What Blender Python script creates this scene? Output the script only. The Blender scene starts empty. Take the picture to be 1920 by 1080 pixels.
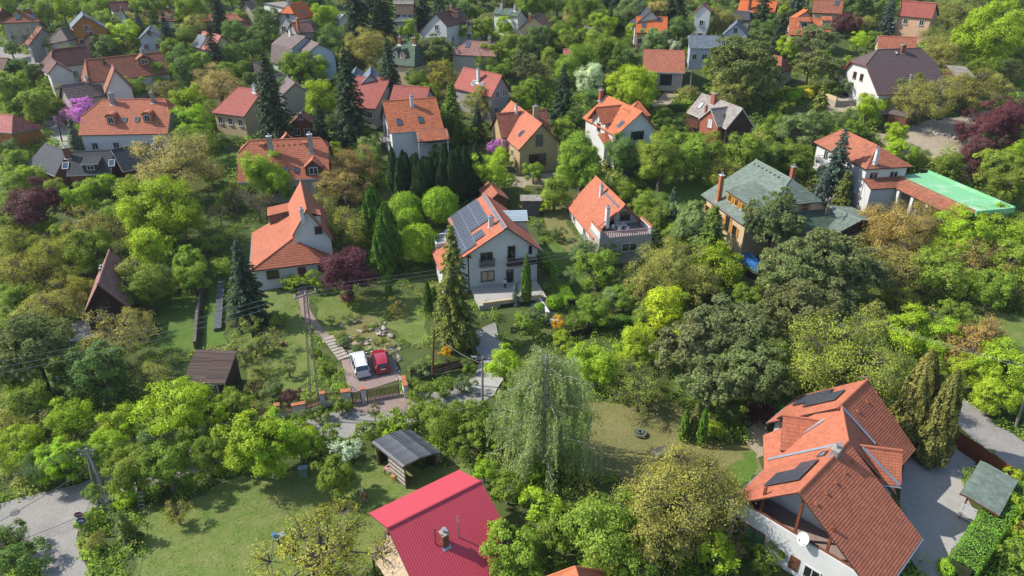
# Hillside suburb seen from the air: houses with tiled roofs among spring trees.
import bpy, bmesh, math, random
import numpy as np
from mathutils import Vector, Matrix
R = math.radians
S = bpy.context.scene
COL = S.collection

# ------------------------------------------------------------------ camera, sky, sun, exposure
CAMZ, PITCH, FPX = 46.0, R(28.0), 1310.0          # height, pitch below the horizon, focal length in photo pixels (1920 wide)
cam_d = bpy.data.cameras.new('camera'); cam = bpy.data.objects.new('camera', cam_d); COL.objects.link(cam)
cam.location = (0, 0, CAMZ); cam.rotation_euler = (math.pi / 2 - PITCH, 0, 0)
cam_d.sensor_width = 36.0; cam_d.lens = 36.0 * FPX / 1920.0; cam_d.clip_end = 3000; cam_d.clip_start = .5
S.camera = cam
SUN_EL, SUN_AZ = R(43), R(172)                     # azimuth of the sun measured from +X towards +Y
sd = Vector((math.cos(SUN_AZ) * math.cos(SUN_EL), math.sin(SUN_AZ) * math.cos(SUN_EL), math.sin(SUN_EL)))
W = bpy.data.worlds.new('World'); S.world = W; W.use_nodes = True
nt = W.node_tree; bg = nt.nodes['Background']; sky = nt.nodes.new('ShaderNodeTexSky')
sky.sky_type = 'NISHITA'; sky.sun_disc = False; sky.sun_elevation = SUN_EL
sky.sun_rotation = math.pi / 2 - SUN_AZ            # the sky measures clockwise from +Y
sky.altitude = 200; sky.air_density = 1.0; sky.dust_density = 1.2; sky.ozone_density = 1.0
nt.links.new(sky.outputs[0], bg.inputs[0]); bg.inputs[1].default_value = 0.15
sl = bpy.data.lights.new('sun', 'SUN'); sl.energy = 4.2; sl.angle = R(.53); sl.color = (1, .955, .88)
so = bpy.data.objects.new('sun', sl); COL.objects.link(so)
so.rotation_euler = (-sd).to_track_quat('-Z', 'Y').to_euler(); so.location = (-60, 60, 120)
S.view_settings.view_transform = 'Standard'; S.view_settings.look = 'None'
S.view_settings.exposure = 0.96; S.view_settings.gamma = 1.0; S.view_settings.use_curve_mapping = False
S.render.engine = 'CYCLES'
S.cycles.max_bounces = 4; S.cycles.diffuse_bounces = 2; S.cycles.glossy_bounces = 2; S.cycles.transmission_bounces = 2
S.cycles.transparent_max_bounces = 4; S.cycles.use_denoising = True

# ------------------------------------------------------------------ terrain and sight lines
_ty = np.array([-300, -50, 40, 66, 86, 116, 143, 180, 217, 300, 450, 700, 1200.])
_tz = np.array([0, 0, 0, 0, .2, 4.6, 11, 18.5, 24.5, 35, 56, 92, 165.])
_gy = np.arange(-300, 1201, 1.0); _gz = np.interp(_gy, _ty, _tz)
_k = np.exp(-.5 * (np.arange(-20, 21) / 7.0) ** 2); _k /= _k.sum()
_gz = np.convolve(np.pad(_gz, 20, mode='edge'), _k, 'valid')
def terr(x, y):
    dip = -2.0 * np.exp(-((x + 2.2) / 5.0) ** 4) / (1 + np.exp(np.clip((y - 76.4) / .55, -50, 50))) / (1 + np.exp(-(y - 66) / 1.6))     # sunken garage drive
    return np.interp(y, _gy, _gz) + dip + .22 * np.sin(x * .21 + 1.3) * np.sin(y * .17 + .4) + .5 * np.sin(x * .045 + y * .03)
def tz(x, y): return float(terr(x, y))
_fw = np.array((0, math.cos(PITCH), -math.sin(PITCH))); _up = np.array((0, math.sin(PITCH), math.cos(PITCH))); _rt = np.array((1., 0, 0))
CAM = np.array((0, 0, CAMZ))
def ray(px, py):
    d = _fw * FPX + _rt * (px - 960) + _up * (540 - py)
    return d / np.linalg.norm(d)
_ts = np.arange(18, 900, .5)
def hit(px, py, h=0.0):
    """where the sight line through a photo pixel meets the ground raised by h"""
    d = ray(px, py); P = CAM + _ts[:, None] * d
    g = P[:, 2] - terr(P[:, 0], P[:, 1]) - h
    i = np.argmax(g <= 0)
    if g[i] > 0: i = len(g) - 1
    i = max(i, 1); a, b = g[i - 1], g[i]
    t = _ts[i - 1] + .5 * (a / (a - b) if a != b else 0)
    return CAM + t * d
def hitz(px, py, z):
    d = ray(px, py); return CAM + d * ((z - CAMZ) / d[2])
def depth(p): return float(np.dot(np.asarray(p) - CAM, _fw))
def ppm(p): return FPX / depth(p)
def proj(p):
    v = np.asarray(p, float) - CAM; z = v @ _fw
    return 960 + FPX * (v @ _rt) / z, 540 - FPX * (v @ _up) / z

# ------------------------------------------------------------------ materials
MATS = {}
ALB = .575                                           # surface colours below are noted as seen in the bright photograph; real albedo is lower
def alb(c): return tuple(v * ALB for v in c) if c else c
def _new(name):
    m = bpy.data.materials.new(name); m.use_nodes = True; n = m.node_tree; n.nodes.clear()
    o = n.nodes.new('ShaderNodeOutputMaterial'); b = n.nodes.new('ShaderNodeBsdfPrincipled')
    n.links.new(b.outputs[0], o.inputs[0]); MATS[name] = m
    return m, n, b, o
def nd(n, t, **k):
    x = n.nodes.new(t)
    for a, v in k.items():
        if a.startswith('i_'): x.inputs[int(a[2:])].default_value = v
        else: setattr(x, a, v)
    return x
def L(n, a, b): n.links.new(a, b)
def c4(c): return (c[0], c[1], c[2], 1)
def ramp(n, fac, stops):
    r = nd(n, 'ShaderNodeValToRGB'); e = r.color_ramp.elements
    while len(e) < len(stops): e.new(.5)
    for k, (p, c) in enumerate(stops): e[k].position = p; e[k].color = c4(c)
    L(n, fac, r.inputs[0]); return r.outputs[0]
def noise(n, vec, scale, detail=4, rough=.6):
    x = nd(n, 'ShaderNodeTexNoise'); x.inputs['Scale'].default_value = scale; x.inputs['Detail'].default_value = detail
    x.inputs['Roughness'].default_value = rough; L(n, vec, x.inputs['Vector']); return x.outputs['Fac']
def mixc(n, fac, a, b, mode='MIX'):
    x = nd(n, 'ShaderNodeMix', data_type='RGBA', blend_type=mode)
    for s, v in ((0, fac), (6, a), (7, b)):
        if isinstance(v, (int, float)): x.inputs[s].default_value = v
        elif isinstance(v, tuple): x.inputs[s].default_value = c4(v)
        else: L(n, v, x.inputs[s])
    return x.outputs[2]
def pmat(name, col, rough=.8, var=.18, scale=1.2, bump=0., metal=0., spec=.3, col2=None, fine=14):
    m, n, b, o = _new(name); col, col2 = alb(col), alb(col2)
    tc = nd(n, 'ShaderNodeTexCoord').outputs['Object']
    f1 = noise(n, tc, scale); f2 = noise(n, tc, fine, 3)
    c2 = col2 or tuple(v * (1 - 2 * var) for v in col)
    hi = tuple(min(1, v * (1 + var)) for v in col)
    base = ramp(n, f1, [(.3, c2), (.68, hi)])
    base = mixc(n, .35, base, ramp(n, f2, [(.3, tuple(v * .6 for v in col)), (.7, hi)]))
    L(n, base, b.inputs['Base Color']); b.inputs['Roughness'].default_value = rough; b.inputs['Metallic'].default_value = metal
    b.inputs['Specular IOR Level'].default_value = spec
    if bump:
        bp = nd(n, 'ShaderNodeBump'); bp.inputs['Strength'].default_value = bump; bp.inputs['Distance'].default_value = .05
        L(n, f2, bp.inputs['Height']); L(n, bp.outputs[0], b.inputs['Normal'])
    return m
def tile(name, col, tw=.28, tl=.34, var=.22, stain=(.10, .07, .05), amt=.25, rough=.8, relief=.22):
    """roof covering: courses are real steps in the mesh; the material gives the tile columns, kiln colour spread and lichen"""
    m, n, b, o = _new(name); col, stain = alb(col), alb(stain)
    uv = nd(n, 'ShaderNodeUVMap').outputs[0]; tc = nd(n, 'ShaderNodeTexCoord').outputs['Object']
    sc = nd(n, 'ShaderNodeVectorMath', operation='MULTIPLY', i_1=(1 / tw, 1 / tl, 1)); L(n, uv, sc.inputs[0])
    fl = nd(n, 'ShaderNodeVectorMath', operation='FLOOR'); L(n, sc.outputs[0], fl.inputs[0])
    wn = nd(n, 'ShaderNodeTexWhiteNoise', noise_dimensions='2D'); L(n, fl.outputs[0], wn.inputs[0])
    lo, hi = tuple(v * (1 - var) for v in col), tuple(min(1, v * (1 + var)) for v in col)
    c = ramp(n, wn.outputs[0], [(0, lo), (.5, col), (1, hi)])
    st = noise(n, tc, .55, 6, .65); k = ramp(n, st, [(.48, (0, 0, 0)), (.72, (amt, amt, amt))])
    c = mixc(n, k, c, stain)
    st2 = noise(n, tc, 5, 4, .7); c = mixc(n, ramp(n, st2, [(.5, (0, 0, 0)), (.75, (amt * .8,) * 3)]), c, tuple(v * .55 for v in col))
    L(n, c, b.inputs['Base Color']); b.inputs['Roughness'].default_value = rough; b.inputs['Specular IOR Level'].default_value = .25
    sx = nd(n, 'ShaderNodeSeparateXYZ'); L(n, sc.outputs[0], sx.inputs[0])
    fr = nd(n, 'ShaderNodeMath', operation='PINGPONG', i_1=.5); L(n, sx.outputs[0], fr.inputs[0])
    if relief:
        bp = nd(n, 'ShaderNodeBump'); bp.inputs['Strength'].default_value = relief; bp.inputs['Distance'].default_value = .08
        L(n, fr.outputs[0], bp.inputs['Height']); L(n, bp.outputs[0], b.inputs['Normal'])
    return m
tile('orange', (.56, .17, .075)); tile('coral', (.53, .168, .09), var=.14, amt=.24); tile('terracotta', (.43, .15, .085), amt=.35, tw=.24, tl=.3)
tile('vivid', (.66, .16, .045), var=.1, amt=.1)
tile('rust', (.36, .125, .07), amt=.45); tile('brown', (.17, .088, .062), amt=.4); tile('pinkbrown', (.34, .17, .14), amt=.3)
tile('redtile', (.40, .11, .085), amt=.2, var=.12); tile('maroon', (.15, .06, .05), amt=.4); tile('mauve', (.15, .10, .10), amt=.35, var=.1)
tile('pinkred', (.46, .15, .13), amt=.2, tw=.36, tl=.4); tile('greyeternit', (.33, .29, .26), amt=.5, tw=.4, tl=.4, stain=(.2, .18, .15), relief=.12)
tile('slate', (.052, .058, .066), amt=.3, stain=(.09, .09, .09)); tile('green', (.185, .235, .19), amt=.3, tw=.33, stain=(.17, .20, .13), relief=.12)
tile('moss', (.085, .135, .09), amt=.4, relief=.12); tile('bluegrey', (.16, .20, .24), amt=.2, tw=.4, tl=.35); tile('greybrown', (.20, .155, .14), amt=.4)
tile('greymetal', (.27, .27, .275), tw=.18, tl=3, var=.08, amt=.5, stain=(.12, .10, .09), rough=.5, relief=.7)
tile('redmetal', (.62, .075, .105), tw=.2, tl=30, var=.02, amt=.05, rough=.45, relief=.35, stain=(.5, .06, .08))
tile('brownboard', (.115, .075, .06), tw=6, tl=.2, var=.3, amt=.4, relief=.1); tile('olivemetal', (.27, .285, .165), tw=1.2, tl=4, var=.05, amt=.3)
tile('zincroof', (.42, .52, .56), tw=4, tl=.32, var=.05, amt=.15, rough=.4, relief=.1)
pmat('white', (.80, .79, .76), .85, .05, .6); pmat('cream', (.74, .56, .33), .85, .07); pmat('peach', (.68, .42, .27), .85, .08)
pmat('beige', (.52, .47, .40), .85, .1); pmat('bluewall', (.55, .63, .70), .8, .06); pmat('ochrewall', (.50, .21, .05), .8, .2); pmat('greywall', (.40, .38, .35), .85, .12)
pmat('yellowwall', (.56, .41, .20), .85, .08); pmat('brick', (.26, .095, .06), .85, .25, 3); pmat('brickred', (.42, .13, .075), .85, .2, 4)
pmat('darkwood', (.07, .035, .025), .75, .3, 2); pmat('wood', (.17, .07, .032), .7, .25, 3); pmat('redwood', (.26, .075, .032), .65, .25, 2.5); pmat('paleboard', (.62, .47, .30), .75, .15, 3)
pmat('greywood', (.16, .14, .12), .85, .3, 2.5); pmat('ochrewood', (.60, .30, .055), .7, .12); pmat('trimbrown', (.085, .04, .03), .7, .2)
pmat('trimwhite', (.74, .74, .73), .6, .06); pmat('zinc', (.52, .55, .58), .38, .1, metal=.55, spec=.5); pmat('steel', (.18, .18, .18), .5, .2, metal=.4)
pmat('rustmetal', (.20, .13, .10), .7, .4, 5, col2=(.33, .31, .29)); pmat('concrete', (.42, .40, .37), .9, .15, .8); pmat('stone', (.50, .44, .36), .9, .22, 2.5, bump=.4)
pmat('shadeinside', (.025, .022, .02), .9, .2); pmat('plasticwhite', (.80, .80, .80), .4, .03); pmat('terracap', (.55, .19, .08), .75, .2)
pmat('bluetarp', (.05, .22, .55), .5, .3, 2); pmat('teal', (.08, .32, .32), .5, .2); pmat('greenbox', (.16, .30, .22), .6, .15); pmat('greenpaint', (.12, .30, .16), .6, .15)
pmat('bark', (.10, .075, .055), .95, .3, 4, bump=.5); pmat('birchbark', (.62, .58, .52), .8, .25, 5, col2=(.20, .18, .16)); pmat('greybark', (.21, .175, .14), .95, .25, 4)
pmat('skin', (.55, .30, .21), .6, .05); pmat('whitecloth', (.78, .78, .76), .9, .05); pmat('blackcloth', (.02, .02, .024), .9, .1); pmat('browncloth', (.15, .085, .07), .9, .15); pmat('pinkcloth', (.62, .33, .34), .8, .3, 6)
pmat('rubber', (.018, .018, .018), .8, .1); pmat('asphaltpole', (.33, .31, .29), .9, .15, 1.5)
def gloss(name, col, rough=.1, spec=.6, metal=0., coat=0.):
    m, n, b, o = _new(name); b.inputs['Base Color'].default_value = c4(alb(col)); b.inputs['Roughness'].default_value = rough
    b.inputs['Specular IOR Level'].default_value = spec; b.inputs['Metallic'].default_value = metal; b.inputs['Coat Weight'].default_value = coat
    return m
gloss('glass', (.018, .024, .03), .06, .8); gloss('skyglass', (.05, .10, .15), .05, .9); gloss('whitepaint', (.80, .80, .80), .25, .5, coat=.6); gloss('redpaint', (.42, .012, .03), .22, .5, coat=.7)
gloss('black', (.012, .012, .012), .4); gloss('wire', (.10, .10, .10), .5); gloss('wirepale', (.34, .34, .34), .5); gloss('signred', (.30, .01, .02), .4); gloss('signblue', (.01, .06, .24), .4); gloss('signwhite', (.8, .8, .8), .4)
gloss('lampred', (.35, .01, .01), .2); gloss('poolblue', (.02, .22, .55), .08, .7); gloss('dish', (.78, .77, .74), .45)
def solar_mat():
    m, n, b, o = _new('solarcell'); uv = nd(n, 'ShaderNodeUVMap').outputs[0]
    bt = nd(n, 'ShaderNodeTexBrick', offset=0, squash=1); L(n, uv, bt.inputs[0])
    bt.inputs['Color1'].default_value = (.018, .022, .033, 1); bt.inputs['Color2'].default_value = (.024, .028, .040, 1); bt.inputs['Mortar'].default_value = (.16, .17, .19, 1)
    bt.inputs['Scale'].default_value = 1; bt.inputs['Mortar Size'].default_value = .006; bt.inputs['Brick Width'].default_value = .167; bt.inputs['Row Height'].default_value = .167
    L(n, bt.outputs[0], b.inputs['Base Color']); b.inputs['Roughness'].default_value = .3; b.inputs['Specular IOR Level'].default_value = .35
solar_mat()
def leafmat(name, trans=.3, vary=.34):
    """foliage: the plant's own colour (object colour) with leaf to leaf spread and some light passing through"""
    m, n, b, o = _new(name)
    oi = nd(n, 'ShaderNodeObjectInfo'); ge = nd(n, 'ShaderNodeNewGeometry'); tc = nd(n, 'ShaderNodeTexCoord').outputs['Object']
    hs = nd(n, 'ShaderNodeHueSaturation'); L(n, oi.outputs['Color'], hs.inputs['Color'])
    mr = nd(n, 'ShaderNodeMapRange', i_3=.475, i_4=.525); L(n, ge.outputs['Random Per Island'], mr.inputs[0]); L(n, mr.outputs[0], hs.inputs['Hue'])
    wn = nd(n, 'ShaderNodeTexWhiteNoise', noise_dimensions='1D'); L(n, ge.outputs['Random Per Island'], wn.inputs['W'])
    mv = nd(n, 'ShaderNodeMapRange', i_3=1 - vary, i_4=1 + vary); L(n, wn.outputs[0], mv.inputs[0])
    nz = noise(n, tc, .55, 3); m2 = nd(n, 'ShaderNodeMapRange', i_1=.3, i_2=.7, i_3=.74, i_4=1.26); L(n, nz, m2.inputs[0])
    mu = nd(n, 'ShaderNodeMath', operation='MULTIPLY'); L(n, mv.outputs[0], mu.inputs[0]); L(n, m2.outputs[0], mu.inputs[1]); L(n, mu.outputs[0], hs.inputs['Value'])
    L(n, hs.outputs[0], b.inputs['Base Color']); b.inputs['Roughness'].default_value = .65; b.inputs['Specular IOR Level'].default_value = .10
    tr = nd(n, 'ShaderNodeBsdfTranslucent'); hs2 = nd(n, 'ShaderNodeHueSaturation'); hs2.inputs['Saturation'].default_value = 1.1; hs2.inputs['Value'].default_value = trans
    L(n, hs.outputs[0], hs2.inputs['Color']); L(n, hs2.outputs[0], tr.inputs[0])
    mx = nd(n, 'ShaderNodeAddShader'); L(n, b.outputs[0], mx.inputs[0]); L(n, tr.outputs[0], mx.inputs[1]); L(n, mx.outputs[0], o.inputs[0])     # reflected plus transmitted light
leafmat('leaf', .75); leafmat('needle', .35, .4)
def groundmat(name, stops, sc=.25, fine=6, bump=.5, patch=None):
    m, n, b, o = _new(name); tc = nd(n, 'ShaderNodeTexCoord').outputs['Object']; stops = [(p_, alb(c_)) for p_, c_ in stops]; patch = alb(patch)
    f = noise(n, tc, sc, 8, .62); f2 = noise(n, tc, fine, 5, .75); f3 = noise(n, tc, sc * 5, 5, .65)
    c = ramp(n, f, stops); dk = tuple(v * .55 for v in stops[0][1]); lt = tuple(min(1, v * 1.35) for v in stops[-1][1])
    c = mixc(n, .42, c, ramp(n, f2, [(.28, dk), (.5, stops[len(stops) // 2][1]), (.75, lt)]))
    c = mixc(n, ramp(n, f3, [(.42, (0, 0, 0)), (.62, (.5, .5, .5))]), c, patch or stops[-1][1])
    L(n, c, b.inputs['Base Color']); b.inputs['Roughness'].default_value = .95; b.inputs['Specular IOR Level'].default_value = .1
    bp = nd(n, 'ShaderNodeBump'); bp.inputs['Strength'].default_value = bump; bp.inputs['Distance'].default_value = .12; L(n, f2, bp.inputs['Height']); L(n, bp.outputs[0], b.inputs['Normal'])
groundmat('soil', [(.3, (.055, .095, .022)), (.5, (.085, .13, .03)), (.7, (.15, .155, .06))], .18)
groundmat('lawn', [(.3, (.10, .172, .03)), (.5, (.155, .228, .046)), (.72, (.27, .285, .092))], .16, 4, .3, (.29, .285, .11))
groundmat('drylawn', [(.3, (.15, .175, .05)), (.5, (.23, .225, .08)), (.72, (.34, .29, .13))], .2, 5, .4, (.28, .23, .11))
groundmat('lush', [(.3, (.075, .16, .028)), (.5, (.11, .20, .036)), (.72, (.16, .24, .05))], .2, 5, .4)
groundmat('blade', [(.3, (.22, .34, .06)), (.5, (.30, .42, .08)), (.72, (.44, .46, .15))], .2, 5, .0)
groundmat('bareearth', [(.3, (.32, .25, .17)), (.5, (.43, .355, .25)), (.7, (.52, .44, .325))], .3, 4, .4)
groundmat('asphalt', [(.3, (.27, .255, .235)), (.5, (.37, .35, .32)), (.7, (.45, .425, .385))], .5, 7, .3, (.30, .285, .26))
groundmat('tarpatch', [(.3, (.22, .21, .20)), (.5, (.28, .27, .25)), (.7, (.32, .31, .29))], .8, 9, .2)
groundmat('paving', [(.3, (.29, .20, .175)), (.5, (.34, .25, .22)), (.7, (.39, .30, .265))], .5, 7, .2)
groundmat('slabs', [(.3, (.38, .36, .335)), (.5, (.47, .45, .41)), (.7, (.54, .52, .475))], .35, 8, .2)

# ------------------------------------------------------------------ mesh builder
class MB:
    def __init__(s): s.v, s.f, s.m, s.uv = [], [], [], []
    def poly(s, pts, mi=0, uv=None):
        i = len(s.v); s.v += [tuple(p) for p in pts]; s.f.append(tuple(range(i, i + len(pts)))); s.m.append(mi)
        s.uv += list(uv) if uv else [(p[0], p[1]) for p in pts]
    def box(s, c, size, fr=None, mi=0):
        """box centred at c, size along the frame axes"""
        ex, ey, ez = fr if fr else (np.array((1., 0, 0)), np.array((0, 1., 0)), np.array((0, 0, 1.)))
        c = np.asarray(c, float); hx, hy, hz = [k / 2 for k in size]
        P = [c + ex * a * hx + ey * b * hy + ez * d * hz for d in (-1, 1) for b in (-1, 1) for a in (-1, 1)]
        for q in ((0, 2, 3, 1), (4, 5, 7, 6), (0, 1, 5, 4), (2, 6, 7, 3), (0, 4, 6, 2), (1, 3, 7, 5)): s.poly([P[k] for k in q], mi)
    def tube(s, p, q, r0, r1=None, n=6, mi=0, cap=True):
        r1 = r0 if r1 is None else r1; p = np.asarray(p, float); q = np.asarray(q, float); d = q - p; l = np.linalg.norm(d)
        if l < 1e-6: return
        d = d / l; a = np.cross(d, (0, 0, 1.) if abs(d[2]) < .9 else (1., 0, 0)); a /= np.linalg.norm(a); b = np.cross(d, a)
        A = [p + r0 * (a * math.cos(t) + b * math.sin(t)) for t in [2 * math.pi * k / n for k in range(n)]]
        B = [q + r1 * (a * math.cos(t) + b * math.sin(t)) for t in [2 * math.pi * k / n for k in range(n)]]
        i = len(s.v); s.v += [tuple(x) for x in A + B]
        for k in range(n):
            s.f.append((i + k, i + (k + 1) % n, i + n + (k + 1) % n, i + n + k)); s.m.append(mi); s.uv += [(0, 0)] * 4
        if cap:
            s.f.append(tuple(i + n + k for k in range(n))); s.m.append(mi); s.uv += [(0, 0)] * n
            s.f.append(tuple(i + n - 1 - k for k in range(n))); s.m.append(mi); s.uv += [(0, 0)] * n
    def lathe(s, c, prof, n=12, mi=0):
        c = np.asarray(c, float); i = len(s.v)
        for r, z in prof:
            for k in range(n): t = 2 * math.pi * k / n; s.v.append((c[0] + r * math.cos(t), c[1] + r * math.sin(t), c[2] + z))
        for j in range(len(prof) - 1):
            for k in range(n):
                s.f.append((i + j * n + k, i + j * n + (k + 1) % n, i + (j + 1) * n + (k + 1) % n, i + (j + 1) * n + k)); s.m.append(mi); s.uv += [(0, 0)] * 4
    def build(s, name, mats, parent=None, smooth=False):
        me = bpy.data.meshes.new(name); me.from_pydata(s.v, [], s.f)
        for k in (mats if isinstance(mats, (list, tuple)) else [mats]): me.materials.append(MATS[k])
        me.polygons.foreach_set('material_index', s.m)
        ul = me.uv_layers.new(name='UVMap'); ul.data.foreach_set('uv', [c for t in s.uv for c in t])
        if smooth: me.polygons.foreach_set('use_smooth', [True] * len(me.polygons))
        me.update()
        return link(name, me, parent)
def link(name, data, parent=None, loc=None):
    o = bpy.data.objects.new(name, data); COL.objects.link(o)
    if parent is not None: o.parent = parent
    if loc is not None: o.location = loc
    return o
def tag(o, label=None, cat=None, group=None, kind=None):
    for k, v in (('label', label), ('category', cat), ('group', group), ('kind', kind)):
        if v: o[k] = v
    return o
def thing(name, label, cat, loc, group=None, rz=0):
    o = link(name, None, None, tuple(loc)); o.rotation_euler.z = rz; o.empty_display_size = .5
    return tag(o, label, cat, group)
LANDMARKS = []        # (short phrase, world position, radius) used when plants are described
KEEP_OUT = []         # (x, y, radius) discs without undergrowth


# ------------------------------------------------------------------ house library
EZ = np.array((0, 0, 1.)); VERBOSE = False
class House:
    def __init__(s, name, label, lm, cat='house', roof='orange', wall='white', trim='trimbrown'):
        s.name, s.label, s.lm, s.cat, s.roof, s.wall, s.trim = name, label, lm, cat, roof, wall, trim
        s.root = None; s.wings = []
    def begin(s, loc):
        s.root = thing(s.name, s.label, s.cat, loc); s.loc = np.array(loc, float)
        LANDMARKS.append((s.lm, s.loc, 6.0))
    def put(s, mb, name, mats, parent=None, smooth=False):
        """world coordinates to the house's own"""
        o = s.loc
        mb.v = [(x - o[0], y - o[1], z - o[2]) for x, y, z in mb.v]
        return mb.build(name, mats, parent or s.root, smooth)
    def wing(s, *a, **k): return Wing(s, *a, **k)

class Wing:
    """one roof with the walls under it. p1, p2: photo pixels of the ridge ends (p1 the left one); zr ridge height;
    front, back: (run or eave pixel, eave height) or a list of (run, height); e1, e2: 0 gable, ('h', run) hip, ('hh', run, drop) half hip"""
    def __init__(s, h, p1, p2, zr, front, back, e1=0, e2=0, roof=None, wall=None, trim=None, ov=.45, ovg=.35, walls=True, base=None, course=.36, wallzb=-1.2, thick=.16, cap=True, lmax=99):
        s.h = h; s.zr = zr
        if len(p1) == 2:
            mid = hit((p1[0] + p2[0]) / 2, (p1[1] + p2[1]) / 2, zr); zb = tz(mid[0], mid[1]) if base is None else base
            A, B = hitz(p1[0], p1[1], zb + zr), hitz(p2[0], p2[1], zb + zr)
        else:
            A, B = np.array(p1, float), np.array(p2, float); zb = A[2] - zr; 
        s.zb = zb
        if h.root is None: h.begin(((A[0] + B[0]) / 2, (A[1] + B[1]) / 2, zb))
        d = B - A; d[2] = 0; s.L = float(np.linalg.norm(d))
        if s.L > lmax: A = B - d * (lmax / s.L); d = B - A; d[2] = 0; s.L = lmax
        s.ex = d / s.L; s.ey = np.cross(EZ, s.ex)
        s.O = (A + B) / 2; s.O[2] = zb
        s.roof, s.wall, s.trim = roof or h.roof, wall or h.wall, trim or h.trim
        def prof(f, sg):
            if isinstance(f, list): return [(0., zr)] + f
            a, ze = f
            if a in ('v1', 'v2'):                    # photo pixel of the verge's lower corner at that ridge end
                E = A if a == 'v1' else B; dd = ray(*ze); t = np.dot(E - CAM, s.ex) / np.dot(dd, s.ex); q = CAM + dd * t
                return [(0., zr), (max(.6, sg * float(np.dot(q - s.O, s.ey))), float(q[2] - zb))]
            if isinstance(a, tuple):
                pp = a; q = hitz(a[0], a[1], zb + ze); a = max(.6, sg * float(np.dot(q - s.O, s.ey)))
                if math.atan2(zr - ze, a) > R(50):       # too steep for that eave height: keep a 42 degree pitch instead
                    nn = s.ey * sg * math.sin(R(42)) + EZ * math.cos(R(42)); T = s.O + EZ * zr; dd = ray(*pp); q = CAM + dd * (np.dot(T - CAM, nn) / np.dot(dd, nn)); a = max(.8, sg * float(np.dot(q - s.O, s.ey))); ze = zr - a * math.tan(R(42))
            return [(0., zr), (a, ze)]
        s.P = {-1: prof(front, -1), 1: prof(back, 1)}
        def endp(e, sg):
            if e and isinstance(e[1], tuple):
                ze = s.P[-1][-1][1] if e[0] == 'h' else zr - e[2]; q = hitz(e[1][0], e[1][1], zb + ze); return (e[0], min(4.2, max(1.3, sg * float(np.dot(q - s.O, s.ex)) - s.L / 2))) + tuple(e[2:])
            return e
        s.e = {-1: endp(e1, -1), 1: endp(e2, 1)}; s.ov, s.th = ov, thick; s.ovg = ovg if isinstance(ovg, dict) else {-1: ovg, 1: ovg}
        if VERBOSE: print('WING', h.lm, 'L%.1f' % s.L, 'zr%.1f' % zr, 'F', [tuple(round(c, 1) for c in p) for p in s.P[-1][1:]], 'B', [tuple(round(c, 1) for c in p) for p in s.P[1][1:]], 'pitch %.0f %.0f' % tuple(math.degrees(math.atan2(zr - s.P[k][-1][1], s.P[k][-1][0])) for k in (-1, 1)), s.e)
        h.wings.append(s)
        KEEP_OUT.append((s.O[0], s.O[1], max(s.L * .5, s.P[-1][-1][0]) + .6))
        for t in (-.35, .35): q = s.O + s.ex * s.L * t; KEEP_OUT.append((q[0], q[1], s.P[-1][-1][0] + .5))
        s.make_roof(course, cap)
        if walls: s.make_walls(wallzb)
    def z(s, side, r):
        P = s.P[side]; return float(np.interp(r, [a for a, _ in P], [b for _, b in P]))
    def r_at(s, side, z):
        P = s.P[side]; return float(np.interp(-z, [-b for _, b in P], [a for a, _ in P]))
    def xe(s, end, side, r):
        e = s.e[end]; x = s.L / 2
        if e == 0: return end * x
        if e[0] == 'h': return end * (x + e[1] * r / s.P[side][-1][0])
        rd = s.r_at(side, s.zr - e[2]); return end * (x + e[1] * min(1, r / rd))
    def w(s, x, y, z): return s.O + s.ex * x + s.ey * y + EZ * z
    def pt(s, side, x, r, dz=0.): return s.w(x, side * r, s.z(side, r) + dz)
    def sframe(s, side, r):
        """frame on the slope: along the ridge, up the slope, outward normal"""
        a = s.pt(side, 0, r + .05); b = s.pt(side, 0, max(0, r - .05)); up = b - a; up /= np.linalg.norm(up)
        n = np.cross(s.ex, up) ; n = n if n[2] > 0 else -n
        return s.ex, up, n
    def on(s, side, p):
        """photo pixel to (position along the ridge, run) on a slope"""
        c = s.pt(side, 0, s.P[side][1][0] * .5); n = s.sframe(side, s.P[side][1][0] * .5)[2]; d = ray(*p); q = CAM + d * (np.dot(c - CAM, n) / np.dot(d, n)) - s.O
        return float(np.dot(q, s.ex)), min(s.P[side][-1][0], max(0., side * float(np.dot(q, s.ey))))
    def auto(s, f, n=2, z=1.5, w=1.1, hh=1.3, **k):
        Lf = abs(s.wx(1) - s.wx(-1)) if f in 'fb' else abs(s.wy(1) - s.wy(-1)); c = (s.wx(1) + s.wx(-1)) / 2 if f == 'f' else 0
        for i in range(n): s.window(f, c + Lf * ((i + .5) / n - .5), z, w, hh, **k)
        return s
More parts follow.
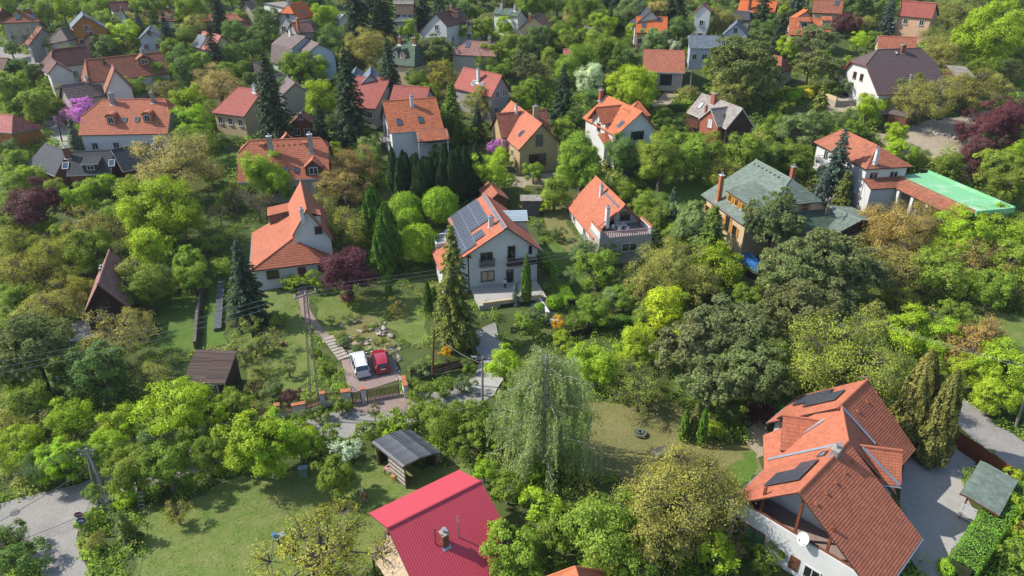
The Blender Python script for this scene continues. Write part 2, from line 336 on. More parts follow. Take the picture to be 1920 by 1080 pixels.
    def make_roof(s, course, cap):
        mb = MB(); th = s.th; lip = .032
        for side in (-1, 1):
            P = s.P[side]; cuts = [0.]
            brk = [a for a, _ in P[1:]]
            for end in (-1, 1):
                e = s.e[end]
                if e and e[0] == 'hh': brk.append(s.r_at(side, s.zr - e[2]))
            brk = sorted(set(brk)); v = 0.
            for b0, b1 in zip([0.] + brk[:-1], brk):
                sl = math.hypot(b1 - b0, s.z(side, b1) - s.z(side, b0)); n = max(1, round(sl / course))
                cuts += [b0 + (b1 - b0) * k / n for k in range(1, n + 1)]
            for r0, r1 in zip(cuts[:-1], cuts[1:]):
                a0, a1, b0, b1 = s.xe(-1, side, r0), s.xe(-1, side, r1), s.xe(1, side, r0), s.xe(1, side, r1)
                dv = math.hypot(r1 - r0, s.z(side, r1) - s.z(side, r0))
                q = [s.pt(side, a1, r1, lip), s.pt(side, b1, r1, lip), s.pt(side, b0, r0), s.pt(side, a0, r0)]
                uv = [(a1, v + dv), (b1, v + dv), (b0, v), (a0, v)]
                if side == 1: q.reverse(); uv.reverse()
                mb.poly(q, 0, uv)
                q = [s.pt(side, a1, r1, -.005), s.pt(side, b1, r1, -.005), s.pt(side, b1, r1, lip), s.pt(side, a1, r1, lip)]
                uv = [(a1, v + dv), (b1, v + dv), (b1, v + dv), (a1, v + dv)]
                if side == 1: q.reverse(); uv.reverse()
                mb.poly(q, 0, uv); v += dv
            # soffit, eave board and verge boards
            st = [0.] + brk
            for r0, r1 in zip(st[:-1], st[1:]):
                a0, a1, b0, b1 = s.xe(-1, side, r0), s.xe(-1, side, r1), s.xe(1, side, r0), s.xe(1, side, r1)
                q = [s.pt(side, a0, r0, -th), s.pt(side, b0, r0, -th), s.pt(side, b1, r1, -th), s.pt(side, a1, r1, -th)]
                mb.poly(q if side == -1 else q[::-1], 1)
                for x0, x1, en in ((a0, a1, -1), (b0, b1, 1)):
                    if s.e[en] and abs(x0 - x1) > 1e-4: continue
                    q = [s.pt(side, x0, r0, .012), s.pt(side, x1, r1, .012), s.pt(side, x1, r1, -th), s.pt(side, x0, r0, -th)]
                    mb.poly(q if side * en < 0 else q[::-1], 1)
            r1 = st[-1]; a1, b1 = s.xe(-1, side, r1), s.xe(1, side, r1)
            q = [s.pt(side, a1, r1, -th), s.pt(side, b1, r1, -th), s.pt(side, b1, r1, -.005), s.pt(side, a1, r1, -.005)]
            mb.poly(q if side == -1 else q[::-1], 1)
        for end in (-1, 1):
            e = s.e[end]
            if not e: continue
            run = e[1]; zb = s.zr - e[2] if e[0] == 'hh' else None
            rf, rb = (s.r_at(-1, zb), s.r_at(1, zb)) if zb is not None else (s.P[-1][-1][0], s.P[1][-1][0])
            zf, zk = (zb, zb) if zb is not None else (s.P[-1][-1][1], s.P[1][-1][1])
            n = max(1, round(math.hypot(run, s.zr - (zf + zk) / 2) / course)); dv = math.hypot(run, s.zr - (zf + zk) / 2) / n
            def row(t, dz): return (s.w(end * (s.L / 2 + run * t), -rf * t, s.zr + (zf - s.zr) * t + dz), s.w(end * (s.L / 2 + run * t), rb * t, s.zr + (zk - s.zr) * t + dz))
            for k in range(n):
                t0, t1 = k / n, (k + 1) / n; A0, B0 = row(t0, 0); A1, B1 = row(t1, lip); C1, D1 = row(t1, -.005)
                q = [A1, B1, B0, A0]; uv = [(-rf * t1, k * dv + dv), (rb * t1, k * dv + dv), (rb * t0, k * dv), (-rf * t0, k * dv)]
                q2 = [C1, D1, B1, A1]; uv2 = [(-rf * t1, k * dv + dv), (rb * t1, k * dv + dv)] * 2
                if end == -1: q.reverse(); uv.reverse(); q2.reverse(); uv2.reverse()
                mb.poly(q, 0, uv); mb.poly(q2, 0, uv2)
            A0, B0 = row(0, -s.th); A1, B1 = row(1, -s.th); C1, D1 = row(1, -.005)
            q = [A0, B0, B1, A1]; mb.poly(q if end == 1 else q[::-1], 1)
            q = [A1, B1, D1, C1]; mb.poly(q if end == 1 else q[::-1], 1)
        s.ro = s.h.put(mb, 'roof', [s.roof, s.trim])
        if cap:
            mb = MB()
            mb.tube(s.w(-s.L / 2, 0, s.zr - .02), s.w(s.L / 2, 0, s.zr - .02), .13, n=7)
            for end in (-1, 1):
                e = s.e[end]
                if not e: continue
                for side in (-1, 1):
                    r = s.P[side][-1][0] if e[0] == 'h' else s.r_at(side, s.zr - e[2])
                    mb.tube(s.w(end * s.L / 2, 0, s.zr - .02), s.pt(side, s.xe(end, side, r), r, .0), .11, n=6)
            s.h.put(mb, 'ridge_cap', [s.roof], s.ro)
    def wx(s, end):
        e = s.e[end]; return end * (s.L / 2 - s.ovg[end]) if e == 0 else end * (s.L / 2 + e[1] - (s.ov if e[0] == 'h' else s.ovg[end]))
    def wy(s, side): return side * (s.P[side][-1][0] - s.ov)
    def make_walls(s, zb0):
        mb = MB(); x0, x1 = s.wx(-1), s.wx(1); dz = -s.th - .01
        for side in (-1, 1):
            y = s.wy(side); zt = s.z(side, abs(y)) + dz
            q = [s.w(x0, y, zb0), s.w(x1, y, zb0), s.w(x1, y, zt), s.w(x0, y, zt)]; mb.poly(q if side == -1 else q[::-1], 0)
        for end in (-1, 1):
            x = s.wx(end); e = s.e[end]; yf, yb = s.wy(-1), s.wy(1)
            pf = [(-r, z) for r, z in s.P[-1] if r < -yf - .02][::-1]; pb = [(r, z) for r, z in s.P[1] if 0 < r < yb - .02]
            if e and e[0] == 'h': top = []
            elif e and e[0] == 'hh':
                zt = s.zr - e[2]; top = [(-s.r_at(-1, zt), zt)] + [(s.r_at(1, zt), zt)]
                top = [(-r, z) for r, z in s.P[-1] if r < -yf - .02 and z < zt][::-1] + top + [(r, z) for r, z in s.P[1] if r < yb - .02 and z < zt]
            else: top = pf + pb
            q = [s.w(x, yf, zb0), s.w(x, yf, s.z(-1, -yf) + dz)] + [s.w(x, y, z + dz) for y, z in top] + [s.w(x, yb, s.z(1, yb) + dz), s.w(x, yb, zb0)]
            mb.poly(q if end == 1 else q[::-1], 0)
        s.wo = s.h.put(mb, 'wall', [s.wall])
    # -------------------------------------------------- pieces on the walls
    def face(s, f):
        if f == 'f': return s.w(0, s.wy(-1), 0), s.ex, -s.ey
        if f == 'b': return s.w(0, s.wy(1), 0), -s.ex, s.ey
        if f == 'l': return s.w(s.wx(-1), 0, 0), -s.ey, -s.ex
        return s.w(s.wx(1), 0, 0), s.ey, s.ex
    def window(s, f, u, z, w=1.1, hh=1.3, frame='trimwhite', glass='glass', shut=None, name='window', sill=True, mull=1):
        o, a, n = s.face(f); window_at(s.h, o + a * u + EZ * z, a, n, w, hh, frame, glass, shut, name, sill, mull); return s
    def door(s, f, u, w=1., hh=2.1, mat='wood', z=0., glass=False):
        o, a, n = s.face(f); mb = MB(); c = o + a * u + EZ * (z + hh / 2)
        mb.box(c + n * .03, (w, .08, hh), (a, n, EZ), 0); fo = s.h.put(mb, 'door', [mat])
        mb = MB()
        for k in (-1, 1): mb.box(c + a * k * (w / 2 + .05) + n * .04, (.1, .12, hh + .1), (a, n, EZ))
        mb.box(c + EZ * (hh / 2 + .06) + n * .042, (w + .2, .124, .1), (a, n, EZ)); s.h.put(mb, 'frame', ['trimwhite' if mat != 'plasticwhite' else 'steel'], fo)
        mb = MB(); mb.box(c + a * w * .38 + n * .11, (.05, .08, .16), (a, n, EZ)); s.h.put(mb, 'handle', ['zinc'], fo)
        return s
    def balcony(s, f, u, z, w, dp=1.2, rail='darkwood', floor='concrete', bars=True, hr=1.0):
        o, a, n = s.face(f); c = o + a * u + EZ * z; mb = MB(); mb.box(c + n * dp / 2, (w, dp, .18), (a, n, EZ)); bo = s.h.put(mb, 'balcony', [floor])
        mb = MB()
        mb.box(c + n * (dp - .05) + EZ * hr, (w, .08, .09), (a, n, EZ)); mb.box(c + n * (dp - .05) + EZ * .2, (w, .06, .07), (a, n, EZ))
        for k in (-1, 1):
            mb.box(c + n * dp / 2 + a * k * (w / 2 - .04) + EZ * hr, (.08, dp - .1, .088), (a, n, EZ)); mb.box(c + n * (dp - .05) + a * k * (w / 2 - .04) + EZ * hr / 2, (.1, .1, hr), (a, n, EZ))
        nb = int(w / .16)
        for k in range(nb):
            if bars: mb.box(c + n * (dp - .05) + a * (-w / 2 + (k + .5) * w / nb) + EZ * .6, (.085, .025, .76), (a, n, EZ))
        s.h.put(mb, 'railing', [rail], bo); return s
    # -------------------------------------------------- pieces on the roof
    def chimney(s, side, x, r=None, w=.6, d=.6, up=1.5, mat='white', capm='concrete', pot=True):
        if isinstance(x, tuple): x, r = s.on(side, x)
        c = s.pt(side, x, r); zt = s.zr + s.zb + up - (0 if r < .6 else .0); z0 = c[2] - .8
        mb = MB(); mb.box((c[0], c[1], (z0 + zt) / 2), (w, d, zt - z0), (s.ex, s.ey, EZ)); co = s.h.put(mb, 'chimney', [mat])
        mb = MB(); mb.box((c[0], c[1], zt + .05), (w + .16, d + .16, .1), (s.ex, s.ey, EZ)); s.h.put(mb, 'cap', [capm], co)
        if pot:
            mb = MB(); mb.tube((c[0], c[1], zt + .1), (c[0], c[1], zt + .4), .13, .11, 8); mb.tube((c[0], c[1], zt + .42), (c[0], c[1], zt + .46), .2, .2, 8); s.h.put(mb, 'flue', ['zinc'], co)
        mb = MB(); ex, up_, n = s.sframe(side, max(r, .1))
        mb.box(c - up_ * (d * .6) + n * .03, (w + .25, .35, .03), (ex, up_, n)); s.h.put(mb, 'flashing', ['zinc'], co); return s
    def skylight(s, side, x, r=None, w=.8, hh=1.2, frame='steel', glass='skyglass'):
        if isinstance(x, tuple): x, r = s.on(side, x)
        ex, up, n = s.sframe(side, r); c = s.pt(side, x, r) + n * .08; mb = MB()
        for k in (-1, 1):
            mb.box(c + ex * k * (w / 2), (.09, hh + .09, .14), (ex, up, n)); mb.box(c + up * k * (hh / 2), (w - .092, .09, .138), (ex, up, n))
        so_ = s.h.put(mb, 'skylight', [frame]); mb = MB(); mb.box(c - n * .01, (w - .08, hh - .08, .06), (ex, up, n)); s.h.put(mb, 'pane', [glass], so_); return s
    def vents(s, side, xs, r, mat=None):
        ex, up, n = s.sframe(side, r)
        for x in xs:
            mb = MB(); mb.box(s.pt(side, x, r) + n * .07, (.22, .26, .12), (ex, up, n)); s.h.put(mb, 'vent_tile', [mat or s.roof], s.ro)
        return s
    def snow(s, side, x0, x1, r):
        ex, up, n = s.sframe(side, r); mb = MB(); mb.box(s.pt(side, (x0 + x1) / 2, r) + n * .1, (x1 - x0, .04, .12), (ex, up, n)); s.h.put(mb, 'snow_guard', [s.roof], s.ro); return s
    def gutter(s, side, mat='zinc'):
        r = s.P[side][-1][0]; mb = MB(); mb.tube(s.pt(side, s.xe(-1, side, r), r + .06, -.1), s.pt(side, s.xe(1, side, r), r + .06, -.1), .075, n=6); s.h.put(mb, 'gutter', [mat], s.ro); return s
    def flash(s, side, x0, r0, x1, r1, mat='zinc', w=.22):
        """metal strip laid on a slope between two points"""
        a, b = s.pt(side, x0, r0), s.pt(side, x1, r1); ex, up, n = s.sframe(side, max(.2, min(r0, r1))); d = b - a; l = np.linalg.norm(d); d /= l; t = np.cross(n, d)
        mb = MB(); mb.box((a + b) / 2 + n * .07, (l, w, .03), (d, t, n)); s.h.put(mb, 'flashing', [mat], s.ro); return s
    def solar(s, side, x, r, cols, rows, pw=1.03, ph=1.7, gap=.025, skip=()):
        """panels: columns along the ridge from x, rows down the slope from run r"""
        ex, up, n = s.sframe(side, r + .3); c0 = s.pt(side, x, r)
        k0 = ('solar', pw, ph)
        if k0 not in MESH:
            mb = MB(); mb.box((0, 0, 0), (pw, ph, .04), None, 1)
            mb.poly([(-pw / 2 + .025, -ph / 2 + .025, .0215), (pw / 2 - .025, -ph / 2 + .025, .0215), (pw / 2 - .025, ph / 2 - .025, .0215), (-pw / 2 + .025, ph / 2 - .025, .0215)], 0, [(0, 0), (pw, 0), (pw, ph), (0, ph)])
            t = mb.build('solar_panel', ['solarcell', 'zinc' if pw * ph < 1.7 else 'steel']); MESH[k0] = t.data; bpy.data.objects.remove(t)
        for i in range(cols):
            for j in range(rows):
                if (i, j) in skip: continue
                c = c0 + ex * (pw / 2 + i * (pw + gap)) - up * (ph / 2 + j * (ph + gap)) + n * .16 - s.h.loc
                o = link('solar_panel', MESH[k0], s.h.root)
                M = Matrix((tuple(ex), tuple(up), tuple(n))).transposed().to_4x4(); M.translation = Vector(c); o.matrix_local = M
        return s
    def dormer(s, side, x, r=None, w=1.6, hw=1.2, kind='gable', rise=.8, wall=None, roof=None, frame='trimwhite', glass='glass', ov=.18, win=(.9, 1.0)):
        """dormer whose front stands at run r"""
        if isinstance(x, tuple): x, r = s.on(side, x)
        dn = s.ey * side; wl = wall or s.wall; rf = roof or s.roof; z0 = s.z(side, r); zt = z0 + hw
        back = s.r_at(side, zt + (rise if kind != 'shed' else .3)) if zt + rise < s.zr else 0.0
        mb = MB(); A = lambda xx, rr, zz: s.w(xx, side * rr, zz)
        x0, x1 = x - w / 2, x + w / 2; rb = s.r_at(side, min(zt, s.zr - .02))
        def pl(q, mi=0):
            q = [np.asarray(p) for p in q]; mb.poly(q, mi, None)
        top = [A(x1, r, zt)] + ([A(x, r, zt + rise)] if kind == 'gable' else []) + [A(x0, r, zt)]
        if kind == 'round': top = [A(x + w / 2 * math.cos(t), r, zt + rise * math.sin(t)) for t in np.linspace(0, math.pi, 9)]
        pl([A(x0, r, z0 - .1), A(x1, r, z0 - .1)] + top); pl([A(x0, r, z0 - .1), A(x0, r, zt), A(x0, rb, zt)]); pl([A(x1, r, z0 - .1), A(x1, rb, zt), A(x1, r, zt)])
        do = s.h.put(mb, 'dormer', [wl]); mb = MB(); rr = r + .22
        if kind == 'gable':
            e0 = zt - ov * rise / (w / 2)
            for sg in (-1, 1):
                xe = x + sg * (w / 2 + ov); zr_ = zt + rise; b0 = s.r_at(side, min(zr_, s.zr)); b1 = s.r_at(side, max(e0, s.P[side][-1][1]))
                n = max(2, round(math.hypot(w / 2, rise) / .33))
                for k in range(n):
                    t0, t1 = k / n, (k + 1) / n; za, zc = zr_ + (e0 - zr_) * t0, zr_ + (e0 - zr_) * t1; xa, xc = x + (xe - x) * t0, x + (xe - x) * t1
                    mb.poly([A(xc, rr, zc + .1), A(xc, b0 + (b1 - b0) * t1, zc + .1), A(xa, b0 + (b1 - b0) * t0, za + .06), A(xa, rr, za + .06)], 0, [(rr, t1 * n * .33), (0, t1 * n * .33), (0, t0 * n * .33), (rr, t0 * n * .33)])
                mb.poly([A(x, rr, zr_ + .08), A(xe, rr, e0 + .08), A(xe, rr, e0 - .08), A(x, rr, zr_ - .1)], 1)
                mb.poly([A(x, rr, zr_ - .1), A(xe, rr, e0 - .08), A(xe, b1, e0 - .08), A(x, b0, zr_ - .1)], 1)
        elif kind == 'shed':
            zh = zt + rise; bk = s.r_at(side, min(zh, s.zr - .05)); n = max(2, round((r - bk) / .34))
            for k in range(n):
                t0, t1 = k / n, (k + 1) / n; ra, rc = bk + (rr - bk) * t0, bk + (rr - bk) * t1; za, zc = zh + (zt - zh) * t0, zh + (zt - zh) * t1
                mb.poly([A(x0 - ov, rc, zc + .11), A(x1 + ov, rc, zc + .11), A(x1 + ov, ra, za + .07), A(x0 - ov, ra, za + .07)], 0, [(x0, t1 * n * .34), (x1, t1 * n * .34), (x1, t0 * n * .34), (x0, t0 * n * .34)])
            mb.poly([A(x0 - ov, rr, zt + .1), A(x1 + ov, rr, zt + .1), A(x1 + ov, rr, zt - .06), A(x0 - ov, rr, zt - .06)], 1)
            for xx in (x0 - ov, x1 + ov): mb.poly([A(xx, rr, zt + .1), A(xx, bk, zh + .06), A(xx, bk, zh - .1), A(xx, rr, zt - .06)], 1)
        else:
            T = np.linspace(0, math.pi, 9)
            for t0, t1 in zip(T[:-1], T[1:]):
                f = lambda t: (x + (w / 2 + .1) * math.cos(t), zt + (rise + .08) * math.sin(t))
                (xa, za), (xb, zb_) = f(t0), f(t1)
                mb.poly([A(xa, rr, za), A(xb, rr, zb_), A(xb, s.r_at(side, min(zb_, s.zr)), zb_), A(xa, s.r_at(side, min(za, s.zr)), za)], 0)
        s.h.put(mb, 'dormer_roof', [rf, s.trim], do)
        if win: window_at(s.h, A(x, r, zt - hw * .48 + (rise * .2 if kind == 'round' else 0)), s.ex if side == -1 else -s.ex, dn, win[0], win[1], frame, glass, None, 'window', False, 1, do)
        return s

MESH = {}
def window_at(h, c, a, n, w, hh, frame='trimwhite', glass='glass', shut=None, name='window', sill=True, mull=1, parent=None):
    mb = MB(); b = .09
    for k in (-1, 1): mb.box(c + a * k * (w / 2 - b / 2) + n * .03, (b, .12, hh), (a, n, EZ)); mb.box(c + EZ * k * (hh / 2 - b / 2) + n * .03, (w - 2 * b, .118, b), (a, n, EZ))
    for k in range(mull): mb.box(c + a * (w * ((k + 1) / (mull + 1) - .5)) + n * .03, (.07, .1, hh - 2 * b), (a, n, EZ))
    wo = h.put(mb, name, [frame], parent)
    sub = parent is None
    mb = MB(); mb.box(c + n * .012, (w - 2 * b, .02, hh - 2 * b), (a, n, EZ)); h.put(mb, 'pane', [glass], wo if sub else parent)
    if sill and sub: mb = MB(); mb.box(c - EZ * (hh / 2 + .04) + n * .09, (w + .2, .24, .05), (a, n, EZ)); h.put(mb, 'sill', ['concrete'], wo)
    if shut and sub:
        for k in (-1, 1):
            mb = MB(); mb.box(c + a * k * (w * .76) + n * .05, (w * .46, .05, hh), (a, n, EZ))
            for j in range(6): mb.box(c + a * k * (w * .76) + n * .08 + EZ * (hh * ((j + .5) / 6 - .5)), (w * .4, .025, hh * .1), (a, n, EZ))
            h.put(mb, 'shutter', [shut], wo)


# ------------------------------------------------------------------ ground, roads, lawns
def flatgreen():
    m, n, b, o = _new('flatgreen'); tc = nd(n, 'ShaderNodeTexCoord').outputs['Object']; f = noise(n, tc, .35, 6, .6)
    c = mixc(n, ramp(n, f, [(.5, (0, 0, 0)), (.66, (.8, .8, .8))]), (.13, .34, .16), (.36, .44, .33)); L(n, c, b.inputs['Base Color']); b.inputs['Roughness'].default_value = .7
flatgreen()
def grid_mesh(name, x0, x1, y0, y1, st):
    xs = np.arange(x0, x1 + st, st); ys = np.arange(y0, y1 + st, st); X, Y = np.meshgrid(xs, ys); Z = terr(X, Y); n, m = X.shape
    V = np.stack([X, Y, Z], -1).reshape(-1, 3); i = np.arange(n * m).reshape(n, m); F = np.stack([i[:-1, :-1], i[:-1, 1:], i[1:, 1:], i[1:, :-1]], -1).reshape(-1, 4)
    me = bpy.data.meshes.new(name); me.from_pydata(V.tolist(), [], F.tolist()); me.polygons.foreach_set('use_smooth', [True] * len(F)); return me
me = grid_mesh('ground', -130, 130, 14, 300, 1.0); me.materials.append(MATS['soil']); g = link('ground', me); tag(g, kind='structure')
# the sheet goes on beyond the near field to the skyline
def outer():
    mb = MB(); ys = [-200, 14, 40, 80, 120, 160, 200, 240, 300, 420, 600, 800, 1150]; xs = [-900, -500, -300, -200, -130, -65, 0, 65, 130, 200, 300, 500, 900]
    for a, b in zip(ys[:-1], ys[1:]):
        for c, d in zip(xs[:-1], xs[1:]):
            if 14 <= a and b <= 300 and -130 <= c and d <= 130: continue
            mb.poly([(x, y, tz(x, y) - .02) for x, y in ((c, a), (d, a), (d, b), (c, b))])
    return tag(mb.build('terrain', ['soil'], None, True), kind='structure')
outer()
PATCH = []; LAWNS = []
def patch(name, px, mat, up, world=False, kindname='structure'):
    """sheet laid over the ground; px: outline in photo pixels (or world x, y)"""
    P = [tuple(p[:2]) for p in px] if world else [tuple(hit(a, b)[:2]) for a, b in px]
    if mat in ('lawn', 'drylawn', 'lush', 'bareearth'):        # ragged edge
        rg = np.random.default_rng(len(PATCH)); Q = []
        for a, b in zip(P, P[1:] + P[:1]):
            a, b = np.array(a), np.array(b); n_ = max(1, int(np.linalg.norm(b - a) / 1.1))
            for k in range(n_): Q.append(tuple(a + (b - a) * k / n_ + rg.normal(size=2) * .38))
        P = Q
    bm = bmesh.new(); f = bm.faces.new([bm.verts.new((x, y, 0)) for x, y in P])
    bmesh.ops.triangulate(bm, faces=[f])
    xs = [p[0] for p in P]; ys = [p[1] for p in P]
    for ax, lo, hi in ((0, min(xs), max(xs)), (1, min(ys), max(ys))):
        k = math.floor(lo) + 1
        while k < hi:
            co = (k, 0, 0) if ax == 0 else (0, k, 0); no = (1, 0, 0) if ax == 0 else (0, 1, 0)
            bmesh.ops.bisect_plane(bm, geom=bm.verts[:] + bm.edges[:] + bm.faces[:], plane_co=co, plane_no=no); k += 1
    for v in bm.verts: v.co.z = tz(v.co.x, v.co.y) + up
    bmesh.ops.recalc_face_normals(bm, faces=bm.faces[:])
    me = bpy.data.meshes.new(name); bm.to_mesh(me); bm.free(); me.materials.append(MATS[mat]); o = link(name, me); tag(o, kind=kindname); PATCH.append(P); LAWNS.append(P) if name == 'lawn' else None; return o
def strip(name, px, width, mat, up):
    C = [hit(a, b)[:2] for a, b in px]; Q = []
    for a, b, c, d in zip([C[0]] + C[:-2], C[:-1], C[1:], C[2:] + [C[-1]]):      # smooth the run of the road
        for t in (0, .25, .5, .75): Q.append(.5 * ((2 * b) + (c - a) * t + (2 * a - 5 * b + 4 * c - d) * t * t + (3 * b - a - 3 * c + d) * t ** 3))
    Q.append(C[-1]); Lf, Rt = [], []
    rr = random.Random(len(px))
    for i, q in enumerate(Q):
        t = Q[min(i + 1, len(Q) - 1)] - Q[max(i - 1, 0)]; t = t / np.linalg.norm(t); nrm = np.array((-t[1], t[0])); w = width / 2 * rr.uniform(.93, 1.07); Lf.append(q + nrm * w); Rt.append(q - nrm * w)
    return patch(name, Lf + Rt[::-1], mat, up, True)
strip('road', [(-80, 990), (20, 968), (110, 945), (180, 925), (300, 880), (450, 838), (600, 805), (740, 775), (860, 748), (900, 725)], 4.2, 'asphalt', .03)
patch('road', [(10, 985), (60, 958), (120, 942), (172, 935), (150, 985), (143, 1010), (155, 1045), (178, 1100), (85, 1110), (72, 1060), (40, 1020)], 'asphalt', .045)
strip('road', [(1770, 745), (1830, 795), (1885, 835), (1960, 890)], 4.4, 'asphalt', .03)
strip('road', [(-30, 92), (25, 106), (62, 122), (95, 134), (130, 140)], 5.0, 'asphalt', .04); strip('road', [(95, 225), (108, 245), (122, 275)], 3.4, 'slabs', .05)
strip('driveway', [(895, 740), (922, 700), (922, 665), (912, 640), (905, 616)], 3.4, 'slabs', .16)
patch('driveway', [(640, 676), (660, 672), (700, 662), (738, 668), (752, 712), (700, 728), (655, 738)], 'paving', .05); patch('driveway', [(655, 752), (755, 735), (775, 748), (760, 768), (700, 776), (665, 770)], 'paving', .06)
patch('yard', [(1690, 900), (1700, 850), (1745, 820), (1790, 815), (1835, 852), (1808, 925), (1850, 1000), (1800, 1070), (1735, 1090), (1680, 1010)], 'slabs', .05)
patch('lawn', [(262, 962), (330, 945), (450, 905), (560, 885), (640, 870), (700, 855), (790, 880), (860, 870), (900, 890), (760, 1000), (700, 1100), (250, 1110), (255, 1010)], 'lawn', .03)
patch('lawn', [(470, 545), (560, 545), (580, 640), (592, 700), (560, 740), (500, 720), (455, 690), (440, 620)], 'lawn', .03)
patch('lawn', [(585, 560), (640, 552), (700, 560), (760, 545), (790, 560), (800, 640), (770, 655), (720, 600), (660, 640), (610, 625)], 'lawn', .035)
patch('lawn', [(1105, 760), (1180, 745), (1300, 770), (1345, 830), (1420, 830), (1425, 890), (1340, 905), (1180, 900), (1095, 880)], 'drylawn', .03)
patch('lawn', [(1340, 890), (1395, 850), (1425, 845), (1400, 905), (1350, 910)], 'lush', .045)
patch('lawn', [(1225, 345), (1340, 335), (1330, 395), (1245, 395)], 'lush', .04); patch('lawn', [(1010, 470), (1045, 450), (1110, 560), (1090, 590), (1040, 560)], 'lush', .04)
patch('lawn', [(1010, 390), (1062, 385), (1075, 440), (1130, 480), (1110, 500), (1040, 450)], 'drylawn', .03)
patch('lawn', [(1830, 570), (1900, 572), (1990, 620), (1980, 670), (1880, 640)], 'lawn', .03); patch('lawn', [(290, 565), (365, 545), (372, 660), (300, 655)], 'lush', .03); patch('lawn', [(392, 480), (420, 480), (425, 650), (375, 655)], 'lush', .05)
patch('lawn', [(405, 290), (450, 285), (445, 340), (408, 350)], 'lush', .03)
patch('bare_ground', [(1640, 255), (1740, 228), (1860, 205), (1900, 250), (1840, 290), (1700, 300)], 'bareearth', .03); patch('bare_ground', [(955, 325), (1040, 312), (1060, 335), (1020, 352), (960, 350)], 'bareearth', .03)
strip('driveway', [(1262, 150), (1260, 168), (1245, 190), (1222, 200)], 3.2, 'bareearth', .04); patch('bare_ground', [(1480, 215), (1590, 190), (1600, 205), (1500, 235)], 'bareearth', .05)
patch('bare_ground', [(135, 605), (180, 595), (200, 620), (165, 642), (130, 640)], 'slabs', .03); patch('bare_ground', [(1400, 800), (1435, 790), (1440, 850), (1425, 860)], 'bareearth', .05)
strip('path', [(566, 540), (570, 565), (575, 588), (598, 620), (620, 642)], 1.2, 'paving', .055); strip('path', [(1008, 560), (1015, 580), (1040, 605)], 2.2, 'slabs', .05)
patch('bare_ground', [(645, 600), (700, 590), (735, 620), (735, 665), (690, 660), (650, 650)], 'drylawn', .05)


# ------------------------------------------------------------------ houses, nearest first
# -- house with the two solar arrays, lower right
h = House('house', 'large white house with coral tiled roof, two black solar arrays and a satellite dish', 'satellite-dish house', roof='coral', trim='trimbrown')
F = h.wing((1590, 827), (1497, 923), 8.2, ((1410, 902), 3.2), ((1727, 1012), 2.9), ovg={-1: .4, 1: 3.2}, ov=.6, course=.24)
A_ = h.wing((1627, 711), (1570, 765), 8.15, ((1464, 771), 3.2), ((1719, 840), 3.3), base=F.zb, ov=.6, course=.24)
M = h.wing((1577, 757), (1591, 830), 8.1, ((1431, 832), 3.2), (4.6, 3.6), base=F.zb, ov=.6, course=.24)
X = h.wing((1590, 832), (1692, 845), 7.0, ('v2', (1690, 912)), (4.2, 3.0), base=F.zb, ov=.4, course=.24)
Dm = h.wing((1468, 778), (1548, 790), 6.7, (2.3, 4.6), (2.3, 4.6), base=F.zb, walls=True, ov=.2, wallzb=3.5, wall='darkwood')
F.solar(-1, F.on(-1, (1531, 866))[0] - .1, .75, 3, 2, 1.1, 1.75, skip=((0, 1),)); A_.solar(-1, A_.on(-1, (1595, 724))[0], .9, 3, 3, 1.1, 1.75, skip=((2, 2), (0, 0)))
F.chimney(-1, (1572, 850), w=.75, d=.55, up=.55, mat='zinc', capm='stone'); F.skylight(-1, (1543, 853), w=.7, hh=.6, glass='zinc')
F.vents(1, [-3 + k * 1.6 for k in range(5)], 1.1, 'terracap'); A_.vents(1, [-3 + k * 2 for k in range(3)], 1.0, 'terracap')
M.flash(-1, M.L / 2 - .2, .3, M.L / 2 + .2, M.P[-1][-1][0] - .1, w=.3); F.gutter(1); F.gutter(-1); A_.gutter(-1); X.gutter(-1)
def flashpx(w_, side, p, q, wd=.26): w_.flash(side, *w_.on(side, p), *w_.on(side, q), w=wd)
flashpx(M, -1, (1586, 831), (1440, 862)); flashpx(A_, 1, (1579, 764), (1640, 832)); flashpx(F, 1, (1616, 839), (1686, 910)); flashpx(M, -1, (1545, 788), (1464, 841))
# loggia under the front gable: white storey below, parapet, posts, floor
mb = MB(); x1 = F.L / 2 - .5; x0 = F.L / 2 - 3.4; yl, yr = F.wy(-1), F.wy(1)
for y, sd_ in ((yl, -1), (yr, 1)): zt_ = F.z(sd_, abs(y)) - .35; mb.box(F.w((x0 + x1) / 2, y, (zt_ - 1.9) / 2), (x1 - x0, .3, zt_ + 1.9), (F.ex, F.ey, EZ))
mb.box(F.w(x1, (yl + yr) / 2, 1.3), (.3, yr - yl + .3, 5.0), (F.ex, F.ey, EZ)); h.put(mb, 'wall', ['white'])
mb = MB(); mb.box(F.w((x0 + x1) / 2, (yl + yr) / 2, 3.0), (x1 - x0, yr - yl - .3, .2), (F.ex, F.ey, EZ)); h.put(mb, 'loggia_floor', ['paving'])
mb = MB(); mb.box(F.w(x1, (yl + yr) / 2, 3.95), (.12, yr - yl, .1), (F.ex, F.ey, EZ)); h.put(mb, 'railing', ['redwood'])
for y in (-2.6, .3, 2.8): mb = MB(); mb.box(F.w(x1 - .1, y, 5.0), (.2, .2, 3.0 + (1.8 - abs(y) * .7)), (F.ex, F.ey, EZ)); h.put(mb, 'post', ['redwood'])
fo, fa, fn = F.w(x1 + .15, 0, 0), F.ey, F.ex
window_at(h, fo + fa * 2.3 + EZ * 1.2, fa, fn, 1.3, 1.3); window_at(h, fo - fa * 3.0 + EZ * 1.0, fa, fn, 2.6, 2.4, 'redwood', 'greenpaint', None, 'window', False, 2)
mb = MB(); mb.box(fo + fa * .9 + EZ * 1.2 + fn * .05, (.75, .06, 1.35), (fa, fn, EZ))
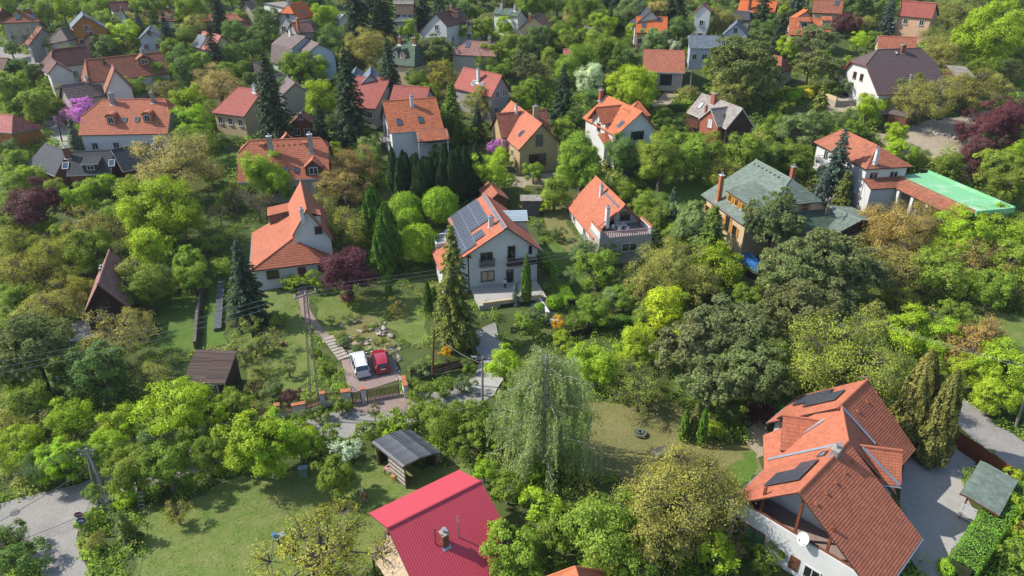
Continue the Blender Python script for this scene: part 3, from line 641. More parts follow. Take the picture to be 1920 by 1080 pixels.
for j in range(6): mb.box(fo + fa * .9 + EZ * (.68 + j * .21) + fn * .09, (.62, .03, .12), (fa, fn, EZ))
h.put(mb, 'shutter', ['wood'])
DISH = (fo + fn * .35 + EZ * 4.4 + fa * 1.2, fn)
# -- house with the red sheet-metal roof
h = House('house', 'low house with crimson corrugated metal roof and brick chimney at the lawn', 'red metal roof', roof='redmetal', wall='peach', trim='brown')
m = h.wing((726, 990), (902, 902), 6.0, (6.2, 1.9), ((682, 967), 4.6), ov=.5, ovg=.9, course=30)
m.chimney(-1, (834, 1020), w=.45, d=.5, up=-.5, mat='brick', capm='stone'); m.window('l', -1.5, 3.6, 1.2, 1.4, frame='trimbrown')
for p, hh_, nm in (((817, 1021), 1.5, 'vent_pipe'), ((860, 1008), 2.2, 'antenna')):
    x_, r_ = m.on(-1, p); q = m.pt(-1, x_, r_); mb = MB(); mb.tube(q - EZ * .3, q + EZ * hh_, .05, .05, 6)
    if nm == 'antenna':
        for k in range(4): mb.tube(q + EZ * (hh_ - .1 - k * .16) - m.ey * .16, q + EZ * (hh_ - .1 - k * .16) + m.ey * .16, .018, n=4)
    else: mb.tube(q + EZ * hh_, q + EZ * (hh_ + .12), .09, .09, 6)
    h.put(mb, nm, ['maroon' if nm == 'vent_pipe' else 'rustmetal'], m.ro)
fo, fa, fn = m.face('l'); mb = MB(); c = fo + EZ * 3.3 - fa * (-.9) + fn * .95; tl = np.array(fn * .93 - EZ * .36); 
for k in range(9): mb.box(c - fa * (2.0 - k * .5) * -1 + EZ * (.01 * (k % 2)), (.47, 2.3, .05), (fa, tl, np.cross(fa, tl)))
h.put(mb, 'awning', ['paleboard'])
for k in (-1, 1): mb = MB(); mb.box(fo + fn * 1.9 + fa * (.9 + k * 1.9) + EZ * 1.2, (.12, .12, 3.2), (fa, fn, EZ)); h.put(mb, 'post', ['wood'])
# -- house with the large photovoltaic roof in the middle
h = House('house', 'white two-storey house with a large grid of solar panels on its coral roof', 'solar-panelled house', roof='coral', wall='bluewall', trim='darkwood')
h.wall = 'white'
m = h.wing((909, 363), (951, 427), 8.6, ('v2', (874, 479)), ('v2', (1017, 471)), ov=.5, ovg=.7)
sl = (m.zr - m.P[-1][1][1]) / m.P[-1][1][0]; r1 = m.P[-1][1][0]; e_ = 3.6
p_a = m.w(-.6, -r1, m.P[-1][1][1]); p_b = m.w(m.L / 2, -r1, m.P[-1][1][1])
lo = h.wing(tuple(p_a), tuple(p_b), m.P[-1][1][1], (e_, m.P[-1][1][1] - sl * e_), (.7, m.P[-1][1][1] - .4), ov=.4, cap=False, ovg=.7)
m.solar(-1, -m.L / 2 + .2, 1.25, 8, 2, 1.0, 1.55); m.solar(-1, -m.L / 2 + .2, 1.25 + 3.17 * math.cos(math.atan(sl)), 12, 2, 1.0, 1.55, skip=((0, 1), (1, 1), (2, 1)))
m.solar(-1, -m.L / 2 + .2 + 9.3, 2.6, 2, 1, 1.0, 1.55); m.chimney(-1, (921, 423), w=.4, d=.7, up=.35, mat='plasticwhite', capm='zinc')
m.flash(-1, -m.L / 2, .25, m.L / 2, .25, 'bluegrey', .45); m.gutter(1); m.gutter(-1)
o_, a_, n_ = m.face('r')
window_at(h, o_ - a_ * 2.7 + EZ * 4.3, a_, n_, 1.7, 1.5, 'steel'); window_at(h, o_ - a_ * 2.6 + EZ * 1.5, a_, n_, 1.9, 1.5, 'trimbrown', 'paleboard')
window_at(h, o_ + a_ * .75 + EZ * 4.5, a_, n_, 1.1, 2.2, 'steel', 'glass', None, 'window', False, 0); window_at(h, o_ + a_ * 3.4 + EZ * 4.7, a_, n_, .5, 1.3, 'steel', 'glass', None, 'window', False, 0)
window_at(h, o_ + a_ * .5 + EZ * 1.05, a_, n_, 1.0, 2.1, 'steel', 'glass', None, 'window', False, 0)
mb = MB(); mb.box(o_ + a_ * 2.2 + n_ * .04 + EZ * 1.15, (2.2, .08, 2.3), (a_, n_, EZ)); 
for k in range(5): mb.box(o_ + a_ * 2.2 + n_ * .09 + EZ * (.23 + k * .46), (2.16, .03, .40), (a_, n_, EZ))
h.put(mb, 'garage_door', ['trimwhite'])
m.balcony('r', -2.7, 3.1, 2.1, .5, 'steel', 'steel'); m.balcony('r', 2.1, 3.0, 4.2, 1.0, 'darkwood', 'darkwood')
mb = MB(); mb.box(o_ - a_ * 2.4 + n_ * .35 + EZ * 3.2, (4.6, .7, 9.0), (a_, n_, EZ)); 
mb = MB(); mb.box(m.w(-1.6, -r1 - 1.4, 1.6), (3.4, 3.2, 4.6), (m.ex, m.ey, EZ)); h.put(mb, 'terrace_block', ['white'])
mb = MB()
for s_ in (-1, 1): mb.box(m.w(-1.6 + s_ * 1.6, -r1 - 1.4, 4.1), (.2, 3.2, .7), (m.ex, m.ey, EZ)); mb.box(m.w(-1.6, -r1 - 1.4 + s_ * 1.5, 4.1), (3.0, .2, .68), (m.ex, m.ey, EZ))
h.put(mb, 'parapet', ['white'])
zn = h.wing((941, 395), (988, 394), 7.2, (2.4, 6.5), (1.4, 6.6), base=m.zb, roof='zincroof', trim='brown', cap=False, ov=.3, wallzb=2)
# forecourt terrace in front with garage below
q = o_ + n_ * 2.75 - a_ * .4; mb = MB(); mb.box(q - EZ * 1.05, (9.2, 5.4, 2.3), (a_, n_, EZ)); h.put(mb, 'terrace', ['slabs'])
mb = MB(); mb.box(q + n_ * 2.6 + EZ * .25, (8.2, .3, .5), (a_, n_, EZ)); h.put(mb, 'parapet', ['cream'])
mb = MB(); mb.box(q + n_ * 2.72 - EZ * 1.0 + a_ * .6, (4.8, .1, 1.8), (a_, n_, EZ)); h.put(mb, 'garage_door', ['darkwood'])
mb = MB(); mb.box(q + n_ * 4.6 + a_ * 3.6 - EZ * 1.0, (.3, 4.2, 2.4), (a_, n_, EZ)); h.put(mb, 'side_wall', ['white'])
SOLARHOUSE = m
# -- steep cross-roofed house on the left
h = House('house', 'white house with a tall steep orange gable rising from a low hipped roof', 'steep-gabled house', roof='coral', trim='trimbrown')
m = h.wing((563, 340), (574.4, 394), 9.6, ('v2', (548, 442)), (3.0, 4.6), ov=.3, ovg=.4)
lo = h.wing((546, 395), (549, 447), 5.4, ((471, 470), 2.6), ((617, 475), 2.6), 0, ('h', (548, 499)), base=m.zb, ov=.5)
lo.dormer(-1, lo.on(-1, (520, 408))[0], 3.2, w=3.2, hw=1.5, kind='shed', rise=.45, wall='pinkbrown', win=(1.8, .9)); m.chimney(-1, (567, 407), w=.5, d=.5, up=.1)
m.dormer(1, (600, 415), w=1.8, hw=1.2, kind='shed', rise=.5); m.window('r', 1.2, 6.4, 1.0, 1.1, frame='wood', glass='trimbrown')
o_, a_, n_ = lo.face('r'); lo.door('r', .6, 1.1, 2.1, 'maroon'); lo.window('r', -3.2, 1.5, 1.6, 1.2, frame='trimbrown'); lo.window('r', 3.4, 1.5, 1.3, 1.2, frame='trimbrown'); lo.auto('l', 2)
lo.gutter(-1)
# -- gable house with roof terrace
h = House('house', 'small white house with orange gable roof over a covered terrace with balustrade', 'terrace gable house', roof='coral', trim='brickred')
m = h.wing((1117, 330), (1172.5, 384), 7.0, ('v1', (1062.5, 388)), ('v2', (1213, 423)), ov=.4, ovg={-1: .3, 1: 2.2})
m.chimney(-1, (1127, 366), w=.45, d=.45, up=.4); m.chimney(-1, (1138, 417), w=.7, d=.5, up=-.3); m.flash(-1, -.6, .6, m.L / 2 - .8, .6, 'steel', .35); m.auto('l', 1); m.auto('f', 2, 1.3)
x1 = m.L / 2 + 2.3; x0 = m.L / 2 - 2.2; yl, yr = m.wy(-1) - .2, m.wy(1) + .3; zt = 3.0
mb = MB(); mb.box(m.w((x0 + x1) / 2, (yl + yr) / 2, zt / 2 - .6), (x1 - x0, yr - yl, zt + 1.2), (m.ex, m.ey, EZ)); h.put(mb, 'wall', ['beige'])
mb = MB(); mb.box(m.w((x0 + x1) / 2, (yl + yr) / 2, zt + .03), (x1 - x0 - .06, yr - yl - .06, .06), (m.ex, m.ey, EZ)); h.put(mb, 'terrace_floor', ['slabs'])
for y in (yl + .15, yr - .15):
    mb = MB(); mb.box(m.w((x0 + x1) / 2 + .3, y, zt + .6), (x1 - x0 - .6, .28, 1.1), (m.ex, m.ey, EZ)); po = h.put(mb, 'parapet', ['white'])
    mb = MB(); mb.box(m.w((x0 + x1) / 2 + .3, y, zt + 1.2), (x1 - x0 - .5, .4, .1), (m.ex, m.ey, EZ)); h.put(mb, 'coping', ['terracap'], po)
mb = MB(); mb.box(m.w(x1 - .15, (yl + yr) / 2, zt + .95), (.12, yr - yl - .6, .09), (m.ex, m.ey, EZ)); ra = h.put(mb, 'balustrade', ['pinkcloth'])
for k in range(26): mb = MB(); mb.box(m.w(x1 - .15, yl + .5 + (yr - yl - 1.0) * k / 25, zt + .5), (.09, .13, .85), (m.ex, m.ey, EZ)); h.put(mb, 'baluster', ['pinkcloth'], ra)
window_at(h, m.w(x1, .2, 1.3), m.ey, m.ex, 2.4, 1.3); o_, a_, n_ = m.face('r'); window_at(h, o_ - a_ * 1.2 + EZ * 4.0, a_, n_, 1.0, 2.0, 'wood', 'glass', None, 'window', False, 0); window_at(h, o_ + a_ * 1.0 + EZ * 4.3, a_, n_, 1.6, 1.3, 'wood')
for y, s_ in ((yl + .9, 1), (yr - .9, -1)): mb = MB(); mb.tube(m.w(m.L / 2 - .2, 0, m.zr - .3), m.w(m.L / 2 - .2, y, zt + 1.0), .09, n=5); h.put(mb, 'gable_beam', ['brickred'])
TERR = (m, zt)
# -- green-roofed villa
h = House('house', 'cream villa with sage green half-hipped roof, ochre shutters and tall orange chimney', 'green-roofed villa', roof='green', wall='peach', trim='trimbrown')
h.wall = 'cream'
m = h.wing((1417, 299), (1483, 335), 9.6, ('v1', (1315.6, 364)), (6.0, 5.0), 0, ('hh', (1505, 382), 2.8), ov=.7, ovg=.6)
m.chimney(-1, (1347, 376), w=.6, d=.6, up=-.6, mat='terracap', capm='trimwhite'); m.chimney(1, .9 * m.L / 2, .5, .6, .6, 1.6, 'brickred')
xa, ra = m.on(-1, (1362, 376)); xb, _ = m.on(-1, (1416, 410))
m.dormer(-1, (xa + xb) / 2, ra, w=xb - xa, hw=1.5, kind='shed', rise=1.1, wall='trimwhite', win=None)
o_, a_, n_ = m.face('f')
for k in range(4):
    c = m.pt(-1, xa + (xb - xa) * (k + .5) / 4, ra) - m.ey * .02 + EZ * .75; window_at(h, c, m.ex, -m.ey, .9, 1.1, 'ochrewood', 'glass', 'ochrewood')
for k in range(5): window_at(h, o_ + a_ * (-m.L / 2 + 1.2 + k * (m.L + 1) / 5) + EZ * (2.2 + .2 * (k % 2)), a_, n_, 1.1, 2.4 if k % 2 else 1.4, 'trimbrown', 'glass', 'ochrewood')
for k in (-1.6, 1.4): m.window('r', k, 6.2, 1.0, 1.5, frame='wood', shut='ochrewood' if k > 0 else None)
m.vents(-1, [-m.L / 2 + 1 + k * 1.1 for k in range(7)], .7, 'black'); m.gutter(-1)
sk = h.wing(tuple(m.w(m.L / 2 + m.e[1][1] - .3, -4.6, 5.4)), tuple(m.w(m.L / 2 + m.e[1][1] - .3, 5.6, 5.4)), 5.4, (3.6, 3.4), (.3, 5.3), roof='moss', ov=.5, cap=False)
an = h.wing((1551, 385), (1616, 413), 5.0, (4.2, 3.8), ((1606, 392), 3.9), roof='green', wall='darkwood', base=m.zb, ov=.3)
an2 = h.wing((1597, 420), (1628, 431), 3.2, (3.6, 2.6), (1.5, 2.9), roof='green', wall='darkwood', base=m.zb, ov=.3)
GREENV = m
# -- house with the flat green terrace roof
h = House('house', 'two-storey house with terracotta hipped roof beside a long flat roof painted bright green', 'flat green roof', roof='terracotta', wall='white', trim='trimbrown')
h.wall = 'white'
m = h.wing((1580, 243), (1645, 273), 8.2, ((1577, 293), 5.6), (4.4, 5.6), ('h', 2.0), ('h', (1666, 315)), ov=.5)
o_, a_, n_ = m.face('f')
for k in range(4): window_at(h, o_ + a_ * (-3.2 + k * 2.3) + EZ * 4.1, a_, n_, 1.2, 2.0, 'trimwhite')
m.balcony('f', .4, 3.0, 9, 1.2, 'trimwhite', 'concrete'); m.auto('r', 2, 4.2, 1.5, 1.3); m.chimney(-1, (1642, 300), w=.5, d=.5, up=.3); m.auto('f', 3, 1.3)
P4 = [hitz(px, py, m.zb + 3.9) for px, py in ((1690, 330), (1728, 322), (1890, 387), (1836, 402))]
g0, g1 = (P4[0] + P4[1]) / 2, (P4[2] + P4[3]) / 2; gx = g1 - g0; gl = np.linalg.norm(gx); gx /= gl; gy = np.cross(EZ, gx); gw = 6.4; gc = (g0 + g1) / 2; zb = m.zb
KEEP_OUT.append((gc[0], gc[1], 6)); KEEP_OUT.append((g1[0], g1[1], 4))
gz_ = lambda u, v, z: gc + gx * u + gy * v - EZ * (gc[2] - zb) + EZ * z
mb = MB(); mb.box(gz_(0, 0, 3.7), (gl, gw, .3), (gx, gy, EZ)); h.put(mb, 'flat_roof', ['flatgreen'])
mb = MB(); mb.box(gz_(0, gw / 2 + .15, 3.75), (gl + .3, .3, .9), (gx, gy, EZ)); mb.box(gz_(gl / 2 + .15, 0, 3.75), (.3, gw - .02, .8), (gx, gy, EZ)); h.put(mb, 'parapet', ['flatgreen'])
mb = MB(); mb.box(gz_(0, .4, 1.1), (gl - .1, gw - 1, 4.9), (gx, gy, EZ)); h.put(mb, 'wall', ['greywall'])
ln = h.wing(tuple(gz_(-gl / 2 - 2, -gw / 2 + .35, 4.0)), tuple(gz_(gl / 2, -gw / 2 + .35, 4.0)), 4.0, (2.3, 2.9), (.3, 3.9), roof='rust', walls=False, cap=False)
for k in range(6): mb = MB(); mb.box(gz_(-gl / 2 + .6 + k * (gl - 1.2) / 5, -gw / 2 - 1.6, 1.0), (.55, .5, 3.7), (gx, gy, EZ)); h.put(mb, 'pillar', ['white'])
for k in range(4): window_at(h, gz_(-gl / 2 + 2 + k * (gl - 3) / 4, -gw / 2 + .88, 1.3), gx, -gy, 1.6, 1.9, 'ochrewood' if k == 1 else 'trimwhite', 'glass', None, 'window', False)
ln2 = h.wing(tuple(m.w(m.L / 2 + m.e[1][1] - .5, -3.6, 3.9)), tuple(m.w(m.L / 2 + m.e[1][1] - .5, 4.6, 3.9)), 3.9, (2.6, 3.0), (.3, 3.8), roof='rust', cap=False)
# -- white house, orange roof with two skylights
h = House('house', 'tall white house with ribbed orange roof and two skylights', 'twin-skylight house', roof='orange', trim='steel')
m = h.wing((716.5, 190), (817.6, 182.6), 9.6, ('v1', (729.7, 250)), (5.4, 5.2), ov=.4, ovg=.5, course=.42)
m.chimney(-1, (772.5, 198), w=.6, d=.5, up=.8); m.skylight(-1, (748, 229)); m.skylight(-1, (788.5, 225)); s1 = (9.6 - m.P[-1][1][1]) / m.P[-1][1][0]; r1 = m.P[-1][1][0]; z1 = m.P[-1][1][1]
lo = h.wing(tuple(m.w(-.3, -r1 + .02, z1)), tuple(m.w(m.L / 2 + .5, -r1 + .02, z1)), z1, (2.1, z1 - 2.1 * s1 * .8), (.6, z1 - .3), ov=.3, course=.42, walls=False, cap=False)
for x in (-.1, m.L / 2 + .2): mb = MB(); mb.box(m.w(x, -r1 - 1.7, 2.2), (.18, .18, 6), (m.ex, m.ey, EZ)); h.put(mb, 'post', ['trimwhite'])
m.balcony('f', 2.9, 3.1, 5.6, 1.7, 'darkwood'); m.window('f', 1.8, 4.2, 1.1, 2.1); m.window('f', 4.0, 4.2, 1.3, 1.3)
for y, z in ((-1.6, 6.8), (1.6, 6.8)): m.window('l', y, z, .8, 1.2, frame='steel')
m.window('l', -1.8, 4.0, 1.0, 1.9, frame='steel'); m.window('l', 1.5, 4.0, 1.0, 1.9, frame='steel'); m.auto('l', 2, 1.3); m.balcony('l', 1.2, 3.0, 3.2, 1.5, 'greywood'); m.gutter(-1)
# -- long half-hipped roof with four chimneys
h = House('house', 'broad house with salmon half-hipped roof, two grey chimneys, gabled dormer and two small skylights', 'gabled-dormer house', roof='coral', trim='redtile')
h.wall = 'beige'
m = h.wing((468, 263.5), (600, 258), 8.6, ((560, 336), 3.3), (5.5, 3.3), ('hh', (452, 277), 1.6), ('hh', (618, 268.6), 1.6), ov=.4)
m.chimney(-1, (509, 287), w=.75, d=.55, up=1.0, mat='greywall', capm='trimwhite'); m.chimney(-1, (584, 283), w=.75, d=.55, up=1.0, mat='greywall', capm='trimwhite')
m.dormer(-1, (589, 329), w=2.6, hw=1.5, kind='gable', rise=1.1, wall='maroon', win=(1.4, 1.2)); m.skylight(-1, (537, 319), w=.6, hh=.9); m.skylight(-1, (556, 319), w=.6, hh=.9)
for p in ((491.5, 275), (573, 272)): m.dormer(-1, p, w=.6, hw=.35, kind='shed', rise=.15, win=None)
m.vents(-1, [-4 + k * .9 for k in range(8)], .7); m.auto('f', 4); m.gutter(-1)
h.wing((536, 248), (537, 252), 9.1, (1.6, 7.6), (1.6, 7.6), base=m.zb, walls=False)
# -- yellow cross-gabled house
h = House('house', 'mustard-yellow cross-gabled house with orange tiles and a large patio window', 'mustard-yellow house', roof='orange', wall='yellowwall', trim='darkwood')
m = h.wing((958, 189), (1016.5, 232.4), 7.6, ('v2', (972, 282)), ('v2', (1055.7, 271.5)), ov=.4, ovg=.5, roof='coral')
c = h.wing((930, 213), (1024.4, 204.7), 7.4, ('v1', (940, 259)), (4.2, 3.4), base=m.zb, ov=.4, roof='terracotta')
m.skylight(-1, (978, 250), w=.9, hh=1.4); c.chimney(-1, (1004, 222), w=.9, d=.55, up=.9, mat='yellowwall'); c.chimney(-1, (968, 211), w=.45, d=.45, up=1.1)
o_, a_, n_ = m.face('r'); window_at(h, o_ - a_ * .3 + EZ * 4.6, a_, n_, 1.3, 2.1, 'steel', 'steel', None, 'window', False, 0); window_at(h, o_ - a_ * .6 + EZ * 1.15, a_, n_, 3.2, 2.2, 'wood', 'glass', None, 'window', False, 2); m.auto('f', 2)
# -- ornate orange villa
h = House('house', 'white villa with many orange gables, timbered fronts and a small corner turret', 'many-gabled villa', roof='orange', trim='brickred')
m = h.wing((1137.8, 179), (1204.5, 209.5), 8.6, ('v1', (1092, 221)), ('v2', (1233.7, 243.6)), ov=.4, ovg=.7)
c = h.wing((1117, 201.5), (1171.5, 196), 8.3, ('v1', (1128, 232.6)), (3.0, 5.6), base=m.zb, ov=.3, ovg=.9, course=.42)
m.chimney(-1, (1126, 187), w=.9, d=.6, up=1.0, mat='brickred'); m.skylight(-1, (1130, 189), w=.6, hh=1.0); m.skylight(-1, (1164, 233), w=.8, hh=1.4); m.vents(-1, [1.5 + k * .8 for k in range(4)], .8)
ap = hit(1197, 183.5, 8.4); A3 = np.array((ap[0], ap[1], m.zb + 8.4)); t = h.wing(tuple(A3 - np.array((.05, 0, 0))), tuple(A3 + np.array((.05, 0, 0))), 8.4, (2.1, 6.2), (2.1, 6.2), ('h', 2.1), ('h', 2.1), ov=.3)
po = h.wing(tuple(c.w(-c.L / 2 + .6, -3.0, 4.3)), tuple(c.w(1.6, -3.0, 4.3)), 4.3, (2.0, 3.0), (.4, 4.2), ('h', 1.3), ('h', 1.3), cap=False, ov=.4)
o_, a_, n_ = m.face('r'); window_at(h, o_ - a_ * .2 + EZ * 3.9, a_, n_, 2.6, 2.2, 'wood', 'glass', None, 'window', False, 2); m.balcony('r', 0, 2.7, 6, 1.4, 'trimwhite'); c.window('l', 0, 4.6, 1.2, 1.4, frame='wood'); c.window('f', 1, 4.6, .9, 1.2, frame='wood'); po.auto('f', 2, 1.2, frame='wood'); po.door('f', .3, 1.2, 2.2, 'maroon')
for y in (-1.2, 0, 1.2): mb = MB(); mb.box(c.w(-c.L / 2 + .3, y, 7.0 - abs(y) * .6), (.12, .14, 1.6 - abs(y) * .4), (c.ex, c.ey, EZ)); h.put(mb, 'timber', ['brickred'])
# -- brown timber house with grey roof
h = House('house', 'brown timber and brick house with weathered grey roof and arched brick chimney', 'grey-roofed brick house', roof='greyeternit', wall='darkwood', trim='trimwhite')
m = h.wing((1316, 175), (1393, 203.5), 7.8, ('v1', (1287.5, 210)), ('v2', (1415.5, 239.8)), ov=.4, ovg=.4)
c = h.wing((1332.4, 204), (1375.7, 198.5), 7.3, ('v1', (1344.6, 237.4)), (3, 4.8), base=m.zb, ov=.2, wall='brickred')
m.chimney(-1, (1337, 194), w=1.1, d=.5, up=1.0, mat='brickred', capm='greywall', pot=False); m.skylight(-1, (1314, 198), w=.9, hh=1.3, glass='plasticwhite'); c.skylight(-1, (1361, 222), w=.9, hh=1.4)
c.window('l', 0, 4.6, 1.2, 1.5, glass='plasticwhite'); m.window('r', -1.4, 1.6, 1.0, 1.5); m.window('r', 1.0, 1.7, 1.4, 1.4); m.chimney(-1, (1322, 220), w=.4, d=.4, up=-.8, mat='brickred', pot=False); m.balcony('f', -2.6, 2.8, 4.2, 1.6, 'wood', 'wood'); m.auto('f', 2, 1.2)
# -- big mauve roof
h = House('house', 'tall white house with a huge dark mauve half-hipped roof and raised terrace', 'mauve-roofed house', roof='mauve', trim='redtile')
m = h.wing((1646, 93), (1726, 90), 10.0, ((1675, 177), 2.9), (6.3, 2.9), ('hh', (1612, 119), 2.4), ('hh', 2.2, 2.6), ov=.5, ovg=.7)
o_, a_, n_ = m.face('l'); window_at(h, o_ - a_ * .7 + EZ * 5.0, a_, n_, 1.0, 1.3, 'wood'); window_at(h, o_ + a_ * 1.5 + EZ * 5.0, a_, n_, 1.0, 1.3, 'wood'); window_at(h, o_ + a_ * -2.6 + EZ * 1.5, a_, n_, 3.0, 2.2, 'wood', 'glass', None, 'window', False, 2); window_at(h, o_ + a_ * 4.0 + EZ * 1.3, a_, n_, 1.2, 2.2, 'wood', 'glass', None, 'window', False)
m.chimney(-1, (1692, 98), w=.8, d=.5, up=.8, mat='brick'); m.skylight(-1, (1680, 99), w=.6, hh=.7, glass='plasticwhite'); m.auto('f', 3); m.chimney(-1, (1706, 152), w=.3, d=.3, up=-4.0, mat='zinc', pot=False)
q = o_ + n_ * 2.4 - a_ * 2; mb = MB(); mb.box(q - EZ * .5, (7, 4.6, 1.8), (a_, n_, EZ)); h.put(mb, 'terrace', ['stone']); mb = MB(); mb.box(q + n_ * 2.2 + EZ * .8, (7, .25, .8), (a_, n_, EZ)); h.put(mb, 'parapet', ['cream'])
# -- dark slate house
h = House('house', 'long low house with dark slate roof, three hipped arms and two white skylights', 'dark slate house', roof='slate', wall='brick', trim='trimwhite')
m = h.wing((128, 285), (212, 281), 6.4, ((170, 327), 2.8), (5, 2.8), ov=.5)
l = h.wing((84, 268), (126, 284), 6.3, ((74, 318), 2.8), (4.5, 2.8), ('h', 2.5), 0, base=m.zb, ov=.5); r = h.wing((208, 281), (276, 268), 6.5, ((257, 316), 2.8), (4.5, 2.8), 0, ('h', 2.0), base=m.zb, ov=.5)
m.chimney(-1, (128, 294), w=.9, d=.6, up=.9, mat='brick'); m.skylight(-1, (123, 311), w=.9, hh=1.2, frame='trimwhite'); m.skylight(-1, (210, 306), w=.9, hh=1.2, frame='trimwhite'); m.dormer(-1, (172, 322), w=2.4, hw=1.3, kind='shed', rise=.6, wall='darkwood', win=(1.2, .8)); m.auto('f', 4, 1.4)
# -- salmon half-hipped house with arched dormers
h = House('house', 'broad house with salmon half-hipped roof and two round-topped dormers', 'round-dormer house', roof='coral', trim='rust')
m = h.wing((191, 187), (309, 185), 8.6, ((235, 252), 3.2), (5.5, 3.2), ('hh', (173, 207), 2.3), ('hh', (331, 200), 2.3), ov=.4)
m.chimney(-1, (212, 193), w=.7, d=.6, up=1.2, mat='greywall'); m.chimney(-1, (287, 191), w=.5, d=.5, up=1.2, mat='greywall')
for p in ((210, 234), (278, 230)): m.dormer(-1, p, w=1.5, hw=1.3, kind='round', rise=.6, wall='terracap', win=(1.0, 1.2))
for p in ((233, 225), (257, 224)): m.skylight(-1, p, w=.7, hh=.9)
m.auto('f', 4)
# -- dark red gable
h = House('house', 'grey-walled house with plain dark red gable roof, white chimney and two skylights', 'dark red gable house', roof='redtile', wall='greywall', trim='maroon')
m = h.wing((869, 126), (942, 141), 8.2, ('v2', (921, 182)), ('v2', (960, 172)), ov=.4, ovg=.5, course=.5)
m.chimney(-1, (897, 153), w=.55, d=.55, up=.6); m.skylight(-1, (888.5, 156), w=.8, hh=1.1, frame='trimwhite'); m.skylight(-1, (904, 159), w=.8, hh=1.1); m.window('r', -.9, 4.6, .9, 1.3); m.window('r', .9, 4.6, .9, 1.3); m.auto('r', 2)
# -- A-frame hut
h = House('cabin', 'steep brown A-frame hut with gravel forecourt among trees', 'A-frame hut', cat='cabin', roof='pinkbrown', wall='darkwood', trim='pinkbrown')
m = h.wing((205, 468), (183, 533), 6.6, ('v2', (156, 590)), ('v2', (243, 578)), ov=.15, ovg=.7, course=.3)
m.chimney(-1, (191, 505), w=.45, d=.45, up=-.6, mat='greywall'); m.door('r', 0, .9, 2.0, 'wood'); m.window('r', 0, 3.6, .8, 1.0, frame='wood')
# -- sheds
h = House('shed', 'low wooden shed with flat brown board roof below the vegetable plot', 'brown board shed', cat='shed', roof='brownboard', wall='darkwood', trim='zinc')
h.wing((366, 658), (443, 660), 3.7, ((404, 719), 2.2), (.35, 3.6), ov=.25, ovg=.15, course=.2, cap=False).door('f', .8, .9, 1.8, 'greywood')
h = House('shed', 'open-fronted log shed with curved grey corrugated roof on the lawn', 'grey corrugated shed', cat='shed', roof='greymetal', wall='greywood', trim='greywood')
m = h.wing((701, 826), (759, 873), 2.9, (.25, 2.85), [(1.6, 2.75), (3.0, 2.35), (4.1, 1.85)], ov=.3, ovg=.3, cap=False, walls=False, course=4)
for x, y in ((-.46, .02), (-.05, .02), (.46, .02), (-.46, .95), (.46, .95), (0, .95)): mb = MB(); mb.tube(m.w(x * m.L, y * 3.8, -.3), m.w(x * m.L, y * 3.8, m.z(1, y * 3.8) - .15), .09, .08, 6); h.put(mb, 'post', ['greywood'])
for k in range(9):
    mb = MB(); mb.tube(m.w(-.05 * m.L, .08, .2 + k * .25), m.w(.46 * m.L, .08, .2 + k * .25), .12, .11, 6); h.put(mb, 'log', ['stone' if k % 2 else 'greywood'])
mb = MB(); mb.box(m.w(0, 3.6, 1.0), (m.L * .9, .08, 1.8), (m.ex, m.ey, EZ)); mb.box(m.w(-.45 * m.L, 1.9, 1.1), (.08, 3.4, 2.0), (m.ex, m.ey, EZ)); h.put(mb, 'wall', ['darkwood'])
for k in range(22):
    x_ = -m.L / 2 + (k + .5) * m.L / 22; P_ = m.P[1]; mb = MB()
    for (r0, z0), (r1, z1) in zip(P_[:-1], P_[1:]): mb.tube(m.w(x_, r0, z0 + .03), m.w(x_, r1, z1 + .03), .045, n=5)
    h.put(mb, 'roof_rib', ['greymetal'], m.ro)
SHED = m
h = House('shed', 'small brown garden hut with orange gable roof beside the solar-panelled house', 'orange-roofed hut', cat='shed', roof='terracotta', wall='wood', trim='wood')
m = h.wing((915, 340), (933, 363), 4.0, ('v1', (897, 356)), ('v2', (955, 374)), ov=.3, ovg=.4); m.door('r', .2, 1.0, 1.8, 'darkwood')
h = House('shed', 'grey flat-roofed garden shelter overgrown with ivy', 'ivy-grown shelter', cat='shed', roof='greyeternit', wall='greywood', trim='greywood')
m = h.wing((975, 367), (1016, 367), 2.5, ((996, 377), 2.3), (.5, 2.45), ov=.2, cap=False, course=3)
h = House('carport', 'carport with green felt roof on brown timber posts by the paved yard', 'green carport', cat='carport', roof='green', wall='wood', trim='wood')
m = h.wing((1850, 868), (1812, 930), 2.9, (.5, 2.85), ((1887, 943), 2.5), ov=.3, ovg=.2, cap=False, course=2.2, walls=False)
for x in (-.44, .44):
    for y in (.1, 4.0): mb = MB(); mb.box(m.w(x * m.L, y, 1.2), (.14, .14, 3.0), (m.ex, m.ey, EZ)); h.put(mb, 'post', ['redwood'])
for k in range(6): mb = MB(); mb.box(m.w(.46 * m.L, .5, .5 + k * .26), (.05, 1.2, .14), (m.ex, m.ey, EZ)); h.put(mb, 'slat', ['trimwhite'])
h = House('house', 'corner of a house with orange hip roof and white dish at the lower edge', 'orange roof corner', roof='orange', trim='trimbrown')
m = h.wing((1078, 1063), (1092, 1108), 5.0, (2.6, 2.6), (2.6, 2.6), ('h', 1.2), 0, ov=.4); m.auto('l', 1)
h = House('shed', 'weathered brown tool shed beside the dry stone wall', 'tool shed', cat='shed', roof='greybrown', wall='brick', trim='greywood')
h.wing((1672, 206), (1710, 212), 2.5, ((1690, 217), 2.2), (1.6, 2.2), ov=.15, cap=False, ovg=.15)

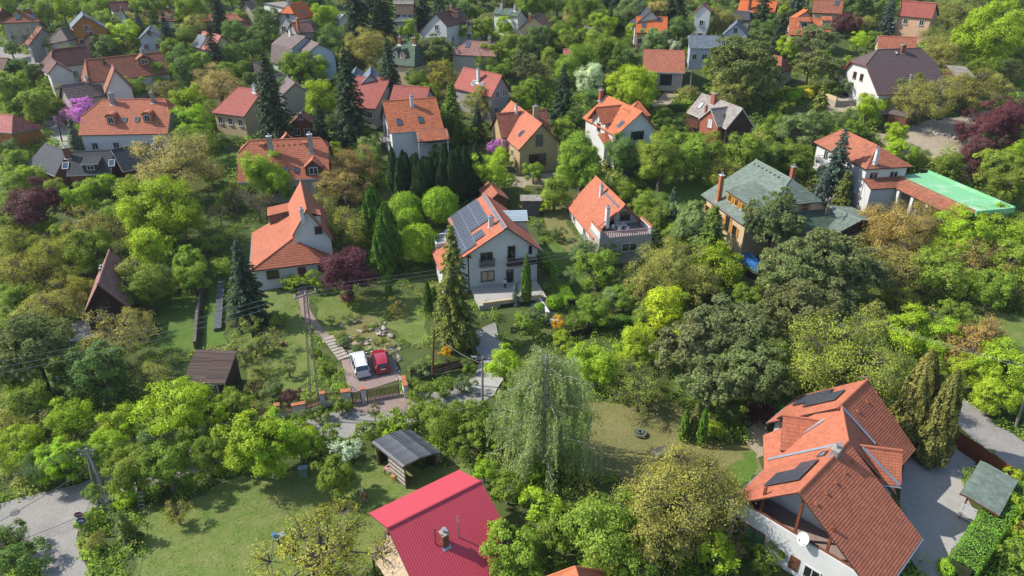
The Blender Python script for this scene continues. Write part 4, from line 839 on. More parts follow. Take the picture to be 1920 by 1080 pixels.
# -- houses further up the hill: (label, landmark, roof, wall, p1, p2, zr, front, back, e1, e2, extras)
def far(label, lm, roof, wall, p1, p2, zr, front, back, e1=0, e2=0, trim='trimbrown', chim=(), sky=(), wl=0, wr=0, wf=3, dorm=(), ov=.4, wz=1.5, **k):
    h = House('house', label, lm, roof=roof, wall=wall, trim=trim); k.setdefault('lmax', 8.5 if abs(p2[0] - p1[0]) < 22 else 99); m = h.wing(p1, p2, zr, front, back, e1, e2, ov=ov, **k)
    for c in chim: m.chimney(-1, c[:2], w=.65, d=.55, up=.9, mat=c[2] if len(c) > 2 else 'white')
    for c in sky: m.skylight(-1, c, w=.9, hh=1.3)
    for c in dorm: m.dormer(-1, c[:2], w=c[2], hw=1.3, kind=c[3], rise=.7, wall=c[4] if len(c) > 4 else None, win=(c[2] * .55, 1.0))
    if wf: m.auto('f', wf, wz)
    if wl: m.auto('l', wl, wz); m.window('l', 0, wz + 2.9, 1.0, 1.3)
    if wr: m.auto('r', wr, wz); m.window('r', 0, wz + 2.9, 1.0, 1.3)
    return h, m
h, m = far('red-tiled bungalow with cream walls between the tall spruces', 'cream bungalow', 'redtile', 'cream', (446, 164), (492, 169), 6.6, ('v1', (411, 213)), (4.5, 3), ('h', 2.0), 0, chim=((478, 172),))
h, m = far('long salmon-roofed house behind two spruces', 'long salmon house', 'redtile', 'beige', (668, 143), (733, 147), 7.0, ((700, 204), 2.8), (5, 2.8), wf=3)
h.wing((738, 160), (806, 164), 6.6, ((775, 190), 3.6), (4.5, 3), base=m.zb)
h, m = far('purple-brown mansard house with pale blue gable', 'mansard house', 'greybrown', 'bluewall', (534, 61), (573, 69), 7.4, [(3.6, 5.4), (4.6, 1.6)], [(3.6, 5.4), (4.6, 1.6)], chim=((545, 66),), wr=1, wf=0)
h.wing((573, 72), (598, 82), 6.6, [(2.6, 5.0), (3.4, 1.6)], [(3, 5.0), (3.8, 1.6)], base=m.zb)
h, m = far('large coral-roofed house with long ridge and white arched cross gable', 'long-ridged coral house', 'rust', 'white', (160, 112), (302, 97), 7.6, ((240, 147), 2.8), (5, 2.8), ('h', (146, 138)), 0, dorm=((272, 122, 2.4, 'gable', 'rust'),), wf=4, chim=((268, 103, 'greywall'),))
h.wing((206, 112), (214, 131), 7.2, (2.6, 3.0), (2.6, 3.0), base=m.zb, lmax=6)
h.wing((152, 111), (140, 128), 3.4, (2.2, 2.7), (2.2, 2.7), roof='bluegrey', base=m.zb + .2, cap=False, lmax=6)
far('brown-tiled roof house half hidden behind a spruce', 'brown-tiled house', 'greybrown', 'beige', (113, 160), (184, 150), 6.2, ((150, 186), 2.6), (4.5, 2.6), chim=((163, 152, 'white'),), course=.6)
far('house with pinkish-red hip roof and ochre wall at the left edge', 'pinkish hip-roofed house', 'pinkred', 'ochrewall', (-30, 212), (24, 216), 6.2, ((20, 250), 3.0), (4, 3.0), 0, ('h', (45, 243)), trim='teal', wf=2)
far('brown-roofed house cut by the left edge beside the street', 'brown edge house', 'brown', 'beige', (-20, 108), (16, 109), 6.4, ((5, 140), 2.8), (4, 2.8), wf=1)
h, m = far('maroon-roofed house with white pillars beside the street', 'maroon house', 'maroon', 'white', (98, 93), (160, 86), 6.4, ((120, 124), 2.7), (5, 2.7), ('h', 2.2), 0, wf=3)
h.wing((88, 100), (106, 118), 5.4, (2.2, 3.4), (2.8, 3.0), base=m.zb, lmax=7)
far('grey-brown pyramid-roofed house with white hip lines', 'pyramid-roofed house', 'greybrown', 'beige', (113, 53), (125, 51), 6.6, ((120, 77), 2.8), (5.5, 2.8), ('h', (92, 72)), ('h', (153, 71)), wf=3)
far('narrow tall brown roof house behind the bare tree', 'narrow brown house', 'rust', 'greywall', (70, 50), (79, 52), 6.6, ((72, 90), 2.4), (3.6, 2.6), wf=1)
far('orange hip-roofed villa with chimneys in the top left corner', 'top-left hipped villa', 'rust', 'beige', (36, 25), (61, 24), 6.8, ((40, 42), 3.0), (5, 3), ('h', (10, 38)), ('h', (80, 36)), chim=((37, 26, 'brick'), (55, 25, 'brick')), sky=((33, 32), (62, 31)), wf=3)
h, m = far('ochre timber house with grey and orange roof', 'ochre timber house', 'bluegrey', 'ochrewall', (148, 11), (156, 29), 7.2, (3.2, 4.6), (4.2, 4.0), wf=0, wr=2); m.solar(1, -2, .8, 4, 1)
far('small pale hut roof next to the ochre timber house', 'pale hut', 'pinkbrown', 'cream', (146, 44), (154, 47), 3.6, (2.2, 2.4), (2.2, 2.4), wf=1, wr=0)
far('little peach gable house right of the pyramid-roofed house', 'little peach gable', 'terracotta', 'peach', (166, 56), (170, 62), 4.6, (2.2, 2.8), (2.2, 2.8), wf=0, wr=1)
far('pale blue gable house with slate roof', 'pale blue gable house', 'bluegrey', 'bluewall', (284, 42), (278, 56), 5.2, (2.6, 3.2), (3.0, 3.0), wf=1, wr=2)
h, m = far('dark red house with small white gable near the top edge', 'white-spiked house', 'maroon', 'white', (203, 4), (240, 2), 6.4, ((222, 20), 2.8), (4, 2.8), wf=2); h.wing((226, 4), (226.5, 16), 6.0, (1.2, 2.8), (1.2, 2.8), base=m.zb, lmax=5)
far('red-brown house with chimney behind the catkin tree', 'red-brown cottage', 'rust', 'white', (297, 22), (329, 21), 5.6, ((312, 40), 2.6), (4, 2.6), chim=((317, 23, 'brick'),), sky=((317, 32),), wf=2, wl=1)
h, m = far('pink-roofed house with two rows of solar panels', 'pink solar house', 'pinkred', 'cream', (380, 59), (415, 67), 6.2, ('v1', (363, 88)), (4, 3), wf=2); m.solar(-1, *m.on(-1, (373, 65)), 4, 2, 1.1, 1.6)
far('peach house behind the tall spruce at the top', 'peach house', 'terracotta', 'peach', (392, 27), (442, 27), 5.2, ((415, 39), 2.6), (4, 2.6), ('h', 2), ('h', 2), wf=3)
far('brown roof house at the top edge beside the orange one', 'brown top house', 'greybrown', 'beige', (458, 4), (476, 2), 6.4, ((468, 26), 2.8), (4, 2.8), wf=1)
h, m = far('orange half-hipped house with white gable at the top', 'orange half-hipped house', 'vivid', 'white', (541, 8), (566, 4), 7.2, ((560, 36), 2.8), (4.6, 2.8), ('hh', (520, 21), 2.0), ('hh', 1.6, 1.8), sky=((568, 24),), chim=((542, 9, 'greywall'),), wf=2, wl=2)
far('plain reddish-brown roof house with orange chimney', 'reddish-brown house', 'pinkbrown', 'beige', (545, 42), (579, 39), 5.6, ((565, 62), 2.8), (4, 2.8), chim=((560, 56, 'terracap'),), wf=2)
far('flat pale roof building at the top', 'flat pale building', 'greyeternit', 'white', (497, 6), (533, 3), 4.2, ((512, 18), 3.8), (2, 4.0), wf=1, cap=False, course=3)
far('small white arched building beside the giant spruces', 'small white building', 'zincroof', 'white', (634, 25), (645, 27), 4.4, (1.6, 3.2), (1.6, 3.2), wf=1, cap=False)
far('white house with slate-grey roof right of the giant spruces', 'slate-grey house', 'bluegrey', 'white', (747, 33), (768, 33), 5.2, ((757, 41), 3.0), (4, 3), ('h', 1.5), ('h', 1.5), wf=2)
far('pink house with pale roof at the top edge', 'pink house', 'greyeternit', 'peach', (738, 0), (776, 0), 7.4, ((757, 8), 5.4), (3, 5.4), wf=3, wz=3.5)
h, m = far('white gable house with brown roof and red dormer', 'red-dormer house', 'brown', 'white', (816, 25), (862, 15), 7.6, ((855, 46), 3.0), (5, 3.0), dorm=((856, 34, 1.8, 'shed', 'brickred'),), chim=((846, 19, 'terracap'),), wl=2, wf=2)
far('low brown-roofed annexe right of the red-dormer house', 'brown annexe', 'greybrown', 'white', (878, 40), (905, 33), 5.0, ((885, 49), 3.0), (3.6, 3), wf=2, wl=1)
far('green-roofed chalet with two white dormers', 'green chalet', 'moss', 'cream', (752, 77), (778, 79), 7.6, ((745, 122), 3.0), (5, 3), ('h', (728, 93)), ('h', 2.4), chim=((750, 82, 'brickred'), (778, 82, 'brickred')), dorm=((742, 109, 1.3, 'gable'), (755, 111, 1.3, 'gable')), wf=3)
far('house with dusty pink half-hipped roof and dark skylight', 'dusty pink roof', 'pinkbrown', 'beige', (878, 77), (926, 79), 7.4, ((880, 104), 3.2), (5, 3.2), ('hh', (860, 88), 1.8), ('hh', (938, 95), 1.8), sky=((877, 84),), chim=((918, 80, 'greywall'),), wf=2)
h, m = far('pair of pale blue-grey gable roofs on one low building', 'twin blue-grey gables', 'bluegrey', 'bluewall', (672, 116), (662, 140), 5.6, (2.6, 3.4), (2.8, 3.4), wf=0, wr=1); h.wing((696, 112), (694, 140), 6.0, (2.8, 3.4), (3.2, 3.4), base=m.zb, lmax=8.5)
far('grey-brown gabled hut left of the low grey hip roof', 'grey-brown hut', 'greybrown', 'beige', (473, 117), (498, 115), 5.2, ((485, 139), 2.6), (3, 2.6), wf=1)
h, m = far('low grey hip-roofed cottage in the shade of trees', 'grey hip cottage', 'greybrown', 'beige', (505, 141), (530, 138), 5.2, ((515, 165), 2.6), (4, 2.6), ('h', 1.6), 0, wf=2); h.wing((538, 144), (553, 156), 4.8, (3, 2.6), (3, 2.6), base=m.zb)
far('dark wooden chalet deep between the spruces', 'dark wooden chalet', 'maroon', 'wood', (566, 207), (562, 217), 4.6, (2.2, 3.0), (2.2, 3.0), wf=0, wr=2)
far('green roofed house in the top middle', 'top green house', 'moss', 'white', (930, 14), (978, 19), 6.2, ((955, 29), 3.0), (4, 3), chim=((941, 16, 'greywall'), (966, 19, 'greywall')), sky=((938, 21), (958, 22)), wf=2)
far('brown gable house with cream front and dark window', 'cream gable house', 'brown', 'cream', (1020, 19), (1000, 31), 7.2, ('v2', (971, 55)), ('v2', (1030, 57)), wf=0, wr=2, chim=((1003, 27, 'terracap'),))
h, m = far('bright orange plain-roofed house with glazed veranda', 'bright orange house', 'vivid', 'peach', (1193, 31), (1252, 32), 6.6, ((1222, 62), 2.8), (4.5, 2.8), sky=((1207, 47), (1237, 37)), wf=4, course=.5)
far('narrow white gable house with brown roof beside a dark round tree', 'narrow white gable house', 'rust', 'white', (1322, 4), (1319, 8), 8.6, ('v2', (1300, 25)), ('v2', (1335, 22)), wf=0, wr=1, ovg=.2)
far('orange-roofed house at the top edge right of centre', 'top orange house', 'vivid', 'white', (1388, 0), (1458, 3), 6.4, ((1420, 24), 2.8), (4, 2.8), chim=((1405, 18, 'brick'),), wf=3)
far('grey gable house with pale blue front', 'grey gable house', 'bluegrey', 'bluewall', (1382, 36), (1381, 44), 6.0, ('v2', (1354, 67)), ('v2', (1404, 68)), wf=0, wr=3)
far('dark grey roof behind the grey gable house', 'dark grey roof', 'slate', 'greywall', (1380, 20), (1405, 22), 5.6, ((1395, 37), 3.2), (3, 3.2), ('h', 1.2), ('h', 1.2), wf=1)
far('pale blue house with slate-blue single-slope roof', 'slate-blue house', 'bluegrey', 'bluewall', (1291, 66), (1353, 67), 6.2, ((1322, 90), 4.0), (1.2, 5.4), wf=3, wz=2.0, cap=False, trim='trimwhite')
h, m = far('open garage with weathered orange tile roof and white verges', 'orange garage', 'terracotta', 'beige', (1207, 93), (1284, 95), 6.0, ((1245, 136), 2.7), (4.5, 2.7), trim='trimwhite', wf=0, course=.42)
for k in (-2.6, .6): m.door('f', k, 2.6, 2.3, 'shadeinside')  # near-black panels paint the shade inside the open garage bays
far('tiny pink roof in the trees', 'tiny pink roof', 'pinkred', 'white', (1056, 92), (1094, 93), 4.6, ((1075, 104), 3.2), (3, 3.2), wf=1)
far('grey flat-roofed shed behind a reddish hedge', 'grey flat shed', 'greyeternit', 'greywall', (1098, 46), (1130, 47), 3.4, ((1112, 54), 3.0), (2, 3.0), wf=0, cap=False)
far('small house with rust-red roof and blinds at the hedge', 'rust-red cottage', 'rust', 'beige', (1450, 104), (1466, 106), 5.8, ((1462, 136), 2.8), (4, 2.8), ('h', 2), ('h', (1488, 128)), wf=3, chim=())
far('orange house with white balcony among conifers', 'balcony house', 'orange', 'peach', (1480, 33), (1558, 35), 7.2, ((1500, 66), 3.6), (4, 3.6), wf=3, dorm=((1507, 52, 2.4, 'shed'), (1548, 50, 2.0, 'shed')))
far('vivid orange gable rising behind the balcony house', 'vivid orange gable', 'vivid', 'peach', (1506, 17), (1514, 20), 7.8, ('v1', (1482, 32)), (4, 4.0), wf=0)
far('brown-orange roof house at the top right', 'top brown-orange house', 'rust', 'cream', (1526, 0), (1582, 2), 7.2, ((1555, 25), 2.8), (4, 2.8), sky=((1569, 6),), wf=2)
h, m = far('peach house with plain red roof and glazed balcony', 'plain red-roofed house', 'redtile', 'peach', (1690, 1), (1757, 6), 9.2, ('v1', (1682, 29)), (4, 6.2), wf=2, wz=4.6, wl=1); m.balcony('l', 0, 3.2, 4, 1.5, 'trimwhite')
far('long flat orange tiled roof right behind the mauve roof', 'long orange roof', 'terracotta', 'cream', (1647, 67), (1720, 70), 6.0, ((1683, 92), 3.6), (3.5, 3.6), trim='trimwhite', wf=2)
far('low grey flat roof with brown fascia in the garden', 'grey garden roof', 'greyeternit', 'brick', (1775, 124), (1812, 126), 3.4, ((1790, 142), 3.0), (2.5, 3.2), wf=0, cap=False, course=3)
far('orange roof sliver at the left edge', 'orange sliver', 'terracotta', 'brick', (-22, 14), (4, 15), 5.6, ((0, 28), 2.6), (3.5, 2.6), wf=1)
far('grey-roofed house with skylights behind the bright orange one', 'grey skylight house', 'slate', 'white', (1196, 6), (1222, 20), 6.6, (4, 3.2), (4, 3.2), wf=1, chim=((1206, 10, 'brick'),))


# ------------------------------------------------------------------ plant library (crowns made of leaf-sized faces)
def unit(v): return v / (np.linalg.norm(v, axis=-1, keepdims=True) + 1e-9)
def rdir(rng, n): return unit(rng.normal(size=(n, 3)))
def leaf_mesh(name, C, N, size, asp, rng, mat, T=None):
    """kite-shaped leaves or sprays: centre C, normal N, long axis T"""
    n = len(C); C = np.asarray(C, np.float32); N = unit(np.asarray(N, float))
    T = rng.normal(size=(n, 3)) if T is None else np.asarray(T, float)
    T = unit(T - N * np.sum(T * N, 1, keepdims=True)); B = np.cross(N, T)
    l = (size * np.ones(n))[:, None] * rng.uniform(.7, 1.3, (n, 1)); w = l * asp
    V = np.empty((n, 4, 3), np.float32)
    V[:, 0] = C - T * l * .5; V[:, 1] = C + B * w * .5 + T * l * .08 + N * w * .12; V[:, 2] = C + T * l * .5; V[:, 3] = C - B * w * .5 + T * l * .08 + N * w * .12
    me = bpy.data.meshes.new(name); me.vertices.add(n * 4); me.vertices.foreach_set('co', V.ravel())
    me.loops.add(n * 4); me.loops.foreach_set('vertex_index', np.arange(n * 4, dtype=np.int32))
    me.polygons.add(n); me.polygons.foreach_set('loop_start', np.arange(0, n * 4, 4, dtype=np.int32))
    me.materials.append(MATS[mat]); me.update(calc_edges=True); me.validate()
    return me
def wood_mesh(name, segs, mat):
    mb = MB()
    for p, q, r0, r1, n in segs: mb.tube(p, q, r0, r1, n, 0, False)
    me = bpy.data.meshes.new(name); me.from_pydata(mb.v, [], mb.f); me.materials.append(MATS[mat])
    me.polygons.foreach_set('use_smooth', [True] * len(me.polygons)); me.update(); return me
def bent(p, q, r0, r1, rng, n=5, k=3, wob=.12, sag=.1):
    p = np.asarray(p, float); q = np.asarray(q, float); l = np.linalg.norm(q - p); P = [p]
    for i in range(1, k): t = i / k; P.append(p + (q - p) * t + rng.normal(size=3) * l * wob * .4 + EZ * math.sin(t * math.pi) * l * sag)
    P.append(q)
    return [(a, b, r0 + (r1 - r0) * i / k, r0 + (r1 - r0) * (i + 1) / k, n) for i, (a, b) in enumerate(zip(P[:-1], P[1:]))]
PROTO = {}
def dec(seed, Wd, H, nl, ncl, nlf, ls, bark='greybark', asp=.62, rag=.36, low=-.75, twigs=False, zc=.62, flat=.8):
    """broadleaf: lobes spread over an uneven crown, clumps on the lobes, leaves on the clumps"""
    rng = np.random.default_rng(seed); a = Wd / 2; ch = H * (1 - .10) / 2; cz = H - ch
    d = rdir(rng, nl * 6); d = d[d[:, 2] > low]
    keep = []
    for v in d:                                   # spread the lobes apart
        if all(np.dot(v, u) < 1 - 1.9 / nl for u in keep): keep.append(v)
        if len(keep) == nl: break
    d = np.array(keep); rad = rng.uniform(.60 - rag * .6, .80 + rag * .35, (len(d), 1))
    lob = d * rad * np.array((a, a, ch)); lob = np.vstack([lob, rng.normal(size=(max(2, nl // 6), 3)) * np.array((a, a, ch)) * .25])
    lr = rng.uniform(.20, .36, len(lob)) * a * (1 + .6 * rag) * (14 / max(8, nl)) ** .25
    out = unit(lob / np.array((a, a, ch))); C, N = [], []; tw = []
    for p, r, o in zip(lob, lr, out):
        cd = unit(rdir(rng, ncl) + o * .75 + np.array((0, 0, .25))); cp = p + cd * r * rng.uniform(.55, 1.12, (ncl, 1)) * np.array((1, 1, flat))
        if twigs: tw.append((p, cp))
        cr = r * rng.uniform(.20, .42, (ncl, 1)); m = max(2, int(nlf))
        g = rng.normal(size=(ncl, m, 3)) * .6; pos = cp[:, None] + g * cr[:, None] * np.array((1, 1, .75))
        C.append(pos.reshape(-1, 3)); nn = cd[:, None] * 1.0 + rng.normal(size=(ncl, m, 3)) * .42 + np.array((0, 0, .4)); N.append(nn.reshape(-1, 3))
    C = np.vstack(C) + np.array((0, 0, cz)); N = np.vstack(N); C[:, 2] = np.maximum(C[:, 2], .12)
    me = leaf_mesh('crown', C, N, ls, asp, rng, 'leaf')
    tr = .028 * H + .02 * Wd; segs = bent((0, 0, -.6), (0, 0, H * .33), tr, tr * .75, rng, 7, 3, .05, 0)
    top = np.array((0, 0, H * .33))
    for p, r in zip(lob, lr):
        q = p + np.array((0, 0, cz)); s0 = top + EZ * rng.uniform(-.06, .2) * H * .5
        segs += bent(s0, q, tr * rng.uniform(.28, .5), tr * .1, rng, 5, 3, .14, .05)
    for p, cp in tw:
        for c in cp: segs += bent(p + np.array((0, 0, cz)), c + np.array((0, 0, cz)) + unit(c - p) * .25, .035, .012, rng, 3, 2, .15, .02)
    return me, wood_mesh('trunk', segs, bark), Wd, H, cz / H
def pine(seed, Wd, H, nl, ls=.34, dens=1.):
    rng = np.random.default_rng(seed); a = Wd / 2; ch = H * .40; cz = H - ch; d = rdir(rng, nl * 4); d = d[d[:, 2] > -.55][:nl]
    lob = d * rng.uniform(.45, .95, (len(d), 1)) * np.array((a, a, ch)); lr = rng.uniform(.14, .25, len(lob)) * a; C, N, T = [], [], []
    for p, r in zip(lob, lr):
        nt_ = int(26 * dens); o = unit(p / np.array((a, a, ch))); cd = unit(rdir(rng, nt_) + o * .6 + np.array((0, 0, .55))); tp = p + cd * r * np.array((1.15, 1.15, .62)) * rng.uniform(.6, 1.1, (nt_, 1))
        k = 13; t = unit(cd[:, None] * .7 + rng.normal(size=(nt_, k, 3)) * .7 + np.array((0, 0, .35)))
        C.append((tp[:, None] + t * ls * .45).reshape(-1, 3)); T.append(t.reshape(-1, 3)); N.append((rng.normal(size=(nt_, k, 3)) * .8 + np.array((0, 0, .6)) + cd[:, None] * .5).reshape(-1, 3))
    C = np.vstack(C) + np.array((0, 0, cz)); me = leaf_mesh('crown', C, np.vstack(N), ls, .30, rng, 'needle', np.vstack(T))
    tr = .03 * H; segs = bent((0, 0, -.6), (rng.normal() * .3, rng.normal() * .3, H * .86), tr, tr * .25, rng, 7, 5, .02, 0)
    for p in lob: zz = cz + p[2] - abs(p[0] * .2) - .5; segs += bent((0, 0, max(H * .25, min(zz, H * .84))), p + np.array((0, 0, cz)), tr * .26, tr * .08, rng, 4, 3, .1, .02)
    return me, wood_mesh('trunk', segs, 'bark'), Wd, H, cz / H
def spruce(seed, Wd, H, nw=26, ls=.42, droop=.28, dens=1., ragged=.25):
    rng = np.random.default_rng(seed); C, N, T, segs = [], [], [], []; tr = .016 * H + .05
    segs += [((0, 0, -.5), (0, 0, H * .6), tr, tr * .5, 7), ((0, 0, H * .6), (0, 0, H * .985), tr * .5, .02, 5)]
    for i in range(nw):
        f = (i + rng.uniform(-.3, .3)) / nw; z = H * (.05 + .94 * f); R0 = Wd / 2 * (1 - max(0, f)) ** .82 + .12; nb = max(4, int(9 - 4 * f)); a0 = rng.uniform(0, 6.28)
        for k in range(nb):
            l = R0 * rng.uniform(1 - ragged * 1.3, 1 + ragged * .5); az = a0 + 6.283 * k / nb + rng.normal() * .18; o = np.array((math.cos(az), math.sin(az), 0)); lat = np.array((-o[1], o[0], 0))
            up = .35 * (f - .35); tip = np.array((0, 0, z)) + o * l + EZ * (up * l - droop * l)
            if l > .5: segs.append(((0, 0, z), tuple(np.array((0, 0, z)) + o * l * .85 + EZ * (up - droop * .6) * l * .85), .03 + .012 * l, .012, 3))
            m = max(6, int(l * 22 * dens)); t = rng.uniform(.18, 1.03, m) ** .8; wd = l * .24 * (1.1 - t) + .16
            u = rng.uniform(-1, 1, m); zz = up * t * l - droop * l * t ** 1.7 - abs(u) * wd * .35 - rng.uniform(0, .18, m)
            C.append(np.array((0, 0, z)) + o * (t * l)[:, None] + lat * (u * wd)[:, None] + EZ * zz[:, None])
            T.append(o * 1. + lat * (u * .9)[:, None] - EZ * (droop + rng.uniform(-.1, .45, m))[:, None]); N.append(EZ * 1. + o * .35 + rng.normal(size=(m, 3)) * .38)
    me = leaf_mesh('crown', np.vstack(C), np.vstack(N), ls, .42, rng, 'needle', np.vstack(T))
    return me, wood_mesh('trunk', segs, 'bark'), Wd, H, .42
def column(seed, Wd, H, n, ls=.3, tip=1.6, flute=.10):
    """thuja or cypress: upright sprays over a narrow body"""
    rng = np.random.default_rng(seed); f = rng.uniform(0, 1, n) ** .85; az = rng.uniform(0, 6.283, n)
    prof = np.minimum(1, (f * 6 + .45)) * (1 - f ** tip) ** .62
    r = Wd / 2 * prof * (1 + flute * np.sin(az * 5 + 3 * np.sin(f * 9) + seed) + flute * np.sin(az * 9 + f * 14)) * (.55 + .47 * rng.uniform(0, 1, n) ** .35) + .03
    C = np.stack([r * np.cos(az), r * np.sin(az), .1 + f * H * .99], 1); o = np.stack([np.cos(az), np.sin(az), np.zeros(n)], 1)
    me = leaf_mesh('crown', C, o + rng.normal(size=(n, 3)) * .45 + np.array((0, 0, .25)), ls, .45, rng, 'needle', EZ + o * .35 + rng.normal(size=(n, 3)) * .3)
    segs = [((0, 0, -.4), (0, 0, H * .85), .05 * Wd + .05, .02, 6)]
    return me, wood_mesh('trunk', segs, 'bark'), Wd, H, .5
def ball(seed, Wd, H, n, ls=.26, stem=.3, flat=.8):
    """clipped round head on a stem"""
    rng = np.random.default_rng(seed); d = rdir(rng, n); d[:, 2] = np.where(d[:, 2] < -.75, -d[:, 2], d[:, 2]); az = np.arctan2(d[:, 1], d[:, 0]); el = np.arcsin(d[:, 2])
    ch = H * (1 - stem) / 2; r = 1 + .05 * np.sin(az * 13 + 2 * np.sin(el * 8)) + .05 * np.sin(az * 4 + el * 6 + seed) + .045 * rng.normal(size=n)
    C = d * r[:, None] * np.array((Wd / 2, Wd / 2, ch)) * (.78 + .22 * rng.uniform(0, 1, (n, 1)) ** .4) + np.array((0, 0, H - ch))
    me = leaf_mesh('crown', C, d + rng.normal(size=(n, 3)) * .4 + np.array((0, 0, .3)), ls, .6, rng, 'leaf')
    segs = [((0, 0, -.4), (0, 0, H * .6), .12, .09, 7)] + [s_ for k in range(7) for s_ in bent((0, 0, H * .45), d[k * 3] * np.array((Wd, Wd, ch * 2)) * .4 + np.array((0, 0, H - ch)), .06, .02, rng, 4)]
    return me, wood_mesh('trunk', segs, 'bark'), Wd, H, 1 - (1 - stem) / 2
def birch(seed, Wd, H):
    rng = np.random.default_rng(seed); C, N, T, segs = [], [], [], []; bm = []
    trunk = [np.array((0, 0, -.5)), np.array((.1, 0, H * .3)), np.array((-.1, .1, H * .62)), np.array((.15, 0, H * .97))]
    for k, (p, q) in enumerate(zip(trunk[:-1], trunk[1:])): segs.append((p, q, .24 - .07 * k, .17 - .06 * k, 7))
    for k in range(78):
        f = rng.uniform(.10, .98); az = rng.uniform(0, 6.283); l = Wd / 2 * (math.sin(min(1, (1 - f) * 1.9 + .12) * 1.45)) * rng.uniform(.55, 1.05); o = np.array((math.cos(az), math.sin(az), 0))
        p = np.array((0, 0, H * f * .96)); q = p + o * l + EZ * l * rng.uniform(.05, .6); q[2] = min(q[2], H)
        segs += bent(p, q, .05 * (1.3 - f), .014, rng, 4, 4, .1, .16)
        for j in range(int(8 + l * 4.6)):
            t = rng.uniform(.25, 1.05); s0 = p + (q - p) * t + EZ * math.sin(min(1, t) * 3.14) * l * .14 + rng.normal(size=3) * .2; ln = rng.uniform(1.0, 4.2); m = int(ln * 12); u = rng.uniform(0, 1, m)
            sw = rng.normal(size=2) * .25
            C.append(s0 + np.stack([sw[0] * u + o[0] * .2 * u, sw[1] * u + o[1] * .2 * u, -u * ln], 1) + rng.normal(size=(m, 3)) * .06); T.append(np.tile((sw[0] * .3, sw[1] * .3, -1.), (m, 1)) + rng.normal(size=(m, 3)) * .25); N.append(rng.normal(size=(m, 3)) + o * .8 + np.array((0, 0, .4)))
            if j % 7 == 0: segs.append((s0, s0 + np.array((sw[0], sw[1], -ln * .7)), .014, .007, 3))
    C = np.vstack(C); C[:, 2] = np.maximum(C[:, 2], .3)
    me = leaf_mesh('crown', C, np.vstack(N), .21, .42, rng, 'leaf', np.vstack(T))
    return me, wood_mesh('trunk', segs, 'birchbark'), Wd, H, .5
def bare(seed, Wd, H, leaves=0, ls=.2):
    """open crown of grey twigs"""
    rng = np.random.default_rng(seed); segs = bent((0, 0, -.5), (0, 0, H * .35), .05 * Wd * .5 + .06, .04 * Wd * .5, rng, 7, 3, .04, 0); tips = []
    def grow(p, d, l, r, lev):
        q = p + d * l; segs.extend(bent(p, q, r, r * .6, rng, 4 if lev < 2 else 3, 2, .12, .03)); tips.append(q)
        if lev < 4:
            for k in range(3 if lev else 5): grow(p + (q - p) * rng.uniform(.55, 1), unit(d + rng.normal(size=3) * .52 + np.array((0, 0, .12))), l * rng.uniform(.55, .78), r * .55, lev + 1)
    for k in range(5): a_ = 6.283 * k / 5 + rng.normal() * .3; grow(np.array((0, 0, H * .3)), unit(np.array((math.cos(a_), math.sin(a_), rng.uniform(.5, 1.3)))), H * .30, .022 * H * .5, 0)
    tips = np.array(tips); sc = np.array((Wd / 2 / np.abs(tips[:, :2]).max(), Wd / 2 / np.abs(tips[:, :2]).max(), H / tips[:, 2].max()))
    segs = [(np.asarray(p) * sc, np.asarray(q) * sc, r0, r1, n) for p, q, r0, r1, n in segs]; tips = tips * sc
    sel = tips[rng.integers(0, len(tips), max(30, leaves))] + rng.normal(size=(max(30, leaves), 3)) * .22
    me = leaf_mesh('crown', sel, rng.normal(size=sel.shape) + np.array((0, 0, .6)), ls, .6, rng, 'leaf')
    return me, wood_mesh('trunk', segs, 'greybark'), Wd, H, .6
def proto(key, fn, *variants):
    PROTO[key] = [fn(*v[:-1], **v[-1]) if isinstance(v[-1], dict) else fn(*v) for v in variants]
# sizes: small (shrub to 3 m), middle, large
proto('dS', dec, (1, 2.6, 2.6, 10, 17, 17, .14, {'low': -.7}), (2, 2.6, 2.1, 11, 16, 17, .14, {'low': -.8, 'rag': .5}), (3, 2.4, 3.1, 11, 16, 17, .14, {'rag': .45}))
proto('dM', dec, (11, 6, 6.8, 24, 26, 22, .19), (12, 6, 6.0, 20, 28, 22, .19, {'rag': .55}), (13, 5.6, 7.4, 26, 24, 22, .19, {'rag': .45}), (14, 6.4, 6.2, 28, 24, 21, .19, {'rag': .6, 'low': -.5}), (15, 5.8, 6.4, 22, 26, 22, .19, {'rag': .7}), (16, 6.2, 7.0, 30, 22, 21, .18, {'rag': .5, 'flat': .6}))
proto('dL', dec, (21, 11, 11.5, 44, 38, 23, .24), (22, 11, 10.5, 50, 34, 23, .24, {'rag': .5}), (23, 10.5, 12.5, 42, 38, 23, .24, {'rag': .45}), (24, 10.8, 11, 46, 36, 23, .24, {'rag': .65}))
proto('oS', dec, (31, 2.6, 2.4, 9, 13, 12, .13, {'rag': .6, 'twigs': True, 'asp': .5}), (32, 2.6, 2.8, 8, 13, 12, .13, {'rag': .6, 'twigs': True, 'asp': .5}))
proto('oM', dec, (41, 6, 6.0, 19, 22, 15, .17, {'rag': .6, 'twigs': True, 'asp': .5}), (42, 6.3, 5.6, 20, 20, 15, .17, {'rag': .7, 'twigs': True, 'asp': .5}), (43, 5.8, 6.6, 18, 22, 15, .17, {'rag': .6, 'twigs': True, 'asp': .5}))
proto('oL', dec, (51, 11.5, 9.5, 40, 32, 18, .19, {'rag': .6, 'twigs': True, 'asp': .5}), (52, 11, 10.5, 38, 32, 18, .19, {'rag': .65, 'twigs': True, 'asp': .5}))
proto('pM', pine, (61, 6, 8, 46), (62, 6.4, 7.4, 50)); proto('pL', pine, (71, 10.5, 12, 92, .42, 1.15), (72, 11, 11, 96, .42, 1.15), (73, 9.5, 12.5, 84, .42, 1.15))
